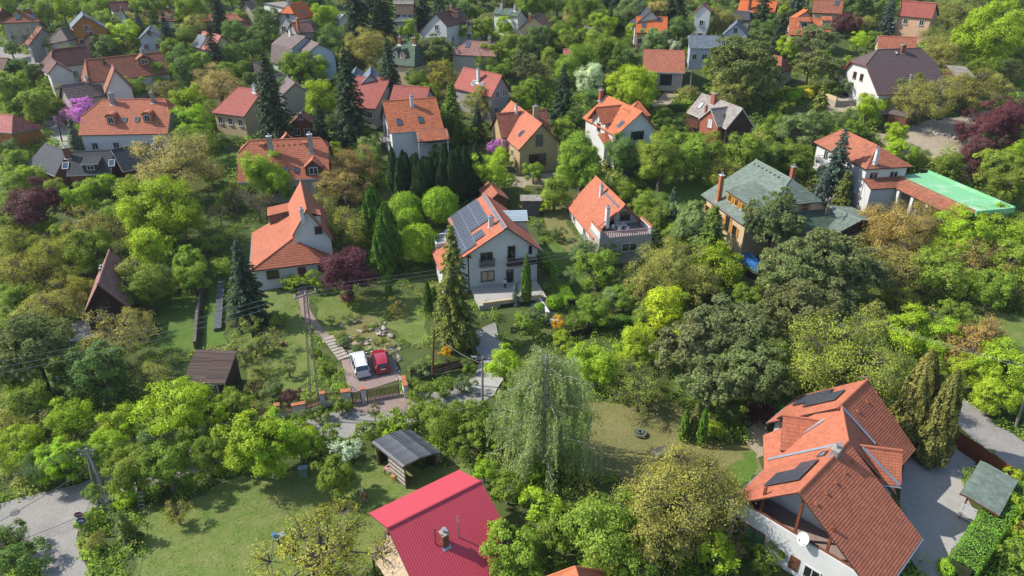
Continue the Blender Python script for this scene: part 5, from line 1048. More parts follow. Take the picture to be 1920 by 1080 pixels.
proto('sM', spruce, (81, 4.6, 9.5), (82, 4.8, 8.8, 24, .42, .34), (83, 4.2, 9.2)); proto('sL', spruce, (91, 7, 15, 38, .5, .34, 1.05), (92, 7.4, 14, 34, .5, .22, 1.0, .35))
proto('sS', spruce, (95, 1.8, 3.4, 15, .26, .2), (96, 1.6, 3.0, 13, .26, .15))
proto('cM', column, (101, 1.7, 6.2, 3600), (102, 1.5, 5.6, 3200)); proto('cL', column, (105, 3.6, 11, 9500, .38, 1.3, .14), (106, 3.8, 9.5, 9500, .38, 1.9, .16)); proto('cS', column, (108, 1.1, 2.1, 1300, .2, 2.4))
proto('R', ball, (111, 6, 6.2, 12500, .21, .10), (112, 5.6, 6.0, 11500, .21, .08)); proto('rS', ball, (115, 1.6, 1.3, 1700, .15, .05), (116, 1.5, 1.5, 1700, .15, .05))
proto('birch', birch, (121, 11, 14.5)); proto('g', bare, (131, 6, 5.6, 260), (132, 5.5, 5, 500)); proto('gS', bare, (135, 2.4, 2.2, 120, .13))
#        code: (shape, colour, phrase, height/width stretch)
KINDS = {
 'd': ('d', (0.128, 0.178, 0.022), 'mid-green broadleaf'), 'b': ('d', (0.185, 0.258, 0.018), 'fresh bright-green broadleaf'), 'l': ('d', (0.27, 0.31, 0.02), 'lime-yellow broadleaf'),
 'k': ('d', (.080, .125, .028), 'dark green broadleaf'), 'e': ('d', (0.115, 0.155, 0.05), 'grey-green broadleaf'), 'o': ('o', (0.21, 0.21, 0.042), 'olive budding'), 'a': ('o', (0.23, 0.175, 0.045), 'bronze budding'),
 'y': ('o', (0.215, 0.215, 0.025), 'yellow-olive budding'), 't': ('o', (0.312, 0.267, 0.0796), 'straw-coloured catkin'), 'i': ('o', (0.15, 0.18, 0.025), 'thinly leaved green'),
 'w': ('d', (0.3, 0.35, 0.22), 'white-flowering'), 'r': ('d', (0.075, 0.027, 0.0300), 'dark purple'), 'm': ('o', (0.4, 0.15, 0.4), 'magenta-flowering'), 'n': ('o', (0.442, 0.208, 0.3120), 'dusty pink flowering'),
 'p': ('p', (0.135, 0.155, 0.055), 'dark grey-green pine'), 'q': ('p', (0.145, 0.17, 0.05), 'olive-green pine'), 's': ('s', (0.04, 0.066, 0.032), 'dark green spruce'), 'u': ('s', (0.075, 0.105, 0.078), 'blue-grey spruce'), 'z': ('s', (0.125, 0.145, 0.028), 'golden green conifer'), 'f': ('s', (0.095, 0.135, 0.02), 'mid-green fir'),
 'c': ('c', (0.062, 0.125, 0.016), 'green columnar thuja'), 'j': ('c', (0.135, 0.135, 0.032), 'bronze-green columnar thuja'), 'v': ('c', (0.096, 0.175, 0.0189), 'light green columnar thuja'),
 'R': ('R', (0.145, 0.235, 0.016), 'clipped round-headed'), 'x': ('rS', (0.14, 0.24, 0.016), 'clipped ball'), 'Y': ('rS', (0.350, 0.298, 0.0189), 'golden clipped ball'), 'g': ('g', (0.120, 0.108, 0.0432), 'bare grey twiggy'), 'h': ('g', (0.240, 0.102, 0.0432), 'rusty twiggy'), 'B': ('birch', (.145, .178, .062), 'weeping white-barked birch'), 'O': ('d', (0.442, 0.260, 0.0112), 'orange-yellow'),
}
PLANTS = []
prng = random.Random(7)
def plant(code, px, py, wpx, hk=1.0, var=None, base=False, col=None):
    """a plant whose crown centre (or foot, base=True) is seen at the photo pixel and is wpx photo pixels wide"""
    sh, c, phrase = KINDS[code]; c = col or c; hgt = 4.0
    for it in range(4):
        P = hit(px, py, 0 if base else hgt); w = wpx / ppm(P) * (1.1 if sh == 's' else 1.0)
        key = sh if sh in PROTO else sh + ('S' if w < 3.4 else 'M' if w < 8 else 'L')
        if sh == 'c': key = 'cS' if w < 1.0 else 'cM' if w < 2.4 else 'cL'
        if sh == 's': key = 'sS' if w < 2.4 else 'sM' if w < 6 else 'sL'
        if sh == 'p': key = 'pM' if w < 7.5 else 'pL'
        if sh == 'g': key = 'gS' if w < 3 else 'g'
        vs = PROTO[key]; i = (var if var is not None else prng.randrange(len(vs))) % len(vs) if it == 0 or i >= len(vs) else i
        me, wd, pw, ph, cf = vs[i]; sc = w / pw; hgt = ph * sc * hk * cf
    if not base: P = hit(px, py, hgt)
    x, y = float(P[0]), float(P[1]); z = tz(x, y)
    shrub = ph * sc * hk < 2.6
    nm = {'p': 'pine_tree', 's': 'spruce_tree', 'c': 'thuja', 'birch': 'birch_tree', 'R': 'round_tree', 'rS': 'clipped_shrub', 'o': 'budding_tree', 'g': 'bare_tree'}.get(sh, 'tree')
    if code in 'rmnwO': nm = 'ornamental_tree'
    elif nm == 'tree': nm = 'broadleaf_tree'
    if shrub and nm in ('broadleaf_tree', 'budding_tree', 'bare_tree', 'ornamental_tree'): nm = 'shrub'
    root = link(nm, None, None, (x, y, z)); root.rotation_euler.z = prng.uniform(0, 6.28); root.scale = (sc * prng.uniform(.94, 1.06), sc * prng.uniform(.94, 1.06), sc * hk); root.empty_display_size = .3
    j = lambda a: max(.004, a * prng.uniform(.94, 1.06)); f = prng.uniform(.82, 1.14)
    cr = link('crown', me, root); cr.color = (j(c[0]) * f, j(c[1]) * f, j(c[2]) * f, 1)
    link('trunk', wd, root)
    PLANTS.append((root, code, shrub, px, x, y, w))
    return root


# ------------------------------------------------------------------ plants, by photo pixel of the crown centre and width
TREES = """
d 15 10 40;d 62 12 40;d 85 25 45;b 118 20 40 1.3;g 55 65 75;k 35 130 45;k 62 136 40;d 20 165 70;d 70 195 62;b 68 218 32;o 130 180 55;k 157 180 34;r 98 147 18;y 118 134 34;n 124 216 40;m 160 208 56
b 165 247 40;u 140 258 32;d 185 20 50;d 200 38 40;b 245 18 44;d 265 12 50;b 235 64 52;k 195 85 42;o 255 38 45;s 313 70 40;d 355 18 60;o 362 45 52;s 409 28 46;d 345 68 44;k 440 62 50;s 400 100 44;k 435 102 44;k 350 138 60;s 205 155 38
c 265 146 14;c 240 148 14;d 250 166 46;o 310 168 52;d 300 138 48;t 412 162 92;b 355 190 62;b 358 232 72;d 300 248 58;d 335 262 46;d 55 30 40;u 262 55 28;d 300 10 40;o 330 10 34;k 20 90 30;d 90 160 30;d 28 200 50;e 10 145 40
d 105 200 36;d 380 118 46;o 385 210 44;d 420 135 40;k 470 90 40;d 455 130 36;k 335 105 44;d 285 75 36;d 130 100 30;o 205 58 36;k 225 45 30;d 340 40 40
k 498 42 56;k 490 68 44;b 605 32 50;k 600 12 44;k 625 76 64;s 668 22 66 1.15;s 716 28 68 1.1;o 690 88 84;k 770 18 40;s 792 14 38;s 822 10 38;b 765 55 36;u 830 46 24;k 845 52 28;k 872 24 42;d 892 26 28;o 914 40 32;d 903 52 40;b 946 52 40
q 816 96 70;b 850 106 44;y 832 142 62;d 780 150 42;d 565 126 62;b 590 130 52;d 540 128 50;d 500 132 34;k 520 166 44;b 600 190 64 1.1;s 510 205 80;s 655 196 78;s 731 152 60;s 600 240 42;f 848 218 52;o 896 188 62;s 895 232 36;d 922 112 60;d 945 126 40;o 552 178 36;k 580 12 46
d 440 205 40;k 640 100 50;k 655 60 40;d 720 100 40;o 705 130 36;d 640 150 30;d 800 175 40;o 830 180 36;d 600 165 40;k 620 232 36;d 470 180 30;d 690 255 36;e 690 280 50;d 625 285 40;d 880 250 34
d 990 10 60;t 1072 30 42;d 1045 10 46;d 1100 20 70;k 1112 40 50;u 1022 46 18;d 1050 60 52;k 1010 72 52;d 1062 76 44;b 1130 46 52;d 1120 88 64;d 1142 98 66;s 1150 20 30;e 1182 24 62;k 1170 112 48;b 1186 62 34;k 1274 56 52;e 1226 76 52;w 1265 86 26;t 1230 16 56;b 1345 10 36;o 1358 40 66;o 1340 54 32;s 1430 22 46;k 1425 62 50
p 985 124 60;o 1010 130 52;d 1080 120 72;b 1060 132 42;w 1110 148 58;o 1140 152 46;b 1186 166 96;s 1056 184 54;d 1000 162 44;d 984 178 52;b 988 200 40;k 1112 188 44;d 1060 242 48;d 1240 216 34;k 1246 236 34;o 1293 172 34;s 1325 76 18;q 1395 116 120;q 1425 150 84;d 1345 132 52;o 1370 166 72;o 1402 162 60;y 1412 186 30;x 1436 176 18
d 960 85 50;d 1100 70 40;d 1215 160 36;d 940 165 40;d 925 140 36;d 1150 130 36;k 1190 120 40;k 1075 215 40;d 1120 245 30;d 1250 255 40;k 1270 240 34;d 1030 110 40
k 1455 42 40;b 1470 26 32;u 1495 10 44;s 1462 70 38;p 1528 78 74;r 1588 46 46;o 1616 42 46;k 1600 10 60;k 1650 20 44;u 1666 32 34;d 1640 76 32;b 1610 76 36;b 1480 90 46;q 1520 122 60;q 1572 132 46;o 1782 30 90;i 1760 72 60;o 1772 96 72;b 1855 70 118 1.1;b 1906 60 80;o 1905 130 50;z 1538 198 42;Y 1515 176 22;x 1487 181 24;x 1500 176 18;b 1626 202 56;b 1646 197 36
d 1702 168 66;o 1732 186 108;o 1806 166 90;r 1862 236 96;r 1890 210 60;b 1908 244 52;b 1680 250 44;e 1500 242 72;d 1455 236 44;k 1532 236 60;k 1820 18 70;o 1760 150 50;k 1580 165 30;d 1700 20 40;o 1870 165 60;d 1840 130 50;d 1470 205 36;e 1590 225 44;d 1640 225 30
b 58 330 50 .9;d 30 300 44;r 70 386 94 1.05;d 25 390 60;d 20 424 60;b 85 424 36;d 168 358 54 .9;b 196 348 48;b 150 376 60;o 182 430 100;d 166 472 90;b 300 398 150;t 325 308 142;b 288 468 92;b 258 412 60;y 32 458 84;y 112 482 112;y 60 512 104;o 20 508 80;o 236 522 84;d 272 542 90;d 350 490 62;d 362 522 60;d 425 372 40;g 410 398 50;g 440 370 62;g 482 382 70
s 460 540 86;d 415 500 42;d 362 270 76;d 215 400 50;d 120 440 50;k 330 455 60;d 400 455 40;e 305 515 50;d 30 350 50;d 105 356 44 .9;d 240 350 46;d 395 330 36;k 20 280 40
b 502 328 94;g 496 382 60;a 655 310 92;a 646 346 80;y 640 432 96;o 600 385 60;c 700 404 46;c 726 442 52;c 716 470 40;R 760 390 62;R 826 386 68;R 768 414 52;R 786 456 74;r 655 512 96;b 918 320 72;b 940 298 44;b 815 288 30;b 545 530 36;b 586 526 34;z 850 548 92 1.15;v 728 535 14 1.1;y 746 576 36;c 802 558 18;c 812 552 14;d 690 300 50;m 940 270 40;m 925 275 30;e 535 345 40;d 620 350 40
d 1090 306 96;d 1040 362 62;d 1000 322 40;b 1020 384 36;k 1172 290 80;u 1180 318 26;d 1240 302 90;d 1290 290 82;d 1330 282 72;y 1350 322 62;d 1166 356 48;d 1206 382 52;d 1230 408 60;s 1260 396 36;e 1300 420 90;d 1276 445 60;f 1332 462 84 .75;d 1120 502 80;e 1090 472 62;o 1260 502 130;o 1300 532 100;b 1340 502 92;d 1400 286 84;k 1432 296 60;p 1452 412 104 1.1;v 987 524 20 1.35;u 967 552 18 1.4;d 1228 452 42;d 1140 470 40;f 1235 430 34;e 1060 520 40;o 1200 540 80;d 1170 560 60;e 1010 425 22;e 1045 440 30
d 1462 292 62;d 1496 302 62;u 1568 322 72;z 1578 372 46;u 1540 362 42;b 1680 290 62;d 1722 300 44;d 1782 312 54;r 1830 294 74;n 1826 326 34;d 1870 312 72;d 1892 342 72;b 1912 292 62;a 1662 432 132;a 1722 422 116;b 1800 442 108;b 1862 432 100;b 1904 442 80;a 1832 482 108;o 1702 502 110;p 1542 492 136;p 1482 512 120;p 1602 512 112;d 1762 512 100;d 1892 502 92;y 1682 542 60;d 1600 240 36;d 1440 330 40;k 1850 270 50;o 1640 470 80;b 1780 480 60
l 1245 588 92 1.1;p 1288 652 128;p 1372 622 150;p 1422 702 120;p 1334 722 110;b 1120 684 96;b 1196 652 82;i 1200 726 112;B 1022 772 205;b 945 686 66 1.3;k 1362 772 62;r 1426 774 60 .6;v 1284 798 20;j 1306 788 24;v 1318 802 22;b 1342 806 36;d 1112 582 62;O 1046 602 26;e 1150 562 52;d 1080 600 40;b 1060 640 40;d 1210 600 60;d 1270 560 50
p 1500 588 140;p 1560 562 100;i 1592 682 220;b 1702 622 92;b 1762 642 84;a 1832 642 112;b 1890 692 112;b 1812 700 70;j 1718 752 74;j 1766 784 70;j 1742 775 56;z 1892 560 28;z 1912 562 28;d 1858 540 72;y 1692 562 52;d 1790 590 60;d 1740 700 60;b 1860 740 80;d 1920 760 60;d 1400 560 60;o 1640 600 80;d 1480 690 80
o 62 598 110;o 110 566 80;p 58 652 140;o 212 640 128;k 182 692 110;o 252 600 62;d 62 752 80;y 22 800 72;b 132 782 80;o 76 792 60;b 222 802 80;b 338 776 120;d 442 762 72;b 395 782 70;b 40 842 90;b 112 862 82;k 80 874 72;b 212 832 72;d 252 882 92;d 312 872 92;d 392 852 72;b 470 832 120;b 232 932 50;d 165 972 40;f 236 990 40;y 180 1015 40;y 332 962 52;k 6 1010 72;k 40 1044 72;d 20 700 80;d 130 700 60;o 280 700 70;d 350 720 50;d 10 620 60;d 30 560 60;y 150 540 60;d 180 925 36;k 290 830 70;d 170 860 60
b 502 832 110;b 562 832 72;w 652 846 56;d 626 892 76;g 520 936 40;y 606 1036 196;d 738 792 62;d 826 790 74;d 868 836 50;i 702 772 26 1.5;d 782 768 50;d 882 782 62;n 886 852 22;b 906 882 42;d 952 916 72;b 1012 946 72;i 470 610 40;g 440 610 30;i 500 640 50;d 610 690 36 .8;d 640 760 40;e 510 730 44;r 545 745 36;d 600 775 34;d 560 790 40;i 490 690 40;e 790 690 40 .6;O 835 660 22;d 940 830 40;d 890 815 50;b 1000 880 50
d 1128 996 146;d 956 1036 112;d 1050 972 62;o 1276 930 240;o 1226 1010 140;a 1340 1000 110;b 1350 1040 70 1.2;d 1432 1050 62;d 1030 1010 60;k 870 980 0;b 1892 940 64;d 1902 1040 52;b 1900 900 50;d 1825 900 46;d 1400 1000 50;d 990 1080 80;d 1180 1080 80;x 1775 1065 34;f 1420 930 20;d 1330 870 30;b 1920 990 60;d 1740 840 0
d 620 818 42;d 690 806 44;b 735 812 40;d 812 776 48;d 850 768 40;d 905 792 52;d 590 826 40;b 545 812 50;d 500 800 44;d 450 815 50;d 415 812 44;k 380 820 50;d 345 838 50
d 42 58 36;d 100 86 34;k 178 78 34;d 18 58 34;o 250 82 34;d 318 90 40;k 470 150 34;d 455 32 34;d 640 118 34;d 880 60 34;d 960 110 40;k 990 90 40;d 1340 110 34;d 1100 108 44
d 985 604 34;e 1002 590 30;k 1020 596 30;d 1000 620 36;x 1040 566 34;x 1012 576 20;d 880 690 34;d 860 650 26;e 870 720 40;d 790 735 44;d 830 730 40;d 770 720 30;i 455 660 40;d 520 600 30;e 480 650 34;i 540 690 36;y 480 720 34;d 590 660 26;i 620 600 20;d 660 570 26
"""
for line in TREES.strip().split('\n'):
    for it in line.split(';'):
        t = it.split()
        if float(t[3]) > 5: plant(t[0], float(t[1]), float(t[2]), float(t[3]), float(t[4]) if len(t) > 4 else 1.0)
for k in range(62):        # far gardens along the top of the picture
    plant(prng.choice('ddbkkoodeyqs'), -20 + k * 32 + prng.uniform(-9, 9), prng.uniform(-16, 6), prng.uniform(30, 52))
# row of thujas forming the tall dark screen behind the solar-panelled house
for k in range(26): plant('c', 738 + k * 6.4, 330 + (k % 3) * 9 - k * .5 + 5 * math.sin(k), 24 + 7 * prng.random(), prng.uniform(.82, 1.12), col=(.022, .045, .014))
for k in range(5): plant('c', 1150 + k * 16, 268 + (k % 2) * 6, 26, .8, col=(.024, .048, .014))

def hedge(label, px, width, height, col, rough=.06, ls=.13, dens=420, matname='leaf'):
    """clipped hedge along photo pixels: leafy skin over a solid dark box added to stop see-through"""
    P = [hit(a, b) for a, b in px]; rng = np.random.default_rng(len(px) * 7 + int(px[0][0])); o = np.array((P[0][0], P[0][1], tz(P[0][0], P[0][1]))); C, N = [], []; core = MB()
    for a, b in zip(P[:-1], P[1:]):
        d = b - a; d[2] = 0; l = np.linalg.norm(d); d /= l; s = np.array((-d[1], d[0], 0)); n = int(l * dens * (2 * height + width) / 3)
        u = rng.uniform(0, l, n); per = rng.uniform(0, 2 * height + width, n); v = np.where(per < height, -width / 2, np.where(per > height + width, width / 2, per - height - width / 2)); z = np.where(per < height, per, np.where(per > height + width, 2 * height + width - per, height))
        x = a[0] + d[0] * u; y = a[1] + d[1] * u; v = v + rng.normal(size=n) * rough; z = z + rng.normal(size=n) * rough * .8 + .12 * np.sin(u * 1.7)
        C.append(np.stack([x + s[0] * v, y + s[1] * v, terr(x, y) + np.maximum(z, .05)], 1) - o); nn = np.where((per < height)[:, None], -s, np.where((per > height + width)[:, None], s, EZ)); N.append(nn + rng.normal(size=(n, 3)) * .55 + EZ * .3)
        k = max(1, int(l / 1.5))
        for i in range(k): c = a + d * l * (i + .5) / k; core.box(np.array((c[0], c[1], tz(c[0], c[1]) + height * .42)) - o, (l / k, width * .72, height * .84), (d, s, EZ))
        for i in range(int(l) + 1): KEEP_OUT.append((a[0] + d[0] * i, a[1] + d[1] * i, width * .6))
    root = thing('hedge', label, 'hedge', o); cr = link('foliage', leaf_mesh('foliage', np.vstack(C), np.vstack(N), ls, .6, rng, matname), root); cr.color = c4(col); core.build('core_box', ['hedgecore'], root); return root
pmat('hedgecore', (.03, .045, .012), .95, .3)  # dark colour of the solid box added inside each hedge to block see-through
hedge('long clipped bright green hedge beside the solar-panelled house', [(1012, 480), (1040, 520), (1072, 575)], 1.2, 1.1, (0.128, 0.240, 0.0144))
hedge('yellow-topped clipped hedge in front of the mauve-roofed house', [(1432, 186), (1500, 178), (1578, 168)], 1.4, 1.6, (0.195, 0.225, 0.0144))
hedge('bright green clipped hedge bank left of the golden conifer', [(1440, 222), (1480, 232), (1532, 245)], 2.2, 1.6, (0.112, 0.225, 0.0144))
hedge('dark hedge below the orange garage drive', [(1232, 212), (1262, 208), (1300, 204)], 1.2, 1.4, (0.060, 0.128, 0.0144))
hedge('tall thick bright green hedge closing the paved yard', [(1895, 930), (1862, 985), (1822, 1045), (1790, 1090)], 2.0, 2.0, (0.100, 0.194, 0.023))
hedge('low dark green hedge between fence and street below the solar-panelled house', [(1105, 618), (1150, 612), (1195, 600)], 1.4, 1.0, (0.075, 0.150, 0.0180))
hedge('reddish-brown clipped hedge in front of the grey flat shed', [(1098, 44), (1140, 42)], 1.4, 1.6, (0.225, 0.083, 0.0300))
hedge('ragged green hedge left of the mansard house street', [(560, 118), (600, 112), (640, 106)], 1.6, 1.8, (0.068, 0.090, 0.0180))



# ------------------------------------------------------------------ vehicles
def loft(st, glass_rows):
    """stations front to back: (x, half width, z sill, z belt, half width roof, z roof); returns body and glazing builders"""
    body, glz = MB(), MB()
    def ring(s):
        x, w, z0, zb, wr, zr = s
        return [(x, -w * .94, z0), (x, -w, z0 + .22), (x, -w * .985, zb), (x, -wr, zr), (x, 0, zr + (.03 if zr > zb + .1 else .015)), (x, wr, zr), (x, w * .985, zb), (x, w, z0 + .22), (x, w * .94, z0)]
    Rg = [ring(s) for s in st]
    for i in range(len(st) - 1):
        for k in range(8):
            q = [Rg[i][k], Rg[i][k + 1], Rg[i + 1][k + 1], Rg[i + 1][k]]
            hi = st[i][5] > st[i][3] + .1; hj = st[i + 1][5] > st[i + 1][3] + .1
            if k in (2, 5) and (hi or hj) and i in glass_rows['side']:
                c = np.mean(q, 0); glz.poly([c + (np.array(p) - c) * .86 + np.array((0, (-.012 if k == 2 else .012), 0)) for p in q]); body.poly(q); continue
            if k in (3, 4) and i in glass_rows['screen']:
                c = np.mean(q, 0); nrm = np.cross(np.array(q[1]) - q[0], np.array(q[3]) - q[0]); nrm = nrm / np.linalg.norm(nrm); nrm = nrm if nrm[2] > 0 else -nrm
                s_ = [np.array(p) + nrm * .012 for p in q]; glz.poly([s_[0] * .92 + s_[3] * .08, s_[1] * .92 + s_[2] * .08, s_[2] * .92 + s_[1] * .08, s_[3] * .92 + s_[0] * .08]); body.poly(q); continue
            body.poly(q)
        body.poly([Rg[i][0], Rg[i + 1][0], Rg[i + 1][8], Rg[i][8]])
    body.poly(Rg[0]); body.poly(Rg[-1][::-1]); return body, glz
def car(name, label, cat, rear, front, st, rows, paint, wheels, group, wr_=.32, plate=None, bars=False):
    a, b = hit(*rear), hit(*front); d = b - a; rz = math.atan2(d[1], d[0]); lx = st[0][0]; c = a + d * .5; x, y = c[0], c[1]
    o = thing(name, label, cat, (x, y, tz(x, y) + .05), group, rz); body, glz = loft(st, rows); bo = body.build('body', [paint], o, True)
    m_ = bo.modifiers.new('edge', 'BEVEL'); m_.width = .05; m_.segments = 2; m_.limit_method = 'ANGLE'; m_.angle_limit = R(28)
    glz.build('windows', ['glass'], o)
    w = st[len(st) // 2][1]
    for wx in wheels:
        for s in (-1, 1):
            mb = MB(); mb.tube((wx, s * (w - .17), wr_), (wx, s * (w + .015), wr_), wr_, wr_, 16); wo = mb.build('wheel', ['rubber'], o); mb = MB(); mb.tube((wx, s * (w - .1), wr_), (wx, s * (w + .028), wr_), wr_ * .62, wr_ * .58, 12); mb.build('rim', ['zinc'], wo)
    xf, xr = st[0][0], st[-1][0]
    for s in (-1, 1):
        mb = MB(); mb.box((xr + .03, s * (w * .84), .85), (.10, .16, .32)); mb.build('tail_light', ['lampred'], o)
        mb = MB(); mb.box((xf - .10, s * (w * .76), .62), (.22, .34, .15)); mb.build('headlight', ['dish'], o)
        mb = MB(); mb.box((st[2][0] - .25, s * (w + .10), st[2][3] + .06), (.12, .2, .14)); mb.build('mirror', [paint], o)
        if bars: mb = MB(); mb.tube((st[4][0] - .2, s * st[4][4] * .86, st[4][5] + .07), (st[-3][0] + .3, s * st[4][4] * .86, st[-3][5] + .06), .022, n=6); mb.build('roof_rail', ['black'], o)
    mb = MB(); mb.box((xr - .015, 0, .42), (.06, w * 1.9, .22)); mb.build('bumper', [paint], o)
    mb = MB(); mb.box((xr - .035, 0, .78), (.03, .5, .12)); mb.build('number_plate', ['signwhite'], o); return o
MV = [(2.35, .55, .35, .62, .40, .64), (2.2, .78, .25, .78, .68, .82), (1.45, .88, .22, .98, .76, 1.02), (.55, .90, .22, 1.02, .66, 1.60), (-.2, .90, .22, 1.03, .67, 1.68), (-1.3, .90, .22, 1.03, .67, 1.68), (-2.05, .88, .24, 1.02, .64, 1.58), (-2.32, .84, .28, .98, .72, 1.04), (-2.36, .80, .32, .78, .72, .82)]
car('minivan', 'white minivan with roof rails parked beside the red car', 'car', (681, 709), (670, 673), MV, {'side': (2, 3, 4, 5), 'screen': (2, 6)}, 'whitepaint', (1.45, -1.45), 'cars parked on the gated drive', bars=True)
HB = [(2.12, .55, .35, .58, .40, .60), (1.98, .76, .24, .72, .66, .76), (1.15, .86, .20, .92, .76, .97), (.35, .88, .20, .96, .62, 1.40), (-.3, .88, .20, .97, .62, 1.45), (-1.1, .88, .20, .98, .60, 1.42), (-1.75, .86, .22, .98, .58, 1.28), (-2.08, .82, .26, .94, .70, .99), (-2.13, .78, .30, .74, .70, .78)]
car('hatchback', 'crimson hatchback parked beside the white minivan', 'car', (719, 702), (710, 668), HB, {'side': (2, 3, 4, 5), 'screen': (2, 6)}, 'redpaint', (1.3, -1.28), 'cars parked on the gated drive', .31)
VN = [(2.55, .70, .35, .75, .55, .78), (2.4, .90, .25, 1.0, .84, 1.05), (1.75, .97, .24, 1.25, .88, 1.30), (1.1, .98, .24, 1.3, .82, 2.0), (.6, .98, .24, 1.3, .84, 2.25), (-1.0, .98, .24, 1.3, .86, 2.3), (-2.2, .98, .24, 1.3, .86, 2.28), (-2.5, .96, .28, 1.25, .84, 2.2), (-2.55, .94, .32, 1.0, .84, 1.9)]
car('delivery_van', 'white delivery van parked in front of the orange garage', 'van', (1266, 148), (1259, 165), VN, {'side': (2, 3), 'screen': (2,)}, 'whitepaint', (1.55, -1.6), None, .34)

# ------------------------------------------------------------------ poles, masts and wires
def upright(base, top):
    """foot on the ground and head above it, from their photo pixels"""
    b = hit(*base); d = ray(*top); t = (b[1] - CAM[1]) / d[1]; return b, CAM + d * t
TOPS = {}
def pole(key, label, base, top, mat='asphaltpole', arms=1, double=False, lamp=False, cat='utility pole', r=.15, back=0):
    b, t = upright(base, top); o = thing('utility_pole', label, cat, b, 'utility poles along the lanes'); v = t - b; mb = MB(); mb.tube((0, 0, -.5), v, r, r * .62, 8); 
    if double: mb.tube((1.1, .2, -.5), v * .97, r * .9, r * .6, 8)
    mb.build('post', [mat], o)
    for k in range(arms):
        mb = MB(); z = v * (1 - .05 - .09 * k); mb.box(z, (1.5 - .3 * k, .1, .1)); ao = mb.build('crossarm', ['steel'], o)
        for s in (-1, 0, 1): mb = MB(); mb.tube(z + np.array((s * (.62 - .12 * k), 0, .04)), z + np.array((s * (.62 - .12 * k), 0, .24)), .045, .03, 6); mb.build('insulator', ['dish'], ao)
    if lamp: mb = MB(); mb.tube(v * .98, v * .98 + np.array((-.7, -.2, .25)), .035, n=6); mb.box(v * .98 + np.array((-.85, -.22, .25)), (.5, .2, .12)); mb.build('lamp', ['zinc'], o)
    TOPS[key] = t; KEEP_OUT.append((b[0], b[1], .6)); LANDMARKS.append((label.split(' by ')[0].split(' beside ')[0], b, 1)) if False else None
    return o
pole('A', 'double concrete pole with stays by the street junction', (178, 925), (161, 841), double=True, arms=2, r=.17); pole('B', 'slender concrete lamp pole at the bend of the lane', (904, 767), (905, 669), lamp=True, arms=1); pole('C', 'plain brown wooden pole beside the golden conifer', (810, 712), (814, 617), 'wood', 0)
pole('D', 'pale concrete pole left of the grey-roofed brick house', (1293, 190), (1297, 132)); pole('E', 'leaning pole with street lamp below the mauve-roofed house terrace', (1582, 243), (1599, 184), lamp=True); pole('F', 'leaning bare pole on the lawn behind the clipped hedge', (1552, 157), (1562, 110), arms=0)
pole('G', 'leaning pole beside the rust-red cottage', (1502, 162), (1519, 97)); pole('H', 'dark pole with crossarms behind the mustard-yellow house', (1007, 198), (1005, 141), 'bark', 2); pole('I', 'short dark pole in the trees above the silver-leaved tree', (1069, 148), (1070, 115), 'bark', 1)
pole('J', 'wooden pole beside the twin blue-grey gables', (648, 126), (645, 94), 'bark', 1); pole('K', 'thin pole left of the twin blue-grey gables', (628, 147), (626, 112), 'bark', 1); pole('Lm', 'dark pole in front of the mansard house', (543, 112), (541, 84), 'bark', 1); pole('M', 'dark pole right of the cream bungalow', (476, 236), (472, 195), 'bark', 1); pole('N', 'tall dark pole beside the round-dormer house wall', (179, 268), (170, 226), 'bark', 1); pole('O', 'thin dark pole in the lane by the pink-flowering tree', (116, 266), (107, 221), 'bark', 0)
pole('P', 'concrete pole at the right edge beside the lane', (1905, 800), (1938, 690), arms=2, double=True)
def lattice(key, label, base, top, w0=.9, w1=.28, n=11):
    b, t = upright(base, top); o = thing('lattice_mast', label, 'mast', b, 'steel lattice masts'); v = t - b
    def c(f, i): w = (w0 + (w1 - w0) * f) / 2; return v * f + np.array(((-1, 1, 1, -1)[i] * w, (-1, -1, 1, 1)[i] * w * .7, 0))
    for i in range(4): mb = MB(); mb.tube(c(-.05, i), c(1, i), .032, .025, 5); mb.build('leg', ['rustmetal'], o)
    for k in range(n):
        mb = MB()
        for i in range(4):
            p, q = (k / n, (k + 1) / n) if k % 2 else ((k + 1) / n, k / n); mb.tube(c(p, i), c(q, (i + 1) % 4), .02, n=4, cap=False); mb.tube(c(k / n, i), c(k / n, (i + 1) % 4), .016, n=4, cap=False)
        mb.build('brace', ['rustmetal'], o)
    mb = MB(); mb.box(v * .985, (2.2, .12, .12), (np.array((.8, .6, 0)), np.array((-.6, .8, 0)), EZ)); ao = mb.build('crossarm', ['rustmetal'], o)
    for s in (-1, 0, 1): mb = MB(); p = v * .99 + np.array((.8, .6, 0)) * s; mb.tube(p, p + np.array((0, 0, .35)), .06, .04, 6); mb.build('insulator', ['dish'], ao)
    TOPS[key] = t + np.array((0, 0, .2)); KEEP_OUT.append((b[0], b[1], .7))
lattice('L1', 'tall rusty lattice mast beside the gated drive', (593, 786), (572, 550)); lattice('L2', 'rusty lattice mast in front of the green-roofed villa', (1537, 470), (1556, 372))
def wires(label, a, b, n=3, sep=.62, sag=.8, r=.018, mat='wire', dirv=None):
    a, b = np.asarray(a, float), np.asarray(b, float); d = b - a; s = np.cross(d, EZ); s /= np.linalg.norm(s); o = thing('overhead_wire', label, 'wire', (a[0], a[1], a[2]), 'overhead wires')
    for k in range(n):
        off = s * sep * (k - (n - 1) / 2); mb = MB(); P = [a + d * t + off - EZ * 4 * sag * t * (1 - t) - a for t in np.linspace(0, 1, 15)]
        for p, q in zip(P[:-1], P[1:]): mb.tube(p, q, r, n=4, cap=False)
        mb.build('cable', [mat], o)
T = TOPS
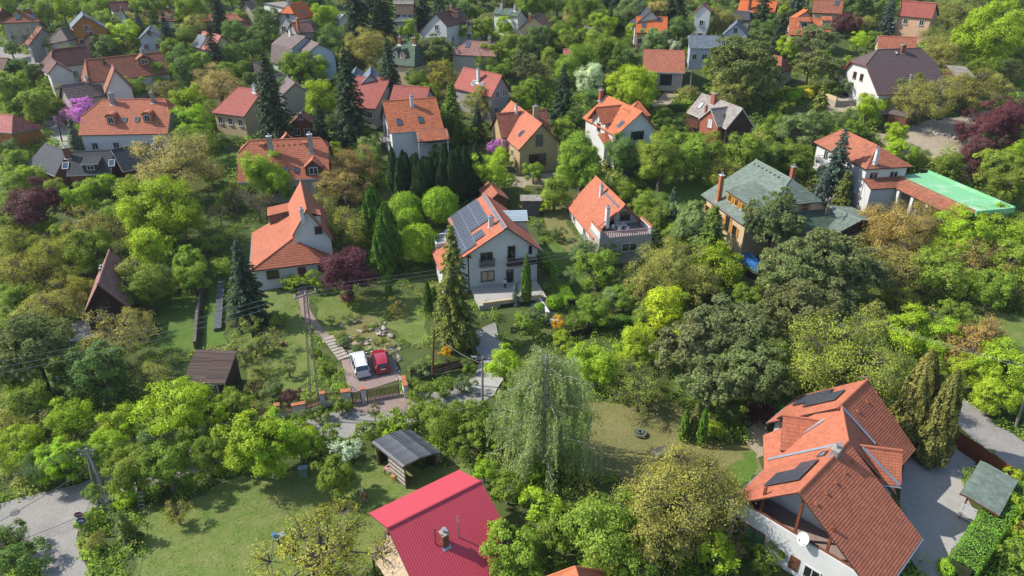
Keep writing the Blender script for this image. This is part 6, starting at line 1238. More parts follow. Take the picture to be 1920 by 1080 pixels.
wires('three pale power lines from the tall lattice mast to the villa mast', T['L1'], T['L2'], 3, .95, 1.2, .013, 'wirepale'); wires('three pale power lines from the tall lattice mast to the left edge', T['L1'], hitz(-160, 715, T['L1'][2]), 3, .95, .8, .013, 'wirepale')
wires('cables from the junction pole to the left edge', T['A'], hitz(-150, 925, T['A'][2]), 4, .35, .5, .02, 'wire'); wires('cables from the junction pole to the lamp pole at the bend', T['A'], T['B'], 2, .4, 1.0, .02); wires('cables from the wooden pole to the lamp pole at the bend', T['C'] - EZ * .6, T['B'] - EZ * .8, 1, .3, .5)
wires('thick dark cable running down from the junction pole across the street', T['A'] - EZ * 2, hit(-40, 1000, 1.5), 1, .3, .1, .03, 'wire')
for k, (px_, py_) in enumerate(((262, 1085), (230, 1030))): wires(('outer' if k == 0 else 'inner') + ' steel stay of the junction pole down to the shrubs', T['A'] - EZ * .4 * k, hit(px_, py_), 1, .1, 0, .02, 'wire')
wires('cables along the lane at the lower right', T['P'], hitz(1500, 545, T['P'][2]), 2, .5, .8, .012, 'wirepale'); wires('cables between the leaning poles on the upper right lane', T['G'], T['F'], 2, .4, .3); wires('cables from the leaning lamp pole to the bare pole', T['F'], T['E'], 2, .4, .6)
wires('cables from the pole in front of the mansard house to the blue-grey gables', T['Lm'], T['J'], 2, .4, .5); wires('cable from the dark pole to the left behind the steep-gabled house', T['M'], T['K'], 1, .4, .8); wires('cables past the round-dormer house front', T['N'], T['M'], 2, .5, 1.5); wires('dark cables from the mustard-yellow house pole to the pole in the trees', T['H'], T['I'], 2, .4, .5); wires('cables from the pole in the trees to the pale concrete pole', T['I'], T['D'], 2, .4, 1.4)

# ------------------------------------------------------------------ fences, gates, walls, steps
def boards(name, label, px, h, bw, gap, mat, part='board', post=None, cat='fence', th=.03, z0=.08, rail=True):
    P = [hit(*p) for p in px]; o = thing(name, label, cat, (P[0][0], P[0][1], tz(P[0][0], P[0][1]))); mesh = None; org = np.array(o.location)
    for a, b in zip(P[:-1], P[1:]):
        d = b - a; d[2] = 0; l = np.linalg.norm(d); d /= l; s = np.array((-d[1], d[0], 0)); n = max(1, int(l / (bw + gap)))
        if mesh is None:
            mb = MB(); mb.box((0, 0, h / 2), (bw, th, h)); t_ = mb.build(part, [mat]); mesh = t_.data; bpy.data.objects.remove(t_)
        for k in range(n):
            p = a + d * l * (k + .5) / n; q = link(part, mesh, o); q.location = (p[0] - org[0], p[1] - org[1], tz(p[0], p[1]) + z0 - org[2]); q.rotation_euler.z = math.atan2(d[1], d[0])
        if rail:
            for zz in (.25, .8): mb = MB(); z1 = tz(a[0], a[1]) + zz * h; z2 = tz(b[0], b[1]) + zz * h; mb.tube(np.array((a[0], a[1], z1)) - org + s * .045, np.array((b[0], b[1], z2)) - org + s * .045, .035, n=4); mb.build('rail', [mat], o)
        k = max(1, int(l / 2.4))
        for i in range(k + 1): p = a + d * l * i / k; mb = MB(); mb.box(np.array((p[0], p[1], tz(p[0], p[1]) + h * .5)) - org + s * .06, (.1, .1, h + .2), (d, s, EZ)); mb.build('post', [post or mat], o)
        for i in range(int(l) + 1): KEEP_OUT.append((a[0] + d[0] * i, a[1] + d[1] * i, .5))
    return o
boards('board_fence', 'tall reddish-brown board fence between the paved yard and the lane', [(1772, 828), (1830, 868), (1905, 920)], 1.9, .22, .012, 'redwood')
boards('board_fence', 'dark picket fence under the golden conifer along the lane', [(772, 712), (830, 700), (900, 682)], 1.2, .1, .03, 'darkwood'); boards('board_fence', 'short dark plank fence below the solar-panelled house, left of the orange shrub', [(958, 626), (1004, 614)], .9, .12, .02, 'greywood'); boards('board_fence', 'dark plank fence right of the orange-yellow shrub', [(1060, 640), (1106, 628)], 1.1, .14, .015, 'darkwood')
boards('double_gate', 'wide brown slatted driveway gate in front of the two cars', [(689, 752), (749, 741)], 1.35, .08, .055, 'wood', 'slat', 'steel', 'gate'); boards('garden_gate', 'narrow brown slatted gate left of the driveway gate', [(661, 757), (678, 754)], 1.35, .08, .055, 'wood', 'slat', 'steel', 'gate')
def pillar(px, w, d, h, label, dirp=None):
    b = hit(*px); a = hit(749, 741) - hit(661, 757); a[2] = 0; a /= np.linalg.norm(a); s = np.array((-a[1], a[0], 0)); o = thing('gate_pillar', label, 'pillar', (b[0], b[1], tz(b[0], b[1])), 'white pillars of the street wall')
    mb = MB(); mb.box((0, 0, h / 2 - .2), (w, d, h + .4), (a, s, EZ)); mb.build('shaft', ['white'], o); mb = MB(); mb.box((0, 0, h + .06), (w + .12, d + .12, .12), (a, s, EZ)); mb.build('cap', ['terracap'], o)
pillar((683, 755), .4, .4, 1.8, 'white pillar with terracotta cap between the narrow and the wide gate'); pillar((651, 758), .9, .5, 1.7, 'wide white pillar with terracotta cap left of the narrow gate'); pillar((607, 762), .5, .45, 1.7, 'white pillar with terracotta cap right of the tall lattice mast'); pillar((563, 780), 1.3, .4, 1.5, 'white wall pier left of the tall lattice mast'); pillar((523, 783), .5, .45, 1.6, 'white pillar among shrubs, third from the gates'); pillar((478, 790), .5, .45, 1.6, 'white pillar half hidden by bushes below the brown board shed'); pillar((432, 797), .5, .45, 1.6, 'white pillar at the far left end of the street wall'); pillar((760, 738), .4, 1.8, 1.6, 'long white gate wall with slanting terracotta cap right of the driveway gate')
def lowwall(label, px, h, panel=True):
    P = [hit(*p) for p in px]; a, b = P; d = b - a; d[2] = 0; l = np.linalg.norm(d); d /= l; s = np.array((-d[1], d[0], 0)); o = thing('street_wall', label, 'wall', (a[0], a[1], tz(a[0], a[1])), 'low walls with slatted infill'); m_ = (b - a) / 2; m_[2] = (tz(b[0], b[1]) - tz(a[0], a[1])) / 2
    mb = MB(); mb.box(m_ + EZ * (h / 2 - .2), (l, .28, h + .4), (d, s, EZ)); mb.build('plinth', ['white'], o); mb = MB(); mb.box(m_ + EZ * (h + .04), (l, .36, .08), (d, s, EZ)); mb.build('coping', ['terracap'], o)
    n = int(l / .14); mesh = None
    for k in range(n):
        if mesh is None: mb = MB(); mb.box((0, 0, .38), (.09, .03, .7), (d, s, EZ)); t_ = mb.build('slat', ['wood']); mesh = t_.data; bpy.data.objects.remove(t_)
        q = link('slat', mesh, o); p = (b - a) * (k + .5) / n; q.location = (p[0], p[1], h + .1 + (tz(a[0] + p[0], a[1] + p[1]) - tz(a[0], a[1])))
lowwall('white street wall with brown slats right of the mast', [(611, 761), (645, 757)], .8); lowwall('white street wall with brown slats left of the mast', [(575, 776), (603, 765)], .7); lowwall('white street wall with brown slats second left of the mast', [(528, 782), (556, 778)], .6); lowwall('white street wall with brown slats third left of the mast', [(482, 789), (518, 783)], .6); lowwall('white street wall with brown slats at its left end', [(436, 796), (474, 790)], .6)
def steps():
    a, b = hit(646, 673), hit(616, 640); d = b - a; d[2] = 0; l = np.linalg.norm(d); d /= l; s = np.array((-d[1], d[0], 0)); o = thing('garden_steps', 'flight of pale stone garden steps left of the parked minivan', 'steps', (a[0], a[1], tz(a[0], a[1])))
    for k in range(8): mb = MB(); mb.box(d * l * (k + .5) / 8 + EZ * (.05 + k * .075), (l / 8 + .04, 1.3, .16), (d, s, EZ)); mb.build('step', ['stone'], o)
steps()
def rock(px, w, label, group, mat='stone', flat=.55):
    rng = np.random.default_rng(int(px[0] * 7 + px[1])); b = hit(*px); bm = bmesh.new(); bmesh.ops.create_icosphere(bm, subdivisions=2, radius=1)
    ax = rng.uniform(.7, 1.2, 3); pl = [(rdir(rng, 1)[0], rng.uniform(.35, .75)) for _ in range(11)]
    for v in bm.verts:
        c = np.array(v.co)
        for n_, dd in pl: e = c @ n_; c = c - n_ * max(0, e - dd)
        v.co = c * ax * w / 2 * np.array((1, 1, flat)) + rng.normal(size=3) * .01
    me = bpy.data.meshes.new('rock'); bm.to_mesh(me); bm.free(); me.materials.append(MATS[mat]); o = link('rock', me, None, (b[0], b[1], tz(b[0], b[1]) + w * .12)); o.rotation_euler.z = rng.uniform(0, 6); tag(o, label, 'rock', group)
rr_ = random.Random(3)
for k in range(34): rock((rr_.uniform(636, 735), rr_.uniform(600, 662)), rr_.uniform(.5, 1.5), 'pale limestone boulder in the rock garden above the parked cars', 'boulders in the rock garden')
for k in range(30): rock((739 + rr_.uniform(-5, 8) + (k % 15) * .5, 645 + k * 2.4), rr_.uniform(.3, .85), 'whitish stone in the bank right of the red car', 'stones in the bank beside the drive', 'stone' if k % 3 else 'concrete', .6)
for k in range(16): rock((1712 + k * 6.4, 240 + k * 1.6 + rr_.uniform(-2, 2)), rr_.uniform(.7, 1.3), 'rough grey stone in the dry stone wall below the tool shed', 'stones of the dry wall', 'concrete', .9)
for k in range(12): rock((1395 + rr_.uniform(0, 200), 590 + rr_.uniform(-5, 30)), rr_.uniform(.5, 1.4), 'pale stone glimpsed under the pines', 'stones under the pines', 'white')
for k in range(14): plant('t', rr_.uniform(630, 735), rr_.uniform(585, 660), rr_.uniform(10, 20), .8)
for k in range(14): plant(rr_.choice('deki'), rr_.uniform(630, 740), rr_.uniform(580, 662), rr_.uniform(10, 22), .8)
def wallstrip(name, label, px, w, h, mat, cat):
    P = [hit(*p) for p in px]; o = thing(name, label, cat, (P[0][0], P[0][1], tz(P[0][0], P[0][1]))); org = np.array(o.location)
    for a, b in zip(P[:-1], P[1:]):
        d = b - a; d[2] = 0; l = np.linalg.norm(d); d /= l; s = np.array((-d[1], d[0], 0)); n = max(1, int(l / 1.2))
        for k in range(n): p = a + (b - a) * (k + .5) / n; mb = MB(); mb.box(np.array((p[0], p[1], tz(p[0], p[1]) + h / 2 - .1)) - org, (l / n - .03, w, h + .2), (d, s, EZ)); mb.build('panel', [mat], o)
        for i in range(int(l) + 1): KEEP_OUT.append((a[0] + d[0] * i, a[1] + d[1] * i, .6))
wallstrip('garden_wall', 'long narrow brown garden wall running downhill to the board shed', [(388, 470), (380, 540), (372, 600), (368, 655)], .35, 1.1, 'greywood', 'wall'); wallstrip('raised_bed', 'long raised bed covered with dark plastic beside the garden wall', [(416, 528), (412, 580), (409, 622)], .9, .5, 'steel', 'raised bed')

# ------------------------------------------------------------------ street signs, cabinet, ladder, garden things
def signs():
    b, t = upright((153, 1003), (148, 966)); o = thing('road_sign', 'red STOP sign above a round blue arrow sign on one post', 'road sign', b); mb = MB(); mb.tube((0, 0, -.2), (t - b) + np.array((0, 0, .35)), .035, n=6); mb.build('post', ['zinc'], o)
    f = np.array((.25, -.97, 0)); f /= np.linalg.norm(f); a = np.array((-f[1], f[0], 0)) ; a = a if a[0] > 0 else -a
    def disc(c, r, n, rot=0): return [c + a * r * math.cos(rot + 2 * math.pi * k / n) + EZ * r * math.sin(rot + 2 * math.pi * k / n) for k in range(n)]
    def plate(name, c, r, n, mat, rot=0):
        mb = MB(); A_, B_ = disc(c, r, n, rot), disc(c - f * .03, r, n, rot); mb.poly(A_); mb.poly(B_[::-1])
        for k in range(n): mb.poly([A_[k], A_[(k + 1) % n], B_[(k + 1) % n], B_[k]])
        return mb.build(name, [mat], o)
    c1 = (t - b) + f * .06 + EZ * .1; c2 = c1 - EZ * .68; p = plate('stop_plate', c1, .36, 8, 'signwhite', math.pi / 8); mb = MB(); mb.poly(disc(c1 + f * .006, .33, 8, math.pi / 8)); mb.build('red_face', ['signred'], p); q = plate('arrow_plate', c2, .33, 24, 'signblue')
    cu = bpy.data.curves.new('stop_text', 'FONT'); cu.body = 'STOP'; cu.size = .24; cu.align_x = 'CENTER'; cu.align_y = 'CENTER'; cu.extrude = .002; tx = link('stop_text', cu, p); M = Matrix((tuple(a), tuple(EZ), tuple(f))).transposed().to_4x4(); M.translation = Vector(c1 + f * .012); bpy.context.view_layer.update(); tm_ = bpy.data.meshes.new_from_object(tx.evaluated_get(bpy.context.evaluated_depsgraph_get())); bpy.data.objects.remove(tx); tm_.materials.clear(); tm_.materials.append(MATS['signwhite']); tx = link('stop_text', tm_, p); tx.matrix_local = M
    mb = MB(); F = c2 + f * .006; mb.poly([F - a * .22 + EZ * .05, F - a * .22 - EZ * .05, F + a * .06 - EZ * .05, F + a * .06 + EZ * .05]); mb.poly([F + a * .06 + EZ * .14, F + a * .06 - EZ * .14, F + a * .24]); mb.build('arrow', ['signwhite'], q)
signs()
patch('road', [(24, 996), (56, 990), (56, 1018), (38, 1020)], 'tarpatch', .058)
def at(px, rz=0): b = hit(*px); return (b[0], b[1], tz(b[0], b[1]))
o = thing('utility_cabinet', 'pale green utility cabinet at the upper lawn edge', 'cabinet', at((570, 893)), rz=.15); mb = MB(); mb.box((0, 0, .5), (.75, .4, 1.1)); mb.build('body', ['greenbox'], o); mb = MB(); mb.box((0, 0, 1.09), (.85, .5, .08)); mb.build('lid', ['zincroof'], o); mb = MB(); mb.box((0, -.21, .52), (.64, .02, .9)); mb.build('door', ['greenbox'], o)
o = thing('ladder', 'grey wooden ladder leaning into the shrubs at the lawn', 'ladder', at((268, 966)), rz=.2)
for s in (-1, 1): mb = MB(); mb.tube((s * .25, 0, 0), (s * .2, .9, 2.2), .035, n=5); mb.build('rail', ['greywood'], o)
for k in range(6): mb = MB(); f = (k + .6) / 6.5; mb.tube((-.24, .9 * f, 2.2 * f), (.24, .9 * f, 2.2 * f), .03, n=5); mb.build('rung', ['stone'], o)
def table(label, px, w, d, h, cloth, rz, z=0, legm='wood', name='table'):
    b = at(px) if len(px) == 2 else px; o = thing(name, label, 'table', (b[0], b[1], b[2] + z), rz=rz); mb = MB(); mb.box((0, 0, h), (w, d, .05)); mb.build('top', [cloth], o)
    for sx in (-1, 1):
        for sy in (-1, 1): mb = MB(); mb.box((sx * (w / 2 - .08), sy * (d / 2 - .08), h / 2), (.06, .06, h)); mb.build('leg', [legm], o)
    return o
def stool(label, px, mat, h=.5, r=.22, group=None, cat='stool', name='stool'):
    o = thing(name, label, cat, at(px), group); mb = MB(); mb.lathe((0, 0, 0), [(0, h), (r, h), (r, h - .07), (0, h - .07)], 12); mb.build('seat', [mat], o)
    for k in range(4): t = k * 1.57 + .7; mb = MB(); mb.tube((r * .6 * math.cos(t), r * .6 * math.sin(t), h - .05), (r * .9 * math.cos(t), r * .9 * math.sin(t), 0), .025, n=5); mb.build('leg', ['ochrewood'], o)
t_ = table('garden table with pink patterned cloth in front of the log shed', (736, 890), 1.4, .8, .72, 'pinkcloth', -.5); mb = MB()
for k in range(4): mb.box((-.5 + k * .33, .1 * (k % 2), .80), (.14, .14, .12))
mb.build('crockery', ['terracap'], t_)
stool('yellow wooden stool beside the pink table', (738, 903), 'ochrewood', .7); stool('dark stool with orange round seat near the log shed', (747, 900), 'terracap'); stool('second orange-seated stool next to the shed posts', (754, 897), 'terracap')
o = thing('wheelbarrow', 'grey wheelbarrow tipped up beside the log shed', 'wheelbarrow', at((823, 868)), rz=.6); mb = MB(); mb.poly([(-.35, 0, .15), (.35, 0, .15), (.45, .35, 1.0), (-.45, .35, 1.0)]); mb.poly([(-.35, 0, .15), (-.45, .35, 1.0), (-.45, .1, 1.05), (-.35, -.2, .2)]); mb.poly([(.35, 0, .15), (.35, -.2, .2), (.45, .1, 1.05), (.45, .35, 1.0)]); mb.build('tray', ['zinc'], o); mb = MB(); mb.tube((-.05, -.3, .2), (.05, -.3, .2), .2, n=12); mb.build('wheel', ['rubber'], o)
for s in (-1, 1): mb = MB(); mb.tube((s * .3, -.2, .2), (s * .3, .5, 1.3), .025, n=5); mb.build('handle', ['wood'], o)
# terrace table and chairs of the gable house
tm, tzz = TERR
for k, (dx, dy) in enumerate(((-.2, -.3),)): c = tm.w(tm.L / 2 + dx, dy, tzz + .07); table('white garden table on the covered roof terrace', tuple(c), 1.6, .9, .72, 'plasticwhite', math.atan2(tm.ex[1], tm.ex[0]) + 1.57, 0, 'plasticwhite')
for k, (dx, dy) in enumerate(((.6, -.9), (.7, .3), (-.9, -.6), (-.9, .3), (-.1, -1.5))):
    c = tm.w(tm.L / 2 + dx, dy, tzz + .07); o = thing('garden_chair', 'white plastic chair around the table on the roof terrace', 'chair', tuple(c), 'white chairs on the roof terrace', math.atan2(tm.ex[1], tm.ex[0]) + (1.57 if dx > 0 else -1.57)); mb = MB(); mb.box((0, 0, .43), (.46, .46, .04)); mb.build('seat', ['plasticwhite'], o); mb = MB(); mb.box((0, -.22, .66), (.46, .04, .44)); mb.build('backrest', ['plasticwhite'], o)
    for sx in (-1, 1):
        for sy in (-1, 1): mb = MB(); mb.box((sx * .2, sy * .2, .21), (.04, .04, .42)); mb.build('leg', ['plasticwhite'], o)
# satellite dish on the white gable wall
dc, dn = DISH; o = thing('satellite_dish', 'white satellite dish on the loggia rail of the white gable', 'satellite dish', tuple(dc)); f = np.array((-.75, -.45, .45)); f /= np.linalg.norm(f); a = np.cross(f, EZ); a /= np.linalg.norm(a); u = np.cross(a, f); mb = MB()
for i in range(4):
    for k in range(18):
        def dp(i, k): r = .48 * i / 4; t = 2 * math.pi * k / 18; return a * r * math.cos(t) + u * r * math.sin(t) * 1.1 + f * (r * r * .55)
        mb.poly([dp(i, k), dp(i + 1, k), dp(i + 1, k + 1), dp(i, k + 1)])
mb.build('reflector', ['dish'], o, True); mb = MB(); mb.tube(-u * .5, f * .55 - u * .12, .02, n=5); mb.box(f * .55 - u * .12, (.1, .1, .1)); mb.build('feed_arm', ['terracap'], o); mb = MB(); mb.tube(-f * .05, -f * .4 - EZ * .7, .03, n=6); mb.build('bracket', ['zinc'], o)
# pool, planter, bench ring, tarps, toys
P = [hit(*p) for p in ((1384, 478), (1408, 487), (1424, 500), (1420, 512), (1400, 502), (1380, 490))]; c = np.mean(P, 0); o = thing('paddling_pool', 'bright blue pool cover beside the green-roofed villa', 'pool', (c[0], c[1], tz(c[0], c[1]))); 
mb = MB(); n = len(P); top = [p - c + EZ * (.9 + c[2] - tz(c[0], c[1])) for p in P]; bot = [p - EZ * 1.4 for p in top]; mb.poly(top)
mb.build('cover', ['bluetarp'], o); mb = MB()
for k in range(n): mb.poly([top[k] * 1.02, top[(k + 1) % n] * 1.02, bot[(k + 1) % n], bot[k]])
mb.build('rim', ['bluetarp'], o)
boards('timber_fence', 'brown timber screen below the blue pool cover', [(1380, 505), (1405, 522), (1424, 530)], 1.0, .2, .02, 'darkwood')
o = thing('planter_box', 'wooden planter box with dry plants on the dry lawn', 'planter', at((1240, 852)), rz=.3); 
for sx, sy, w, d in ((0, -.5, 1.4, .08), (0, .5, 1.4, .08), (-.7, 0, .08, 1.0), (.7, 0, .08, 1.0)): mb = MB(); mb.box((sx, sy, .25), (w, d, .5)); mb.build('side_board', ['stone'], o)
mb = MB(); mb.box((0, 0, .38), (1.3, .9, .1)); mb.build('soil', ['bareearth'], o)
o = thing('garden_bench', 'low round garden seat with green pot on the dry lawn', 'bench', at((1200, 816))); mb = MB(); mb.lathe((0, 0, 0), [(.4, .35), (.65, .35), (.65, .28), (.4, .28), (.4, .35)], 16); mb.build('seat', ['greywood'], o); mb = MB(); mb.lathe((0, 0, 0), [(.18, 0), (.28, .5), (.22, .5)], 12); mb.build('pot', ['greenbox'], o)
for k in range(5): t = k * 1.256; mb = MB(); mb.box((.52 * math.cos(t), .52 * math.sin(t), .14), (.1, .1, .28)); mb.build('leg', ['stone'], o)
def tarp(label, px, w, d, mat, h=.5):
    rng = np.random.default_rng(int(px[0])); o = thing('tarpaulin', label, 'tarpaulin', at(px)); n = 8; mb = MB(); Z = rng.uniform(.5, 1, (n + 1, n + 1)) * h; Z[0] = Z[-1] = 0; Z[:, 0] = Z[:, -1] = 0
    for i in range(n):
        for j in range(n): mb.poly([((a_ / n - .5) * w, (b_ / n - .5) * d, Z[a_, b_] + .03) for a_, b_ in ((i, j), (i + 1, j), (i + 1, j + 1), (i, j + 1))])
    mb.build('sheet', [mat], o, True)
tarp('crumpled blue tarpaulin under the large dark pine', (124, 712), 2.4, 1.6, 'bluetarp'); tarp('small blue tarpaulin below the dark pine near the street', (88, 748), 1.6, 1.0, 'bluetarp'); tarp('white sheet lying in the grass below the A-frame hut', (198, 645), 1.6, .9, 'whitecloth', .3)
for lab, px, m_, r_ in (('red play ball in the fruit garden', (531, 648), 'redpaint', .28), ('orange play ball beside the fruit tree', (516, 658), 'ochrewood', .2)):
    b = at(px); mb = MB(); mb.lathe((0, 0, r_), [(r_ * math.sin(t), -r_ * math.cos(t)) for t in np.linspace(.01, 3.13, 9)], 14); q = mb.build('play_ball', [m_], None, True); q.location = b; tag(q, lab, 'ball')

# ------------------------------------------------------------------ people
def person(label, px, joints, mats, hat=None, rz=0, z=0.):
    """one skinned body; joints: name -> (x, y, z, radius); mats: list of (material, test on position)"""
    b = at(px); o = thing('person', label, 'person', (b[0], b[1], b[2] + z), rz=rz)
    E = [('pelvis', 'waist'), ('waist', 'chest'), ('chest', 'neck'), ('neck', 'head'), ('head', 'crown')]
    for s in 'lr': E += [('chest', 'sh' + s), ('sh' + s, 'el' + s), ('el' + s, 'wr' + s), ('wr' + s, 'ha' + s), ('pelvis', 'hi' + s), ('hi' + s, 'kn' + s), ('kn' + s, 'an' + s), ('an' + s, 'to' + s)]
    J = dict(joints)
    for s in 'lr':
        w, e = np.array(J['wr' + s][:3]), np.array(J['el' + s][:3]); d = (w - e) / np.linalg.norm(w - e); t = np.cross(d, (0, 1, .2)); t /= np.linalg.norm(t); J['ha' + s] = tuple(w + d * .07) + (.03,)
        for k in range(5):
            off = t * (.028 - .014 * k) if k else t * .045; l = (.05, .085, .095, .085, .07)[k]; base = w + d * (.09 if k else .03) + off * .9; mid = base + d * l * .5 + off * .15; tip = mid + d * l * .45 + np.array((0, -.012, -.012))
            J[f'f{k}a' + s] = tuple(base) + (.010,); J[f'f{k}b' + s] = tuple(mid) + (.009,); J[f'f{k}c' + s] = tuple(tip) + (.008,); E += [('ha' + s, f'f{k}a' + s), (f'f{k}a' + s, f'f{k}b' + s), (f'f{k}b' + s, f'f{k}c' + s)]
    names = list(J); me = bpy.data.meshes.new('body'); me.from_pydata([J[n][:3] for n in names], [(names.index(a), names.index(b_)) for a, b_ in E], []); q = link('body', me, o)
    q.modifiers.new('skin', 'SKIN'); 
    for i, n in enumerate(names): sv = me.skin_vertices[0].data[i]; sv.radius = (J[n][3], J[n][3] * (.72 if n in ('waist', 'chest', 'pelvis') else 1)); sv.use_root = n == 'pelvis'
    sb = q.modifiers.new('sub', 'SUBSURF'); sb.levels = 1; sb.render_levels = 1
    dg = bpy.context.evaluated_depsgraph_get(); dg.update(); me2 = bpy.data.meshes.new_from_object(q.evaluated_get(dg)); q.modifiers.clear(); q.data = me2; me2.materials.clear()
    for m_, _ in mats: me2.materials.append(MATS[m_])
    for p in me2.polygons:
        c = p.center; p.use_smooth = True
        for i, (_, test) in enumerate(mats):
            if test(c): p.material_index = i; break
    h = np.array(J['head'][:3]); fwd = np.array((0, -1, 0)); mb = MB(); mb.box(h + fwd * .105 + EZ * -.01, (.03, .05, .05)); mb.box(h + fwd * .10 - EZ * .055, (.05, .02, .015))
    for s in (-1, 1): mb.box(h + np.array((s * .095, 0, 0)), (.02, .05, .07)); mb.box(h + fwd * .098 + np.array((s * .035, 0, .03)), (.025, .02, .014))
    mb.build('face', ['skin'], o); mb = MB(); mb.lathe(h + EZ * .03 - fwd * .015, [(.108, -.02), (.108, .05), (.085, .1), (.04, .13), (.0, .135)], 12); mb.build('cap' if hat else 'hair', [hat or 'darkwood'], o, True); return o
def stand(lean=0., spread=.1):
    j = {'pelvis': (0, 0, .95, .15), 'waist': (0, -lean * .2, 1.12, .135), 'chest': (0, -lean * .5, 1.36, .155), 'neck': (0, -lean * .62, 1.52, .06), 'head': (0, -lean * .8, 1.64, .095), 'crown': (0, -lean * .85, 1.72, .07)}
    for s, n in ((-1, 'l'), (1, 'r')):
        j['sh' + n] = (s * .2, -lean * .5, 1.42, .065); j['el' + n] = (s * .25, -lean * .5 - .08, 1.15, .048); j['wr' + n] = (s * .22, -lean * .5 - .25, .98, .032); j['hi' + n] = (s * .1, 0, .9, .095); j['kn' + n] = (s * spread, -.02, .5, .065); j['an' + n] = (s * spread, .02, .09, .045); j['to' + n] = (s * spread, -.14, .04, .04)
    return j
person('person in a white shirt and black trousers standing at the garage of the solar-panelled house', (947, 545), stand(), [('whitecloth', lambda c: .98 < c.z < 1.5 and abs(c.x) < .3 and c.z > 1.02), ('blackcloth', lambda c: c.z <= 1.02 and not (abs(c.x) > .17 and c.z > .7)), ('skin', lambda c: True)], None, .1, .1)
j = stand(.45); person('bare-chested person in a white cap bending over a grass trimmer on the lawn', (687, 942), j, [('browncloth', lambda c: .5 < c.z < .98 and abs(c.x) < .2), ('rubber', lambda c: c.z < .1), ('skin', lambda c: True)], 'whitecloth', -.5)
b = at((687, 942)); o = thing('grass_trimmer', 'long-handled grass trimmer held by the person on the lawn', 'trimmer', (b[0], b[1], b[2] + .05), rz=-.5); mb = MB(); mb.tube((.12, -.42, 1.02), (-.1, -1.15, .1), .02, n=6); mb.build('shaft', ['steel'], o); mb = MB(); mb.lathe((-.1, -1.15, .05), [(.0, .08), (.12, .06), (.14, 0)], 10); mb.build('head', ['teal'], o); mb = MB(); mb.box((.16, -.3, 1.12), (.16, .3, .16)); mb.build('motor', ['terracap'], o); mb = MB(); mb.tube((-.12, -.62, .84), (.3, -.6, .86), .018, n=5); mb.build('grip', ['black'], o)
o = thing('garden_cart', 'small blue and grey cart with tools under the yellow-olive tree', 'cart', at((525, 1014)), rz=.6); mb = MB(); mb.box((0, 0, .45), (.9, .55, .3)); mb.build('tray', ['zinc'], o); mb = MB(); mb.box((-.3, .1, .75), (.3, .3, .35)); mb.build('bucket', ['bluetarp'], o)
for s in (-1, 1): mb = MB(); mb.tube((-.1, s * .3, .22), (-.1, s * .36, .22), .22, n=12); mb.build('wheel', ['rubber'], o)
mb = MB(); mb.tube((.4, 0, .5), (1.1, 0, .85), .025, n=5); mb.build('handle', ['wood'], o)

b = at((28, 962)); mb = MB(); mb.lathe((0, 0, 0), [(0, .075), (.38, .075), (.40, .03)], 20); q = mb.build('manhole_cover', ['steel'], None); q.location = b; tag(q, 'round dark manhole cover in the street at the junction', 'manhole')

# ------------------------------------------------------------------ undergrowth filling the gaps between gardens
def undergrowth():
    rng = np.random.default_rng(5); C, N, S_ = [], [], []
    ko = np.array(KEEP_OUT); polys = [np.array(p) for p in PATCH]
    def inside(p, x, y):
        j = np.roll(p, 1, 0); c = ((p[:, 1] > y) != (j[:, 1] > y)) & (x < (j[:, 0] - p[:, 0]) * (y - p[:, 1]) / (j[:, 1] - p[:, 1] + 1e-12) + p[:, 0]); return c.sum() % 2 == 1
    n = 0; pts = []
    while n < 8200:
        px, py = rng.uniform(-60, 1980), rng.uniform(-15, 1100) 
        P = hit(px, py); x, y = P[0], P[1]
        if np.any((ko[:, 0] - x) ** 2 + (ko[:, 1] - y) ** 2 < (ko[:, 2] * .92) ** 2): n += 1; continue
        if any(inside(p, x, y) for p in polys): n += 1; continue
        n += 1; r = rng.uniform(.35, 1.1) * (1.9 if py < 350 else 1.0); h = r * rng.uniform(.7, 1.5); m = int(46 * (r / .8) ** 1.3) + 14; d = rdir(rng, m); d[:, 2] = abs(d[:, 2])
        C.append(np.array((x, y, P[2])) + d * np.array((r, r, h)) * rng.uniform(.5, 1.05, (m, 1))); N.append(d + rng.normal(size=(m, 3)) * .5 + EZ * .4); S_.append(np.full(m, .16 + .07 * r + (.12 if py < 350 else 0)))
    me = leaf_mesh('undergrowth', np.vstack(C), np.vstack(N), np.concatenate(S_), .6, rng, 'undergrowthleaf'); o = link('undergrowth', me); tag(o, 'tangled low green and straw-coloured undergrowth between the gardens', 'undergrowth', kind='stuff')
def ugm():
    m, n, b, o = _new('undergrowthleaf'); tc = nd(n, 'ShaderNodeTexCoord').outputs['Object']; ge = nd(n, 'ShaderNodeNewGeometry'); f = noise(n, tc, .12, 5, .6); c = ramp(n, f, [(.25, (.055, .10, .014)), (.42, (.10, .155, .018)), (.55, (.14, .20, .02)), (.66, (.19, .18, .05)), (.8, (.26, .21, .10))])
    hs = nd(n, 'ShaderNodeHueSaturation'); L(n, c, hs.inputs['Color']); mr = nd(n, 'ShaderNodeMapRange', i_3=.6, i_4=1.4); L(n, ge.outputs['Random Per Island'], mr.inputs[0]); L(n, mr.outputs[0], hs.inputs['Value']); L(n, hs.outputs[0], b.inputs['Base Color']); b.inputs['Roughness'].default_value = .7; b.inputs['Specular IOR Level'].default_value = .15
    tr = nd(n, 'ShaderNodeBsdfTranslucent'); L(n, hs.outputs[0], tr.inputs[0]); mx = nd(n, 'ShaderNodeAddShader'); L(n, b.outputs[0], mx.inputs[0]); L(n, tr.outputs[0], mx.inputs[1]); L(n, mx.outputs[0], o.inputs[0])
ugm(); undergrowth()

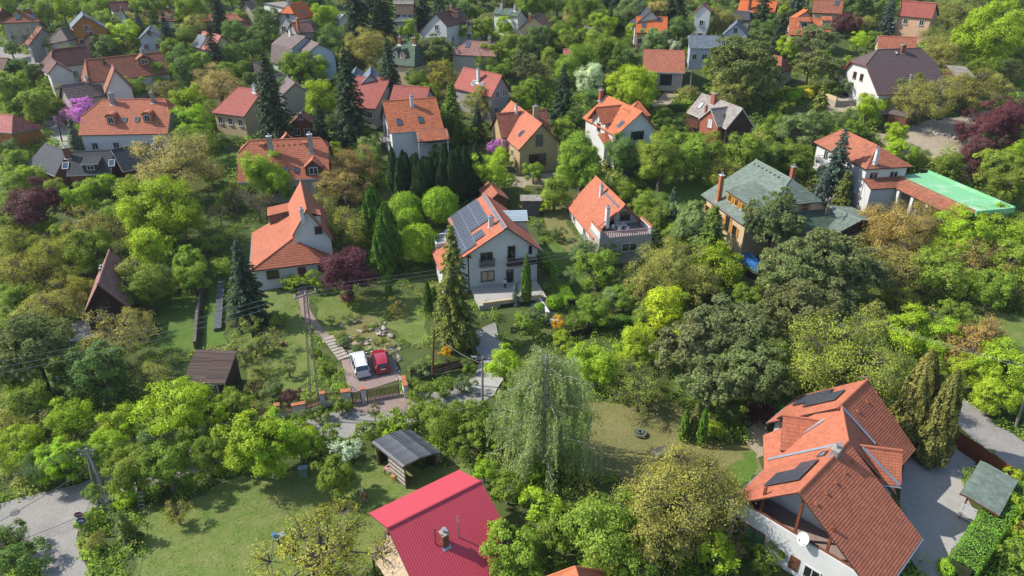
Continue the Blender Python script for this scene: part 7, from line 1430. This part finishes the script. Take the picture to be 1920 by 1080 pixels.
def grass():
    """tufts standing out of the lawns"""
    rng = np.random.default_rng(9); C = []
    for P, (dens, hh) in [(p, (45, 1)) for p in LAWNS]:
        p = np.array(P); lo, hi = p.min(0), p.max(0); n = int((hi - lo).prod() * dens); q = rng.uniform(lo, hi, (n, 2)); j = np.roll(p, 1, 0)
        c = ((p[None, :, 1] > q[:, None, 1]) != (j[None, :, 1] > q[:, None, 1])) & (q[:, None, 0] < (j[:, 0] - p[:, 0]) * (q[:, None, 1] - p[:, 1]) / (j[:, 1] - p[:, 1] + 1e-12) + p[:, 0]); q = q[c.sum(1) % 2 == 1]
        C.append(np.stack([q[:, 0], q[:, 1], terr(q[:, 0], q[:, 1]) + .045], 1))
    C = np.vstack(C); n = len(C); me = leaf_mesh('grass', C, rng.normal(size=(n, 3)) * np.array((1, 1, .4)) + EZ * .8, rng.uniform(.05, .12, n), .5, rng, 'blade', EZ * .5 + rng.normal(size=(n, 3))); o = link('grass', me); tag(o, 'short uneven lawn grass with tufts', 'grass', kind='stuff')
grass()

# ------------------------------------------------------------------ thin haze volume added to lift the dark shadows
def haze():
    m = bpy.data.materials.new('haze'); m.use_nodes = True; n = m.node_tree; n.nodes.clear(); o = n.nodes.new('ShaderNodeOutputMaterial'); v = n.nodes.new('ShaderNodeVolumePrincipled')
    v.inputs['Color'].default_value = (.86, .92, 1, 1); v.inputs['Density'].default_value = .00010; v.inputs['Anisotropy'].default_value = .25; n.links.new(v.outputs[0], o.inputs['Volume']); MATS['haze'] = m
    mb = MB(); mb.box((0, 470, 82), (1900, 1420, 176)); h_ = mb.build('haze', ['haze'], None); tag(h_, 'thin pale haze added to lift the shadows over the suburb', 'haze', kind='stuff'); h_.visible_shadow = True
haze()


# ------------------------------------------------------------------ describing the plants by look and by what they stand next to
def describe():
    groups = {}
    for root, code, shrub, px, x, y, w in PLANTS:
        lm = min(LANDMARKS, key=lambda l: (l[1][0] - x) ** 2 + (l[1][1] - y) ** 2); dx, dy = x - lm[1][0], y - lm[1][1]
        rel = ('left of' if dx < 0 else 'right of') if abs(dx) > abs(dy) else ('behind' if dy > 0 else 'in front of')
        ph = KINDS[code][2]
        if len(lm[0].split()) + len(ph.split()) > 6: ph = ph.replace('fresh bright-green', 'bright-green')
        noun = 'shrub' if shrub else ('' if ph.split()[-1] in ('spruce', 'pine', 'thuja', 'birch', 'conifer', 'fir') else 'tree')
        size = '' if code in 'Bx' else 'huge ' if w > 11 else 'large ' if w > 7.5 else 'small ' if w < 3.4 and not shrub else ''
        groups.setdefault((size + ph, noun, rel, lm[0]), []).append((px, root, code, shrub))
    ordn = 'second third fourth fifth sixth seventh eighth ninth tenth eleventh twelfth thirteenth fourteenth fifteenth sixteenth seventeenth eighteenth nineteenth twentieth'.split() + ['twenty-' + w for w in 'first second third fourth fifth sixth seventh eighth ninth'.split()] + ['thirtieth'] + ['thirty-' + w for w in 'first second third fourth fifth sixth seventh eighth ninth'.split()]
    for (ph, noun, rel, lm), v in groups.items():
        v.sort(key=lambda t: t[0]); n = len(v); base = (ph + ' ' + noun).strip()
        for i, (px, root, code, shrub) in enumerate(v):
            if n == 1: s = f'{base} {rel} the {lm}'
            elif n == 2: s = f'{base} {rel} the {lm}, the {"left" if i == 0 else "right"} one of two'
            else: s = f'{base} {rel} the {lm}, {"leftmost" if i == 0 else "rightmost" if i == n - 1 else ordn[i - 1] + " from left"} of {n}'
            if len(s.split()) > 16: s = s.replace(', the', ',').replace(' one of two', ' one')
            if len(s.split()) > 16: s = s.replace(' from left', '')
            tag(root, s, 'shrub' if shrub else 'tree', 'shrubs in the gardens' if shrub else 'trees between the houses')
describe()
